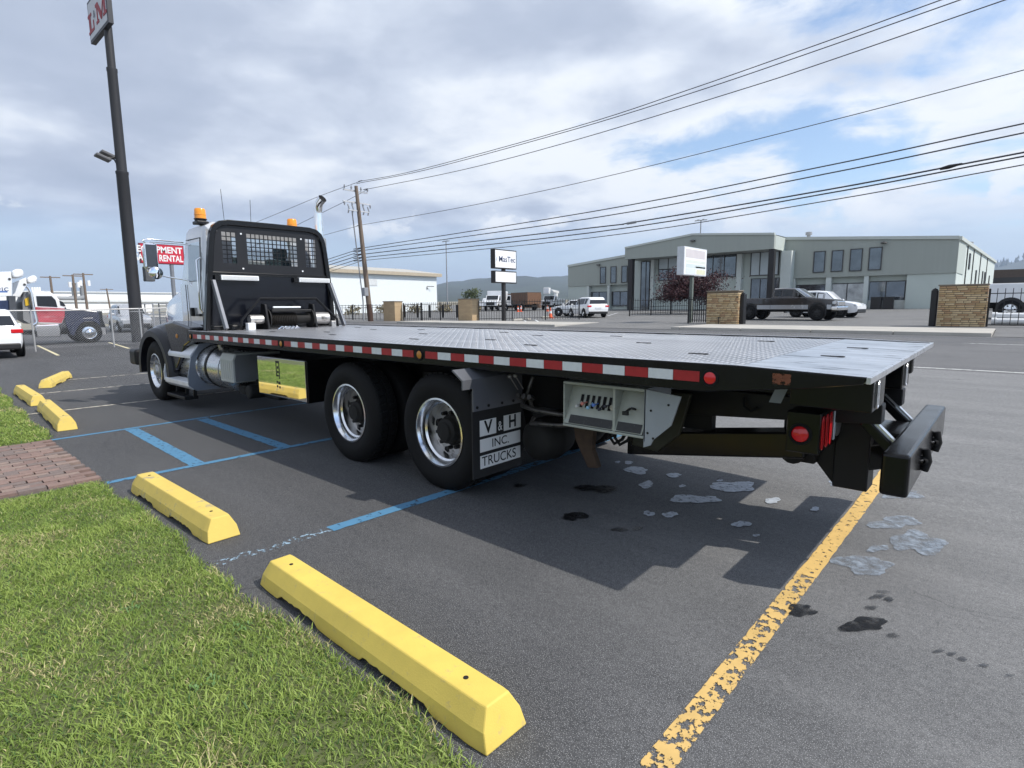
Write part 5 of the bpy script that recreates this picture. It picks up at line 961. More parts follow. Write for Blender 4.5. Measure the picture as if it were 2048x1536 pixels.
ym_ = PX(1011, 560, X).y; mb = MB(); mb.box(X - .33, X - .09, ym_ - .12, ym_ + .12, tz(32) - .1, b.z - .1); mb.build('post', M_SGD, SM)
zt_ = (a.z + b.z) / 2 - .05; text('lettering', 'MasTec', .60, M_NVT, SM, (X + .014, (a.y + b.y) / 2 + .14, zt_), (0, 1, 0), (0, 0, 1), xscale=1.02, bold=.012); text('lettering', '(', .35, mat('blue_grey_logo', (.2, .3, .45), .5), SM, (X + .014, a.y + .10, zt_), (0, 1, 0), (0, 0, 1), bold=.02)
SB = thing('blank_sign', 'white box sign with faded patched panels on a grey post before the red tree', 'sign', (-15.3, 34.3, tz(34.3)), world=True)
X = -15.2; a = PX(1369, 492, X); b = PX(1412, 553, X); frame_box(SB, X - .45, X, a.y, b.y, b.z, a.z, '+x', M_SGW, mat('pale_sign_cabinet', (.62, .65, .68), .5), .05)
L_ = b.y - a.y; h_ = a.z - b.z
for f0, f1, g0, g1, c in ((.06, .9, .62, .92, (.60, .56, .57)), (.08, .94, .44, .54, (.66, .70, .64)), (.08, .94, .26, .40, (.58, .66, .66)), (.08, .5, .05, .24, (.64, .70, .76)), (.54, .94, .05, .22, (.68, .68, .50)), (.5, .94, .28, .33, (.60, .70, .58))):
    mb = MB(); mb.box(X + .0102, X + .013, a.y + L_ * f0, a.y + L_ * f1, b.z + h_ * g0, b.z + h_ * g1); mb.build('faded_panel', mat('faded_%d' % int(g0 * 100 + f0 * 1000), c, .6, var=.06, vscale=1.5), SB)
yc_ = (a.y + b.y) / 2; mb = MB(); mb.box(X - .3, X - .12, yc_ - .1, yc_ + .1, tz(34) - .1, b.z); mb.build('post', mat('grey_green_post', (.13, .15, .13), .6), SB)
SR = thing('rental_sign', 'red sign with white lettering EQUIPMENT and RENTAL on a grey pole', 'sign', (-45, 14.1, tz(14)), world=True)
X = -45; a = PX(278, 486, X); b = PX(370, 530, X); zb_s, zt_s = b.z, a.z + .02; frame_box(SR, X - .3, X, a.y, b.y, zb_s, zt_s, '+x', M_SGR, mat('dark_red_cabinet', (.18, .02, .03), .5), .06)
text('lettering', 'EQUIPMENT', .60, M_WTX, SR, (X + .015, b.y - .12, zb_s + (zt_s - zb_s) * .70), (0, 1, 0), (0, 0, 1), xscale=.86, bold=.03, align='RIGHT'); text('lettering', 'SALES - RENTAL', .60, M_WTX, SR, (X + .015, b.y - .10, zb_s + (zt_s - zb_s) * .28), (0, 1, 0), (0, 0, 1), xscale=.70, bold=.03, align='RIGHT')
yp_ = PX(347, 560, X).y; mb = MB(); mb.cyl((X - .15, yp_, tz(14) - .1), (X - .15, yp_, zb_s), .13, n=12); mb.build('pole', mat('galvanised_pole', (.22, .23, .25), .5, metal=.3), SR)
SL = thing('pole_sign', 'tall dark stepped steel pole carrying a white box sign lettered L&M', 'sign', (-31.5, 8.22, tz(8)), world=True)
M_POLE = mat('weathered_dark_pole', (.03, .03, .033), .55, var=.35, vscale=1.5, stretch=(1, 1, .15), dirt=((.075, .08, .09), .62), dscale=3)
mb = MB(); mb.lathe([(.275, -.1), (.245, 7.80), (.262, 7.84), (.262, 7.94), (.212, 7.96), (.20, 12.25), (.215, 12.3), (.215, 12.42), (.165, 12.44), (.165, 14.2)], (-31.5, 8.22, 0), (0, 0, 1), n=20); mb.build('pole', M_POLE, SL, smooth=40)
frame_box(SL, -33.6, -30.55, 8.02, 8.22, 14.0, 15.78, '-y', mat('grey_white_sign_face', (.55, .56, .58), .5, var=.05), mat('sign_frame_grey', (.03, .032, .04), .5), .12)
M_LTR = mat('dull_red_lettering', (.32, .04, .05), .6)
def lbox(mb, x0, x1, z0, z1): mb.box(x0, x1, 7.992, 8.008, z0, z1)
mb = MB(); zx, zy = 14.36, 15.18                                   # slab-serif L
lbox(mb, -33.43, -33.18, zx + .12, zy - .12); lbox(mb, -33.60, -33.01, zx, zx + .12); lbox(mb, -33.60, -33.01, zy - .12, zy); lbox(mb, -33.01, -32.68, zx, zx + .12); lbox(mb, -32.78, -32.68, zx + .12, zx + .42); mb.build('letter_l', M_LTR, SL)
mb = MB(); mz = .06; lbox(mb, -32.10, -31.98, zx + mz + .12, zy + mz - .12); lbox(mb, -32.26, -31.84, zx + mz, zx + mz + .12); lbox(mb, -32.26, -31.93, zy + mz - .12, zy + mz); lbox(mb, -31.00, -30.76, zx + mz + .12, zy + mz - .12); lbox(mb, -31.14, -30.62, zx + mz, zx + mz + .12); lbox(mb, -30.93, -30.62, zy + mz - .12, zy + mz)
for p in ([(-32.10, zy + mz), (-31.86, zy + mz), (-31.40, zx + mz + .3), (-31.50, zx + mz)], [(-31.50, zx + mz), (-31.36, zx + mz), (-30.90, zy + mz), (-30.98, zy + mz)]): mb.prism(p, 'y', 7.988, 8.004)
mb.build('letter_m', M_LTR, SL); text('lettering', '&', .42, mat('grey_lettering', (.12, .12, .14), .6), SL, (-32.52, 7.99, 14.95), (1, 0, 0), (0, 0, 1), bold=.02)
for i, (dx, dy) in enumerate(((.0, -.72), (-.25, -.45))):
    fl = grp('flood_light', SL); p = Vector((-31.5 + dx, 8.22 + dy, 8.42 + .22 * i)); mb = MB(); mb.obox = None; mb.bar(p + Vector((0, -.25, .12)), p + Vector((0, .30, -.08)), .5, .12); mb.build('housing', mat('floodlight_grey', (.10, .10, .105), .5), fl, bevel=.03); mb = MB(); mb.tube([p, (p.x, 8.0, 8.55), (-31.5, 8.1, 8.1)], .03, 6); mb.build('bracket', M_IRON, fl)
mb = MB(); c = PX(292, 548, -31.2); mb.box(-31.35, -30.95, c.y - .1, c.y + .30, c.z - .35, c.z + .35); mb.build('meter_box', mat('grey_meter_box', (.08, .085, .09), .5), SL, bevel=.03)
mb = MB(); mb.lathe([(.272, 1.50), (.278, 1.50), (.278, 1.54), (.272, 1.54)], (-31.5, 8.22, 0), (0, 0, 1), n=20, closed=True); mb.build('steel_band', M_ALUD, SL)
# ---- utility pole and lines
M_WOOD = mat('weathered_pole_wood', (.17, .13, .10), .9, var=.3, vscale=2, stretch=(6, 6, .5), bump=.3); M_WIRE = mat('overhead_wire', (.05, .05, .06), .5); M_INS = mat('grey_insulator', (.25, .26, .28), .4); M_GAL = mat('galvanised_crossarm', (.50, .51, .53), .5, metal=.3)
UP_ = thing('utility_pole', 'weathered wooden utility pole with two pale crossarms by the white warehouse', 'utility pole', (-41.7, 28.35, tz(28.35)), world=True)
PB = Vector((-41.7, 28.35, tz(28.4) - .2)); PT = PX(712, 372, -41.7); PT.y -= .0
def pol(z): t = (z - PB.z) / (PT.z - PB.z); return PB.lerp(PT, t)
mb = MB(); mb.tube([PB, pol(1.9)], [.24, .235], 12); mb.build('creosote_butt', mat('creosoted_wood', (.07, .04, .03), .9), UP_, smooth=60)
mb = MB(); mb.tube([pol(1.9), pol(6), PT], [.225, .19, .14], 12); mb.build('shaft', M_WOOD, UP_, smooth=60)
# crossarms run across the line of the wires
for py_, L1 in ((382, 1.15), (405, 1.3)):
    c = pol(PX(714, py_, -41.7).z); mb = MB(); mb.bar(c + Vector((-.15, -L1, 0.0)), c + Vector((-.15, L1, .0)), .10, .12); ca_ = mb.build('cross_arm', M_GAL, UP_)
    for f in (-.95, -.4, .4, .95):
        mb = MB(); q = c + Vector((-.05, f * L1, -.05 if py_ > 400 else .08)); s_ = -1 if py_ > 400 else 1; mb.cyl(q, q + Vector((0, 0, s_ * .28)), .05, n=8); mb.cyl(q + Vector((0, 0, s_ * .1)), q + Vector((0, 0, s_ * .14)), .09, n=8); mb.build('insulator', M_INS, ca_, smooth=50)
c = pol(PX(716, 422, -41.7).z); mb = MB(); mb.bar(c + Vector((0, -1.0, 0)), c + Vector((0, 1.0, 0)), .09, .09); mb.build('switch_arm', M_GAL, UP_)
for f in (-.95, -.55, .5, .95): mb = MB(); q = c + Vector((-.1, f, 0)); mb.tube([q + Vector((0, 0, .45)), q + Vector((.1, .05, .1)), q + Vector((0, 0, -.25))], .055, 8); mb.build('cutout_switch', M_INS, UP_, smooth=60)
mb = MB(); q = pol(2.2) + Vector((-.3, -.35, 0)); q2 = pol(9.6) + Vector((-.3, -.45, 0)); mb.tube([(q.x, q.y, .5), q, q2, q2 + Vector((.1, .05, .15)), q2 + Vector((.2, .1, 0))], .05, 8); mb.build('riser_pipe', M_INS, UP_, smooth=60)
c = pol(2.95) + Vector((.1, -.3, 0)); mb = MB(); mb.box(c.x - .2, c.x + .2, c.y - .2, c.y + .2, c.z - .35, c.z + .35); mb.build('meter_box', M_INS, UP_, bevel=.03)
wires = [('upper', [(560, 425), (640, 392), (721, 362.5), (836, 340), (1148, 254.5), (1376, 180), (1648, 84.6), (1882, 0)], .022), ('upper', [(721, 365.6), (851, 340), (1148, 259), (1402, 180), (1648, 96), (1920, 0)], .022), ('upper', [(590, 452), (700, 398), (736, 378), (924, 340), (1148, 281), (1480, 180), (1648, 125), (2010, 0)], .022),
         ('neutral', [(660, 467), (723, 450), (924, 414.5), (1180, 360.7), (1648, 244.7), (2048, 140)], .018),
         ('comm', [(655, 519), (726, 495.8), (1180, 424), (1648, 332.6), (2048, 247)], .028), ('comm', [(655, 525), (726, 501), (1180, 437), (1648, 348.5), (2048, 265.6)], .028), ('comm', [(655, 531), (726, 508.5), (1180, 456), (1265, 445), (1648, 380.7), (2048, 304.7)], .034), ('comm', [(655, 538), (726, 515.3), (1180, 465.7), (1648, 388), (2048, 312.5)], .03), ('comm', [(655, 545), (726, 521), (1180, 476), (1648, 402.7), (2048, 329.4)], .022)]
wl_ = ['top power line from the pole tip', 'top power line running just under the highest one', 'power line leaving the upper crossarm', 'single thin neutral line below the switchgear', 'highest of the five low telephone cables', 'second of the five low telephone cables, counted from the top', 'thick low cable with a splice sleeve in its span', 'fourth of the five low telephone cables, counted from the top', 'lowest thin telephone cable of the five']
def spline(P, n=6):
    out = []
    for i in range(len(P) - 1):
        p0, p1, p2, p3 = P[max(i - 1, 0)], P[i], P[i + 1], P[min(i + 2, len(P) - 1)]
        for k in range(n):
            t = k / n; out.append(.5 * ((2 * p1) + (p2 - p0) * t + (2 * p0 - 5 * p1 + 4 * p2 - p3) * t * t + (3 * p1 - p0 - 3 * p2 + p3) * t ** 3))
    return out + [P[-1]]
for (kind, pp_, r_), lb in zip(wires, wl_):
    P = [PY(x, y, 28.4) for x, y in pp_]; ip = min(range(len(pp_)), key=lambda q: abs(pp_[q][0] - 726)); P = P[:ip] + [P[ip] - Vector((.05, 0, 0)), P[ip] + Vector((.05, 0, 0))] + P[ip + 1:]; e = P[-1] + (P[-1] - P[-2]) * (14 / (P[-1] - P[-2]).length); P = P + [e]; s0 = P[0] + (P[0] - P[1]) * 1.5; P = [s0] + P
    o = thing('overhead_wire', lb, 'wire', (PB.x, 28.4, 0), world=True, group='overhead lines along the road'); mb = MB(); mb.tube(spline(P), r_, 5); w_ = mb.build('cable', M_WIRE, o, smooth=80)
    if 'splice' in lb:
        a, b = PY(1880, 338, 28.4), PY(1925, 327, 28.4); mb = MB(); mb.tube([a, a.lerp(b, .4), b], [.05, .08, .03], 8); mb.build('splice_sleeve', M_TXT, o); a, b = PY(1254, 447, 28.4), PY(1272, 444, 28.4); mb = MB(); mb.tube([a, b], .07, 6); mb.build('splice_clip', M_INS, o)
# ---- light masts
for nm, x, yt, yb, Yd, lb in (('light_mast', 892, 480, 602, 120, 'tall thin light mast beyond the white warehouse'), ('light_mast', 1402, 438, 470, 140, 'light mast with a cluster head rising behind the office roof')):
    t = PY(x, yt + 3, Yd); o = thing(nm, lb, 'light mast', (t.x, Yd, tz(Yd)), world=True); mb = MB(); mb.cyl((t.x, Yd, tz(Yd)), (t.x, Yd, t.z), .22, .13, n=8); mb.build('mast', M_INS, o)
    for k in range(5): mb = MB(); q = Vector((t.x - 1.3 + .65 * k, Yd - .3, t.z + (.15 if k % 2 else 0))); mb.bar(q, q + Vector((.0, .5, .1)), .42, .22); mb.build('lamp_head', M_INS, o)
    mb = MB(); mb.bar((t.x - 1.4, Yd, t.z), (t.x + 1.4, Yd, t.z), .1, .1); mb.build('head_bar', M_INS, o)
# ---- warehouses
def ribbed(name, col):
    m = mat(name, col, .55, var=.04); N, L, b = nodes_of(m); co = N.new('ShaderNodeTexCoord'); w = N.new('ShaderNodeTexWave'); w.bands_direction = 'DIAGONAL'; w.inputs['Scale'].default_value = 3.0; L.new(co.outputs['Object'], w.inputs[0]); bp = N.new('ShaderNodeBump'); bp.inputs['Strength'].default_value = .5; bp.inputs['Distance'].default_value = .05; L.new(w.outputs[0], bp.inputs['Height']); L.new(bp.outputs[0], b.inputs['Normal']); return m
M_WHW = ribbed('white_ribbed_steel', (.76, .80, .80)); M_WHT2 = mat('white_stucco', (.80, .80, .78), .8, var=.04); M_EAVE = mat('tan_eave', (.42, .36, .27), .7); M_EAVE2 = mat('white_eave', (.6, .62, .62), .6)
WH = thing('warehouse', 'white ribbed steel warehouse with tan eave behind the utility pole', 'building', (-82, 45, tz(45)), world=True)
mb = MB(); mb.box(-95, -75, 37, 64.6, 0, 7.0); mb.build('wall', M_WHW, WH); mb = MB(); mb.prism([(-96, 6.99), (-74.4, 6.99), (-74.4, 7.3), (-85, 8.6), (-96, 7.3)], 'y', 36.5, 65.2); mb.build('roof', mat('tan_metal_roof', (.45, .43, .38), .5), WH); mb = MB(); mb.box(-74.9, -74.35, 36.4, 65.3, 6.75, 7.25); mb.build('eave', M_EAVE, WH)
mb = MB(); mb.box(-74.99, -74.95, 44.2, 44.45, 1, 4.8); mb.box(-74.99, -74.95, 38, 44.3, 4.8, 4.95); mb.build('door_frame', M_FRM, WH); mb = MB(); mb.box(-74.98, -74.94, 38, 44.2, .5, 4.8); mb.build('sliding_door', M_WHW, WH)
mb = MB(); mb.box(-74.99, -74.93, 50.8, 52.4, 5.0, 6.0); mb.build('wall_vent', M_EAVE2, WH); mb = MB(); mb.tube([(-74.9, 62.4, 4.6), (-74.9, 62.4, 5.1), (-74.3, 63.4, 5.1)], .06, 6); mb.build('wall_lamp', M_FRM, WH)
w2 = thing('warehouse', 'long low white industrial building with grey roof behind the chain-link fence', 'building', (-210, 40, 0), world=True); mb = MB(); mb.box(-235, -200, 14, 95, 0, 3.8); mb.build('wall', M_WHT2, w2); mb = MB(); mb.box(-236, -199.5, 13.5, 95.5, 3.8, 4.3); mb.build('roof', M_EAVE2, w2)
mb = MB(); mb.box(-199.9, -199.5, 57, 66, .2, 3.0); mb.build('loading_dock', mat('dock_grey', (.3, .3, .28), .7), w2)
w3 = thing('warehouse', 'larger white factory hall with flat roof rising behind the low white building', 'building', (-260, 40, 0), world=True); mb = MB(); mb.box(-300, -245, 25, 110, 0, 7.6); mb.build('wall', M_WHT2, w3); mb = MB(); mb.box(-301, -244.5, 24.5, 110.5, 7.6, 8.0); mb.build('roof', M_EAVE2, w3)
M_STK = mat('stack_grey', (.24, .25, .26), .6, metal=.2)
for px_, lb in ((170, 'grey steel chimney stack of the factory nearer the brown poles'), (187, 'grey steel chimney stack with bent duct at its foot')):
    b = PX(px_, 592, -190); t = PX(px_, 569, -190); o = thing('chimney_stack', lb, 'chimney', (b.x, b.y, 4), world=True); mb = MB(); mb.cyl((b.x - 12, b.y, 3.9), (b.x - 12, b.y, t.z + .5), .62, n=14); mb.build('flue', M_STK, o, smooth=50); mb = MB(); mb.cyl((b.x - 12, b.y, t.z + .5), (b.x - 12, b.y, t.z + .8), .8, n=14); mb.build('rim', M_STK, o); mb = MB(); mb.tube([(b.x - 11.3, b.y, 5.2), (b.x - 10, b.y - 2, 4.7), (b.x - 10, b.y - 9, 4.8)], .6, 10); mb.build('duct', M_STK, o, smooth=60)
for px_, yt, X_, lb in ((100, 552, -110, 'brown utility pole with a bracket lamp behind the boom truck'), (145, 549, -105, 'left of two leaning brown poles carrying white transformers'), (166, 546, -105, 'right of two leaning brown poles carrying white transformers'), (213, 577, -150, 'short thin pole in front of the low white building')):
    t = PX(px_, yt, X_); b = PX(px_ + 9, 620, X_); o = thing('far_utility_pole', lb, 'utility pole', (b.x, b.y, 0), world=True); mb = MB(); mb.tube([(b.x, b.y, -.2), t], [.2, .14], 8); mb.build('shaft', M_WOOD, o, smooth=60)
    mb = MB(); mb.bar((t.x, t.y - 1.2, t.z - .2), (t.x, t.y + 1.2, t.z - .2), .14, .14); mb.build('cross_arm', M_WOOD, o)
    if px_ in (145, 166):
        for k in (-.5, .5): mb = MB(); mb.cyl((t.x + .3, t.y + k, t.z - 1.9), (t.x + .3, t.y + k, t.z - 1.1), .22, n=10); mb.build('transformer', M_SGW, o, smooth=50)
# ---- chain-link fence on the left
m = mat('chain_link', (.42, .43, .44), .5, metal=.4, var=.1); N, L, b_ = nodes_of(m); co = N.new('ShaderNodeTexCoord'); al = []
for sgn in (1, -1):
    sp = N.new('ShaderNodeSeparateXYZ'); L.new(co.outputs['Object'], sp.inputs[0]); a1 = N.new('ShaderNodeMath'); a1.operation = 'MULTIPLY_ADD'; L.new(sp.outputs[1], a1.inputs[0]); a1.inputs[1].default_value = sgn; L.new(sp.outputs[2], a1.inputs[2])
    a2 = N.new('ShaderNodeMath'); a2.operation = 'PINGPONG'; L.new(a1.outputs[0], a2.inputs[0]); a2.inputs[1].default_value = .045; a3 = N.new('ShaderNodeMath'); a3.operation = 'LESS_THAN'; L.new(a2.outputs[0], a3.inputs[0]); a3.inputs[1].default_value = .0028; al.append(a3.outputs[0])
mx_ = N.new('ShaderNodeMath'); mx_.operation = 'MAXIMUM'; L.new(al[0], mx_.inputs[0]); L.new(al[1], mx_.inputs[1]); L.new(mx_.outputs[0], b_.inputs['Alpha'])
CF = thing('chain_link_fence', 'galvanised chain-link fence with thin posts in front of the boom truck', 'fence', (-28.6, 0, 0), world=True); M_GALP = mat('galvanised_post', (.40, .40, .40), .5, metal=.4)
for y in (-6, -3.2, -.4, 2.4, 3.95, 6.55, 7.6, 10.2, 13, 16): mb = MB(); mb.cyl((-28.6, y, -.1), (-28.6, y, 1.62 + tz(y)), .032, n=8); mb.build('post', M_GALP, CF)
mb = MB(); mb.tube([(-28.6, -6, 1.6), (-28.6, 5, 1.6), (-28.6, 16, 1.6 + tz(16))], .024, 8); mb.build('top_rail', M_GALP, CF)
mb = MB(); mb.add([(-28.6, -6, .03), (-28.6, 16, .03 + tz(16)), (-28.6, 16, 1.58 + tz(16)), (-28.6, -6, 1.58)], [(0, 1, 2, 3)]); mb.build('wire_mesh', m, CF)
# ---- hills
M_HILL = mat('wooded_hill', (.035, .048, .034), .95, var=.5, vscale=.004, dirt=((.15, .14, .10), .62), dscale=.006); 
rp = [(-500, 604), (200, 598), (600, 590), (800, 580), (860, 572), (900, 563), (930, 560), (960, 557), (1000, 557), (1060, 556), (1100, 554), (1135, 551), (1200, 548), (1300, 545), (1700, 534), (1950, 528), (1985, 527), (2048, 521), (2200, 515), (2500, 505)]
mb = MB(); cols = []; hr = random.Random(4)
for i in range(260):
    x = -500 + 3000 * i / 259; j = max(k for k in range(len(rp) - 1) if rp[k][0] <= x); t = (x - rp[j][0]) / (rp[j + 1][0] - rp[j][0]); y = rp[j][1] * (1 - t) + rp[j + 1][1] * t
    y += 1.2 * math.sin(x * .05) + .8 * math.sin(x * .13 + 1) + hr.uniform(-.6, .6)
    dr = ray(x, 613); dr.z = 0; dr = dr / (dr.dot(_fh)); top = EYEP + ray(x, y) * 3600; R_ = Vector((top.x, top.y, 0)).length
    col = []
    for f, hf in ((.28, 0), (.42, .08), (.6, .26), (.78, .58), (.92, .9), (1.0, 1.0), (1.2, .75)):
        base = 7.0; z = base + (max(top.z, 12) - base) * hf * (1 + (.12 * math.sin(x * .03 + f * 9) if 0 < hf < 1 else 0)); col.append((top.x * f, top.y * f, z if hf else 2))
    cols.append(col)
n = 7
for c in cols: mb.v += c
for i in range(len(cols) - 1):
    for k in range(n - 1): mb.f.append((i * n + k, (i + 1) * n + k, (i + 1) * n + k + 1, i * n + k + 1))
tag(mb.build('hills', M_HILL, smooth=80), kind='structure')
# conifers on the near hill to the right
mb = MB(); r = random.Random(9)
for k in range(420):
    x = r.uniform(1900, 2500); f = r.uniform(.8, 1.0); i = int((x + 500) / 3000 * 259); b = cols[min(i, 258)]; kf = 4 if f < .95 else 5; p = Vector(b[kf]); h = r.uniform(18, 34)
    p = p + Vector((r.uniform(-60, 60), r.uniform(-60, 60), -4)); mb.cyl(p, p + Vector((0, 0, h)), h * .22, .3, n=6, caps=False)
tag(mb.build('conifer_wood', mat('conifer_green', (.03, .05, .03), .95, var=.4, vscale=.02)), 'dark conifer wood along the hill crest', 'wood', kind='stuff')
fb = thing('far_building', 'low beige building with dark flat roof edge behind the white service truck', 'building', (4, 118, 0), world=True); a = PY(1985, 556, 118); b = PY(2300, 580, 118); mb = MB(); mb.box(a.x, b.x, 118, 132, 1.5, a.z - .3); mb.build('wall', mat('beige_wall', (.42, .38, .32), .8), fb); mb = MB(); mb.box(a.x - .4, b.x + .4, 117.6, 132.4, a.z - .8, a.z); mb.build('roof', M_FRM, fb); mb = MB(); mb.box(a.x, b.x, 117.4, 117.99, a.z - 3.4, a.z - 2.2); mb.build('awning', M_FRM, fb)
c = PY(2015, 548, 140); mb = MB(); mb.box(c.x - 2.5, c.x + 2.5, 124, 128, a.z, a.z + 1.5); mb.build('plant_room', mat('brown_plant_room', (.12, .09, .07), .8), fb)
# shrubs behind the centre fence and beyond
M_BUSH = mat('olive_bush', (.075, .095, .035), .8, var=.5, vscale=1); M_DRY = mat('dry_brush', (.20, .17, .10), .9, var=.4, vscale=1)
for i, (px_, py_, Yd, r_, lb) in enumerate(((945, 588, 130, 3.2, 'small round green tree standing alone below the far hill'), (1000, 600, 130, 2.2, 'low olive bush on the bank left of the brown container'), (985, 601, 128, 2.0, 'low olive bush at the foot of the far bank'), (1040, 597, 135, 2.4, 'taller olive bush on the bank above the parked trucks'))):
    c = PY(px_, py_, Yd); o = thing('bush' if i else 'green_tree', lb, 'bush' if i else 'tree', (c.x, Yd, tz(Yd)), world=True); mb = MB(); mb.tube([(c.x, Yd, tz(Yd) - .2), (c.x, Yd, c.z)], [.2, .1], 6); mb.build('trunk', M_BARK, o); leafy('crown', (c.x, Yd, c.z), r_, r_, r_ * (.8 if i == 0 else .45), 700, .35, M_BUSH, o, 20 + i)
for i in range(7):
    x = -73 + i * 2.4; y = 36 + i * 3.4; o = thing('weed_clump', 'dry weed clump growing along the warehouse wall', 'weeds', (x + 1, y, tz(y)), group='weeds along the warehouse wall'); tag(leafy('stalks', (0, 0, .5), 1.3, 1.3, .8, 260, .16, M_DRY, o, 60 + i), kind='stuff')
# ================================================================== parked vehicles
M_CWH = mat('white_car_paint', (.78, .79, .80), .22, var=.02, coat=.8); M_CSL = mat('silver_car_paint', (.42, .43, .45), .25, metal=.4, var=.03, coat=.8); M_CDK = mat('dark_brown_paint', (.030, .026, .026), .25, var=.1, coat=.8); M_TRIM2 = mat('black_car_trim', (.015, .015, .016), .5)
M_CGL = mat('car_window_glass', (.012, .015, .018), .04, var=.1, spec=.7, rvar=.01); M_HLG = mat('headlamp_glass', (.6, .62, .64), .1, metal=.3); M_NAV2 = mat('navy_hood_paint', (.022, .026, .055), .22, var=.2, coat=.8)
def carwheel(o, x, y, r, w=.24, rim=M_ALU, frac=.62):
    g_ = grp('wheel', o); s = 1 if y > 0 else -1
    mb = MB(); mb.lathe([(r * frac, -w * .45), (r * .86, -w * .5), (r * .97, -w * .42), (r, -w * .3), (r, w * .3), (r * .97, w * .42), (r * .86, w * .5), (r * frac, w * .45)], (x, y, r), (0, 1, 0), n=28); mb.build('tyre', M_RUB, g_, smooth=45)
    mb = MB(); mb.lathe([(r * frac, s * w * .45), (r * frac * .93, s * w * .30), (r * .2, s * w * .34), (r * .14, s * w * .42), (0, s * w * .43)], (x, y, r), (0, 1, 0), n=20); mb.build('rim', rim, g_, smooth=35)
    for k in range(6):
        a = k * math.pi / 3; mb = MB(); mb.box(-.001, .001, -.001, .001, -.001, .001) if False else None
    mb = MB()
    for k in range(6): a = k * math.pi / 3; mb.cyl((x + r * .42 * math.cos(a), y + s * w * .325, r + r * .42 * math.sin(a)), (x + r * .42 * math.cos(a), y + s * w * .36, r + r * .42 * math.sin(a)), r * .09, n=8)
    mb.build('rim_hole', MATS['flat_hole_dark'], g_); return g_
def body_ring(x, zb, zs, hw, zr, hr):
    L_ = [(x, hw * .93, zb), (x, hw, zb + .22 if zs - zb > .3 else zb + .1), (x, hw, zs - .06), (x, hw * .975, zs), (x, hr, zr - .05), (x, hr * .86, zr)]
    return L_ + [(p[0], -p[1], p[2]) for p in reversed(L_)]
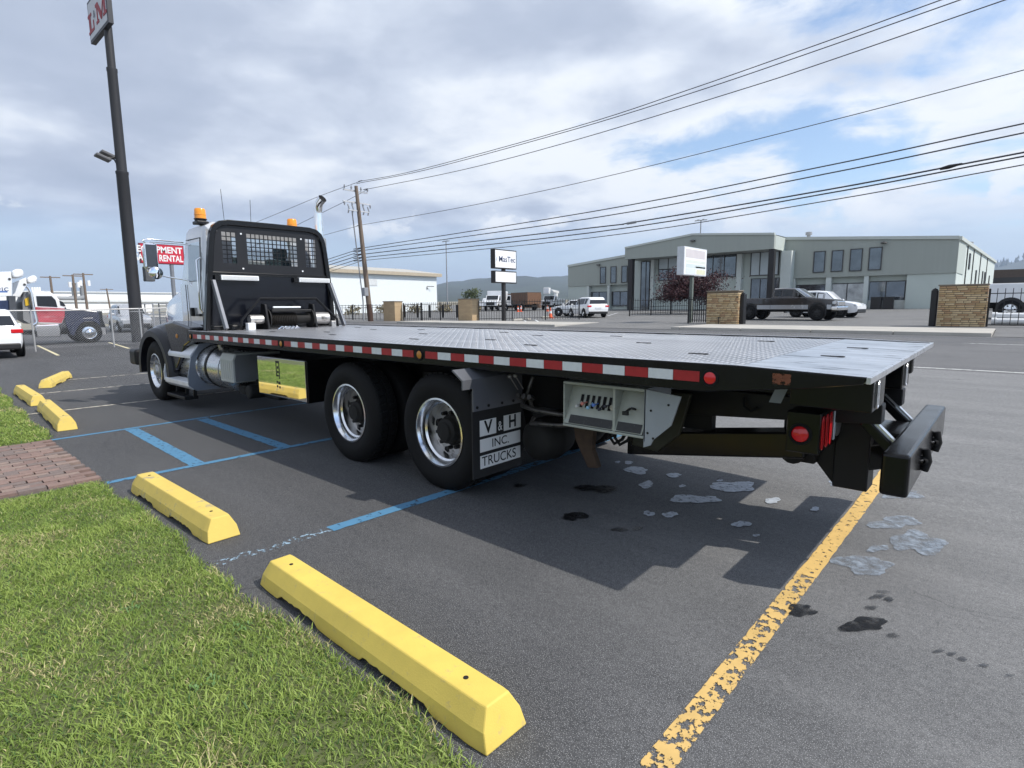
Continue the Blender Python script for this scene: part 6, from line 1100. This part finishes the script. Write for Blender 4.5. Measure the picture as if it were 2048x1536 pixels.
def car(name, label, cat, loc, rz, L_=4.6, W=1.85, H=1.68, paint_=M_CWH, group='cars parked across the road', wheels=(.30, .80), wr=.36, style='suv', rim=M_ALU):
    o = thing(name, label, cat, loc, rz, group); hw = W / 2
    if style == 'suv':
        st = [(0, .42, .95, .93, 1.0, .80), (.015, .36, 1.02, .97, 1.12, .82), (.05, .32, 1.04, .99, 1.52, .70), (.09, .30, 1.05, 1, 1.66, .72), (.2, .30, 1.04, 1, 1.68, .74), (.45, .30, 1.01, 1, 1.68, .74), (.56, .30, 1.0, 1, 1.62, .72), (.70, .30, .99, 1, 1.06, .80), (.74, .30, .98, .99, 1.03, .80), (.9, .30, .90, .97, .95, .74), (.97, .34, .82, .92, .86, .68), (1.0, .42, .70, .84, .74, .6)]
    else:
        st = [(0, .45, .85, .93, .92, .80), (.02, .36, .92, .97, 1.0, .82), (.18, .30, .95, 1, 1.04, .80), (.30, .30, .95, 1, 1.42, .68), (.36, .30, .95, 1, 1.46, .70), (.55, .30, .93, 1, 1.44, .70), (.70, .30, .92, 1, .98, .80), (.9, .30, .84, .97, .88, .74), (.98, .34, .76, .92, .78, .68), (1.0, .42, .66, .84, .70, .6)]
    k = H / 1.68 if style == 'suv' else H / 1.46; R_ = [body_ring(-L_ / 2 + L_ * f, zb, zs * k, hw * a, zr * k, hw * c) for f, zb, zs, a, zr, c in st]
    mb = MB(); mb.loft(R_); mb.build('body', paint_, o, smooth=38)
    def sidequad(i, j, s, lo=.10, hi=.88, inset=.04):
        a, b = (3, 4) if s > 0 else (8, 7)
        def P(r, t): p, q = Vector(r[a]), Vector(r[b]); v = p.lerp(q, t); v.y += .006 * s; return v
        A, B = P(R_[i], lo), P(R_[j], lo); C, D = P(R_[j], hi), P(R_[i], hi); A.x += inset; D.x += inset; B.x -= inset; C.x -= inset; return A, B, C, D
    pairs = ((3, 4), (4, 5), (5, 6)) if style == 'suv' else ((4, 5),)
    for s in (1, -1):
        for i, j in pairs: mb = MB(); mb.quad(*sidequad(i, j, s)); mb.build('side_window', M_CGL, o)
        i, j = (6, 7) if style == 'suv' else (5, 6); a, b = (3, 4) if s > 0 else (8, 7); A = Vector(R_[i][a]).lerp(Vector(R_[i][b]), .1); D = Vector(R_[i][a]).lerp(Vector(R_[i][b]), .85); B = Vector(R_[j][b]).lerp(A, .25)
        for v in (A, B, D): v.y += .007 * s
        mb = MB(); mb.poly([A, B, D]); mb.build('quarter_window', M_CGL, o)
    def crossquad(i, j, lo, hi, name_):
        a1, b1 = Vector(R_[i][4]), Vector(R_[i][7]); a2, b2 = Vector(R_[j][4]), Vector(R_[j][7]); nrm = (a2 - a1).cross(b1 - a1).normalized(); up = nrm if nrm.z > 0 else -nrm
        q = [a1.lerp(a2, lo), b1.lerp(b2, lo), b1.lerp(b2, hi), a1.lerp(a2, hi)]; mb = MB(); mb.quad(*[p + up * .035 for p in q]); mb.build(name_, M_CGL, o)
    if style == 'suv': crossquad(1, 2, .12, .92, 'rear_window'); crossquad(6, 7, .06, .92, 'windscreen')
    else: crossquad(2, 3, .08, .92, 'rear_window'); crossquad(5, 6, .06, .92, 'windscreen')
    xr = -L_ / 2; xf = L_ / 2
    for s in (1, -1):
        mb = MB(); mb.box(xr - .02, xr + .20, s * hw * .66, s * hw * 1.005, .86 * k, 1.0 * k); mb.build('tail_lamp', M_RED, o, bevel=.02); mb = MB(); mb.box(xf - .35, xf - .06, s * hw * .60, s * hw * .93, .68 * k, .80 * k); mb.build('headlamp', M_HLG, o, bevel=.03)
        mb = MB(); mb.box(xf - L_ * .34, xf - L_ * .34 + .1, s * hw * 1.0, s * (hw + .2), 1.0 * k, 1.14 * k); mb.build('door_mirror', paint_, o, bevel=.03)
    mb = MB(); mb.box(xr - .03, xr + .25, -hw * .9, hw * .9, .30, .52); mb.build('rear_bumper', M_TRIM2, o, bevel=.05); mb = MB(); mb.box(xf - .2, xf + .02, -hw * .8, hw * .8, .30, .58); mb.build('front_grille', M_TRIM2, o, bevel=.05)
    mb = MB(); mb.box(xr - .028, xr - .01, -.26, .26, .72 * k, .84 * k); mb.build('number_plate', M_WPL, o)
    for f in wheels and (.19, .79):
        for s in (1, -1):
            x = -L_ / 2 + L_ * f; mb = MB(); mb.lathe([(0, .0), (wr + .07, .0)], (x, s * (hw + .006), wr + .02), (0, 1, 0), n=28); mb.build('wheel_arch', M_TRIM2, o); carwheel(o, x, s * (hw - .07), wr, .23, rim)
    return o
def on(px_, py_): p = GT(px_, py_); return (p.x, p.y, tz(p.y) + .005)
car('suv', 'white SUV seen from behind beside the office forecourt fence', 'suv', (-28.0, 41.2, tz(41.2)), math.radians(148), 4.7, 1.9, 1.70)
car('parked_car', 'white hatchback half hidden behind the white SUV, nose to the cones', 'car', (-30.9, 43.4, tz(43.4)), math.radians(190), 4.2, 1.75, 1.50, style='sedan')
car('suv', 'white SUV with black bumper parked behind the dark pickup', 'suv', (-10.2, 44.6, tz(44.6)), math.radians(-8), 4.8, 1.95, 1.85, wr=.42, rim=M_TRIM2)
car('suv', 'white SUV with red tail lamps parked before the chain-link fence', 'suv', (-27.6, 2.42, 0.0), math.radians(177), 4.6, 1.85, 1.66)
car('parked_car', 'silver van facing the fence behind the dark sign pole', 'van', (-46, 11.6, tz(11.6)), math.radians(-5), 4.8, 1.9, 1.85, M_CSL)
# ---- dark lifted pickup
def pickup(name, label, loc, rz, sc, upper, lower, wr=.45):
    o = thing(name, label, 'pickup', loc, rz, 'cars parked across the road'); o.scale = (sc, sc, sc); hw = .98
    zb = .62
    mb = MB(); mb.loft([[(x, s * y, z) for s, y, z in ((1, hw * a, zb), (1, hw * b, zb + .30), (1, hw * b, zs - .05), (1, hw * .96 * b, zs), (-1, hw * .96 * b, zs), (-1, hw * b, zs - .05), (-1, hw * b, zb + .30), (-1, hw * a, zb))] for x, a, b, zs in ((-3.0, .93, .97, 1.30), (-2.95, .97, 1.0, 1.31), (-.62, .97, 1, 1.31), (-.6, .97, 1, 1.34), (1.25, .97, 1, 1.33), (1.45, .96, 1, 1.32), (2.2, .95, .97, 1.24), (2.75, .92, .9, 1.16), (2.9, .9, .84, 1.08))]); mb.build('body', upper, o, smooth=35)
    mb = MB()
    for s in (1, -1): mb.box(-2.98, -2.35, s * (hw - .02), s * (hw + .008), zb + .02, zb + .27); mb.box(-1.42, 1.52, s * (hw - .02), s * (hw + .008), zb + .02, zb + .27); mb.box(2.5, 2.72, s * (hw * .9), s * (hw * .96), zb + .02, zb + .27)
    mb.build('lower_panel', lower, o)
    G = [(-.58, .90, 1.33, .78, 1.78), (-.50, .92, 1.34, .78, 1.88), (.0, .92, 1.34, .79, 1.90), (.62, .92, 1.33, .78, 1.87), (1.32, .90, 1.32, .84, 1.36)]
    R_ = [[(x, a, z0), (x, b, z1 - .06), (x, b * .85, z1), (x, -b * .85, z1), (x, -b, z1 - .06), (x, -a, z0)] for x, a, z0, b, z1 in G]; mb = MB(); mb.loft(R_); mb.build('cab', upper, o, smooth=35)
    for s in (1, -1):
        k = (0, 1) if s > 0 else (5, 4)
        for (i, j, f0, f1) in ((1, 2, .1, .92), (2, 3, .05, .95)):
            P = lambda f, t: Vector(R_[i][k[0]]).lerp(Vector(R_[j][k[0]]), f).lerp(Vector(R_[i][k[1]]).lerp(Vector(R_[j][k[1]]), f), t) + Vector((0, s * .008, 0)); mb = MB(); mb.quad(P(f0, .14), P(f1, .14), P(f1, .9), P(f0, .9)); mb.build('side_window', M_CGL, o)
        mb = MB(); mb.poly([Vector((.68, s * .925, 1.40)), Vector((1.12, s * .91, 1.40)), Vector((.70, s * .805, 1.78))]); mb.build('quarter_window', M_CGL, o)
        mb = MB(); mb.box(.88, 1.0, s * 1.0, s * 1.24, 1.38, 1.60); mb.build('door_mirror', M_TRIM2, o, bevel=.03); mb = MB(); mb.box(2.60, 2.90, s * .55, s * .88, .92, 1.08); mb.build('headlamp', M_HLG, o, bevel=.03); mb = MB(); mb.box(-.12, .02, s * .98, s * 1.0, 1.18, 1.23); mb.build('door_handle', M_TRIM2, o); mb = MB(); mb.box(-3.02, -2.94, s * .75, s * .97, .9, 1.2); mb.build('tail_lamp', M_RED, o)
        mb = MB(); mb.tube([(-.62, s * .99, zb), (-.60, s * .99, 1.32)], .008, 5); mb.build('bed_gap', M_TRIM2, o)
    a, b = R_[3], R_[4]; mb = MB(); mb.quad(Vector(a[1]) + Vector((.05, 0, .02)), Vector(b[1]) + Vector((0, 0, .04)), Vector(b[4]) + Vector((0, 0, .04)), Vector(a[4]) + Vector((.05, 0, .02))); mb.build('windscreen', mat('bright_windscreen', (.3, .36, .36), .06, metal=.5), o)
    mb = MB(); mb.box(2.86, 2.98, -.55, .55, .84, 1.08); mb.build('grille', M_CHR, o, bevel=.03); mb = MB(); mb.box(2.72, 3.06, -.95, .95, .58, .80); mb.build('front_bumper', M_CHR, o, bevel=.06); mb = MB(); mb.box(-3.14, -2.96, -.92, .92, .58, .74); mb.build('rear_bumper', M_CHR, o, bevel=.04)
    mb = MB(); mb.box(-2.85, 2.6, -.5, .5, .48, .66); mb.build('chassis', M_UND, o)
    for x in (-1.88, 2.02):
        for s in (1, -1): mb = MB(); mb.lathe([(0, 0), (wr + .055, 0)], (x, s * (hw + .011), wr + .07), (0, 1, 0), n=28); mb.build('wheel_arch', M_TRIM2, o); carwheel(o, x, s * (hw - .05), wr, .32, M_TRIM2, .52)
    return o
pickup('pickup_truck', 'dark brown lifted pickup with silver lower panels parked before the office', (-11.25, 39.7, tz(39.7)), math.radians(-5), 1.08, M_CDK, M_CSL)
pickup('pickup_truck', 'white pickup parked far back in the yard behind the left end of the picket fence', (-66, 68, tz(68)), math.radians(120), 1.0, M_CWH, M_CWH, .40)
# ---- white service trucks in the yard
def service_truck(label, loc, rz, boom=False, brown=False, tall=False, sc=1.0, name='service_truck'):
    o = thing(name, label, 'truck', loc, rz, 'white trucks in the yard'); o.scale = (sc,) * 3
    mb = MB(); mb.prism([(1.2, .75), (1.2, 2.25), (2.1, 2.25), (2.55, 1.55), (3.55, 1.40), (3.7, .7)], 'y', -1.0, 1.0); mb.build('cab', M_CWH, o, bevel=.07, segs=2)
    for s in (1, -1):
        mb = MB(); mb.poly([(1.42, s * 1.004, 1.5), (2.42, s * 1.004, 1.5), (2.03, s * 1.004, 2.1), (1.42, s * 1.004, 2.1)]); mb.build('side_window', M_CGL, o); mb = MB(); mb.box(3.45, 3.72, s * .62, s * .92, 1.0, 1.2); mb.build('headlamp', M_HLG, o)
    mb = MB(); mb.quad((2.15, -.85, 2.2), (2.15, .85, 2.2), (2.56, .85, 1.6), (2.56, -.85, 1.6)); mb.build('windscreen', M_CGL, o); mb = MB(); mb.box(3.6, 3.76, -.6, .6, .8, 1.25); mb.build('grille', M_TRIM2, o)
    if brown: mb = MB(); mb.box(-3.2, 1.0, -1.15, 1.15, .95, 2.5); mb.build('cargo_body', mat('brown_body', (.16, .085, .05), .7, var=.2), o); mb = MB(); [mb.box(-3.15 + k * .5, -3.05 + k * .5, -1.18, 1.18, .95, 2.55) for k in range(9)]; mb.build('body_stake', M_FRM, o)
    else:
        mb = MB(); mb.box(-3.2, 1.05, -1.12, 1.12, .8, 1.75 if not tall else 2.9); mb.build('service_body', M_CWH, o, bevel=.04)
        for s in (1, -1):
            for k in range(4): mb = MB(); mb.box(-3.1 + k * 1.02, -2.15 + k * 1.02, s * 1.121, s * 1.13, .95, 1.65); mb.build('locker_door', M_CWH, o)
        mb = MB(); mb.box(-3.25, -3.19, -.95, .95, .95, 1.6); mb.build('tail_gate', M_RED if tall else M_CWH, o)
    if boom:
        mb = MB(); mb.cyl((-1.4, 0, 1.75), (-1.4, 0, 2.7), .35, n=12); mb.build('turret', M_CWH, o); mb = MB(); mb.bar((-2.6, 0, 2.9), (3.2, .1, 3.15), .4, .42); mb.build('boom', M_CWH, o, bevel=.04); mb = MB(); mb.box(2.9, 3.9, -.5, .5, 2.5, 3.5); mb.build('bucket', M_CWH, o, bevel=.08)
    mb = MB(); mb.box(-3.2, 3.3, -.45, .45, .5, .8); mb.build('chassis', M_UND, o)
    for x in (-1.7, 2.65):
        for s in (1, -1): mb = MB(); mb.lathe([(0, 0), (.56, 0)], (x, s * (1.135 if x < 0 else 1.006), .5), (0, 1, 0), n=22); mb.build('wheel_arch', M_TRIM2, o); carwheel(o, x, s * (1.05 if x < 0 else .92), .46, .28)
    return o
service_truck('white utility truck behind the fence, right of the wide brick pillar', (1.55, 44.5, tz(44.5)), math.radians(4), tall=False, sc=1.15)
service_truck('white cab truck with tall white body just behind the two-panel sign post', (-58.5, 62, tz(62)), math.radians(-60), tall=True)
service_truck('white truck with brown staked cargo body in the yard', (-53.5, 62, tz(62)), math.radians(165), brown=True)
service_truck('white bucket truck with folded boom beside the office side wall', (-52.3, 68, tz(68)), math.radians(-70), boom=True, sc=.9)
service_truck('white bucket truck parked deeper in the yard, boom level above the cabs', (-58, 84, tz(84)), math.radians(150), boom=True)
o = thing('white_tent', 'long white storage shed with flat roof beyond the parked trucks', 'building', (-64, 118, tz(118)), world=True); mb = MB(); mb.box(-84, -52, 118, 126, 1.5, 5.2); mb.build('wall', M_WHT2, o); mb = MB(); mb.prism([(117.5, 5.2), (126.5, 5.2), (122, 6.0)], 'x', -84.5, -51.5); mb.build('roof', M_EAVE2, o)
o = thing('container', 'brown open-topped container standing left of the sign post in the yard', 'container', (-63.5, 74, tz(74)), math.radians(30)); mb = MB(); mb.box(-3, 3, -1.2, 1.2, .1, 2.5); mb.build('box', mat('rusty_brown', (.17, .10, .06), .8, var=.25), o); mb = MB(); [mb.box(-2.9 + k * .72, -2.75 + k * .72, -1.27, 1.27, .1, 2.45) for k in range(9)]; mb.build('rib', mat('rusty_rib', (.12, .07, .045), .8), o)
# cones
M_ORG = mat('cone_orange', (.75, .13, .05), .6, var=.05)
def cone(px_, py_, Yd, lb, sc=1.0):
    p = PY(px_, py_, Yd); o = thing('traffic_cone', lb, 'cone', (p.x, Yd, tz(Yd)), group='traffic cones in the yard'); o.scale = (sc,) * 3
    mb = MB(); mb.lathe([(.16, .03), (.09, .42), (.03, .78), (0, .79)], (0, 0, 0), (0, 0, 1), n=14); mb.build('body', M_ORG, o, smooth=50); mb = MB(); mb.box(-.2, .2, -.2, .2, 0, .035); mb.build('base', M_ORG, o); mb = MB(); mb.lathe([(.108, .36), (.078, .54)], (0, 0, 0), (0, 0, 1), n=14); mb.build('band', M_WPL, o)
cone(1101, 634, 38.5, 'orange cone with white band standing by the fence next to the white hatchback', 1.15); cone(1036, 622, 56, 'left orange cone of a pair behind the picket fence'); cone(1042, 622, 56.5, 'right orange cone of a pair behind the picket fence'); cone(1095, 617, 58, 'orange cone standing before the bucket truck')
for (a, b), lb in zip((((1026, 642), (1060, 640)), ((1083, 637), (1105, 636))), ('pale concrete kerb stop in the office lot, left of two', 'pale concrete kerb stop in the office lot beside the white SUV')):
    A, B = GT(*a), GT(*b); o = thing('kerb_stop', lb, 'wheel stop', (A.x, A.y, tz(A.y)), world=True); mb = MB(); mb.bar((A.x, A.y, tz(A.y) + .08), (B.x, B.y, tz(B.y) + .08), .22, .16); mb.build('block', M_CONC, o, bevel=.03)
for i, (a, b) in enumerate((((1030, 643), (1026, 645)), ((1048, 641), (1057, 645)), ((1070, 640), (1080, 645)), ((1215, 632), (1235, 626)))): A, B = GT(*a), GT(*b); strip('bay_line', A, B, .12, M_WPL, parent=yard, z=.01, n=6)
# white pipes lying behind the fence on the right
for i, (z, y) in enumerate(((.16, 37.1), (.16, 36.7), (.42, 36.9))):
    o = thing('pipe', ('white pipe lying behind, at the back of the small stack', 'white pipe lying in front at the foot of the small stack', 'white pipe resting on top of the other two')[i], 'pipe', (-.9, y, tz(y)), group='stack of white pipes'); mb = MB(); mb.tube([(0, 0, z), (14, .3, z)], .14, 14, caps=False); mb.build('tube', M_WPL, o, smooth=60); mb = MB(); mb.lathe([(.14, 0), (.17, 0), (.17, .2), (.14, .2)], (0, 0, z), (1, 0, 0), n=14, closed=True); mb.build('collar', M_WPL, o, smooth=60)
# ---- dark boom truck behind the chain-link fence
BT = thing('boom_truck', 'dark blue and red utility truck with chrome tank behind the chain-link fence', 'truck', (-34.4, 5, 0), world=True); XB = -33.4; W2 = 2.2
def bp_(pts): return [(PX(x, y, XB).y, PX(x, y, XB).z) for x, y in pts]
def zl(x): return x
def bx(name, pts, m, d0=0, d1=-W2, **k): mb = MB(); mb.prism(bp_(pts), 'x', XB + d0, XB + d1); return mb.build(name, m, BT, **k)
bx('cab', [(63, 646), (66, 612), (66, 586), (72, 583), (104, 585), (113, 591), (131, 613), (131, 634), (125, 648)], M_CWH, -.12, -W2 + .12, bevel=.05)
M_FLAG = mat('red_flag_wrap', (.40, .05, .07), .3, var=.5, vscale=1.6, stretch=(1, .6, 3), dirt=((.5, .42, .42), .55), dscale=2.2, coat=.5)
bx('door_wrap', [(70, 644), (72, 614), (116, 616), (131, 617), (130, 634), (124, 646)], M_FLAG, -.10, -.121)
bx('door_window', [(73, 592), (104, 592), (112, 600), (116, 614), (76, 612)], M_CGL, -.10, -.12); bx('quarter_window', [(120, 601), (127, 604), (133, 613), (122, 611)], M_CGL, -.10, -.121)
bx('hood', [(130, 614), (196, 622), (201, 632), (203, 648), (197, 642), (188, 636), (173, 636), (160, 644), (152, 658), (142, 668), (134, 655), (130, 640)], M_NAV2, -.05, -W2 + .05, bevel=.06)
bx('fender', [(140, 668), (146, 650), (155, 641), (166, 636), (186, 635), (197, 640), (202, 652), (196, 648), (186, 642), (170, 643), (160, 649), (152, 662), (148, 672)], M_NAV2, .02, -.3, bevel=.03)
bx('radiator_guard', [(200, 626), (207, 622), (209, 640), (214, 652), (218, 668), (204, 672), (200, 650)], M_TRIM2, -.3, -W2 + .3); bx('bumper', [(198, 655), (212, 655), (214, 670), (198, 670)], M_CHR, -.1, -W2 + .1)
bx('fuel_tank', [(69, 650), (119, 648), (123, 660), (122, 674), (72, 675)], M_CHR, .03, -.55, bevel=.05); bx('chassis', [(-60, 664), (200, 660), (200, 668), (-60, 672)], M_UND, -.5, -W2 + .5)
bx('rear_body', [(-60, 604), (28, 600), (34, 648), (34, 664), (-60, 668)], mat('dark_blue_body', (.018, .032, .085), .35, var=.3, coat=.4), -.1, -W2 + .1); bx('rear_cabinet', [(18, 592), (31, 592), (34, 640), (20, 642)], mat('dark_grey_cabinet', (.06, .065, .075), .5), 0, -.8)
bx('back_of_cab', [(46, 604), (54, 584), (64, 582), (62, 648), (48, 640)], mat('grey_headboard', (.20, .20, .20), .6, var=.2), -.15, -W2 + .2); bx('yellow_reel', [(50, 598), (58, 594), (60, 610), (52, 612)], mat('yellow_reel', (.6, .38, .02), .5), -.10, -.14)
mb = MB(); P = [PX(x, y, XB) for x, y in ((63, 651), (72, 647), (74, 642), (66, 612), (61, 585), (57, 576), (53, 573))]; mb.tube([(XB + .05, p.y, p.z) for p in P], .065, 10); mb.build('exhaust_stack', M_CHR, BT, smooth=60)
for s_ in (0, -W2 + .36):
    wg = grp('wheel', BT); c = PX(180, 667, XB); mb = MB(); mb.lathe([(.3, -.14), (.42, -.16), (.5, -.13), (.52, -.1), (.52, .1), (.5, .13), (.42, .16), (.3, .14)], (XB - .18 + s_, c.y, .52), (1, 0, 0), n=32); mb.build('tyre', M_RUB, wg, smooth=45); mb = MB(); mb.lathe([(.3, .13), (.27, .11), (.2, .12), (.16, .20), (.09, .24), (0, .25)], (XB - .18 + s_, c.y, .52), (1, 0, 0), n=24); mb.build('rim', M_ALU, wg, smooth=35)
for s_ in (0, -W2 + .36):
    for dy in (-1.0, -2.4): wg = grp('wheel', BT); mb = MB(); mb.lathe([(.3, -.2), (.5, -.2), (.52, -.15), (.52, .15), (.5, .2), (.3, .2)], (XB - .25 + s_, 4.0 + dy - 1.2, .52), (1, 0, 0), n=24); mb.build('tyre', M_RUB, wg, smooth=45); mb = MB(); mb.lathe([(.3, .15), (.26, .1), (0, .12)], (XB - .25 + s_, 4.0 + dy - 1.2, .52), (1, 0, 0), n=20); mb.build('rim', M_ALU, wg)
for k in range(4): c = PX(68 + k * 5, 579, XB); mb = MB(); mb.cyl((XB - .5, c.y, c.z - .15), (XB - .5, c.y, c.z + .12), .05, n=8); mb.build('air_horn', M_WPL, BT)
def boom(label, pts, tip, txt, X_, pin):
    o = thing('aerial_boom', label, 'boom', (X_ - .4, PX(pts[0][0], pts[0][1], X_).y, 0), world=True, group='white booms folded over the boom truck'); q = lambda l: [(PX(x, y, X_).y, PX(x, y, X_).z) for x, y in l]
    mb = MB(); mb.prism(q(pts), 'x', X_, X_ - .6); mb.build('boom_section', M_CWH, o, bevel=.02); mb = MB(); c = q(tip); mb.prism(c, 'x', X_ + .06, X_ - .75); mb.build('tip_cover', M_CWH, o, bevel=.08, segs=3)
    p = q([pin])[0]; mb = MB(); mb.cyl((X_ - .02, p[0], p[1]), (X_ + .03, p[0], p[1]), .05, n=12); mb.build('pivot_pin', M_FRM, o)
    a = q([(pts[-1][0] - 2, pts[-1][1])])[0]
    if txt: c1 = q([(6, 579)])[0]; text('lettering', '91C', .22, M_NVT, o, (X_ + .004, c1[0], c1[1]), (0, 1, 0), (0, 0, 1), bold=.02); mb = MB(); c2 = q([(-2, 581.5), (15, 581.5), (15, 585), (-2, 585)]); mb.prism(c2, 'x', X_ + .001, X_ + .003); mb.build('blue_stripe', mat('blue_logo', (.1, .18, .42), .5), o)
    return o
boom('white boom lettered 91C with a rounded tip cover above the cab roof', [(-70, 546), (22, 543), (24, 560), (24, 592), (-70, 596)], [(23, 542), (32, 538), (44, 538), (48, 545), (46, 553), (36, 556), (26, 556), (24, 550)], True, XB - .1, (19, 558))
boom('lower white boom with a small rounded tip cover behind the cab', [(25, 566), (52, 555), (54, 568), (45, 586), (40, 594), (25, 594)], [(53, 557), (62, 551), (71, 551), (75, 557), (72, 564), (62, 567), (55, 565)], False, XB - .75, (49, 569))
for i in range(5):
    y = 14 + i * 2.6; o = thing('yard_rack', 'grey steel storage rack standing behind the chain-link fence', 'rack', (-52 - i * 2, y, tz(y)), group='storage racks behind the chain-link fence')
    for a in (-1, 1):
        for b in (-.5, .5): mb = MB(); mb.box(a - .04, a + .04, b - .04, b + .04, 0, 1.9); mb.build('upright', M_INS, o)
    for z in (.4, 1.1, 1.85): mb = MB(); mb.box(-1.05, 1.05, -.55, .55, z, z + .07); mb.build('shelf', M_INS, o)
# ---- the hazy air
mb = MB(); mb.box(-5700, 2700, -420, 7700, -1.1, 440); hz = mb.build('haze', None); tag(hz, kind='stuff')
m = bpy.data.materials.new('hazy_air'); m.use_nodes = True; t = m.node_tree; t.nodes.clear(); pv_ = t.nodes.new('ShaderNodeVolumePrincipled'); pv_.inputs['Color'].default_value = (.66, .79, 1.0, 1); pv_.inputs['Density'].default_value = 1.5e-4; pv_.inputs['Anisotropy'].default_value = .2
mo = t.nodes.new('ShaderNodeOutputMaterial'); t.links.new(pv_.outputs[0], mo.inputs['Volume']); hz.data.materials.append(m); hz.display_type = 'WIRE'
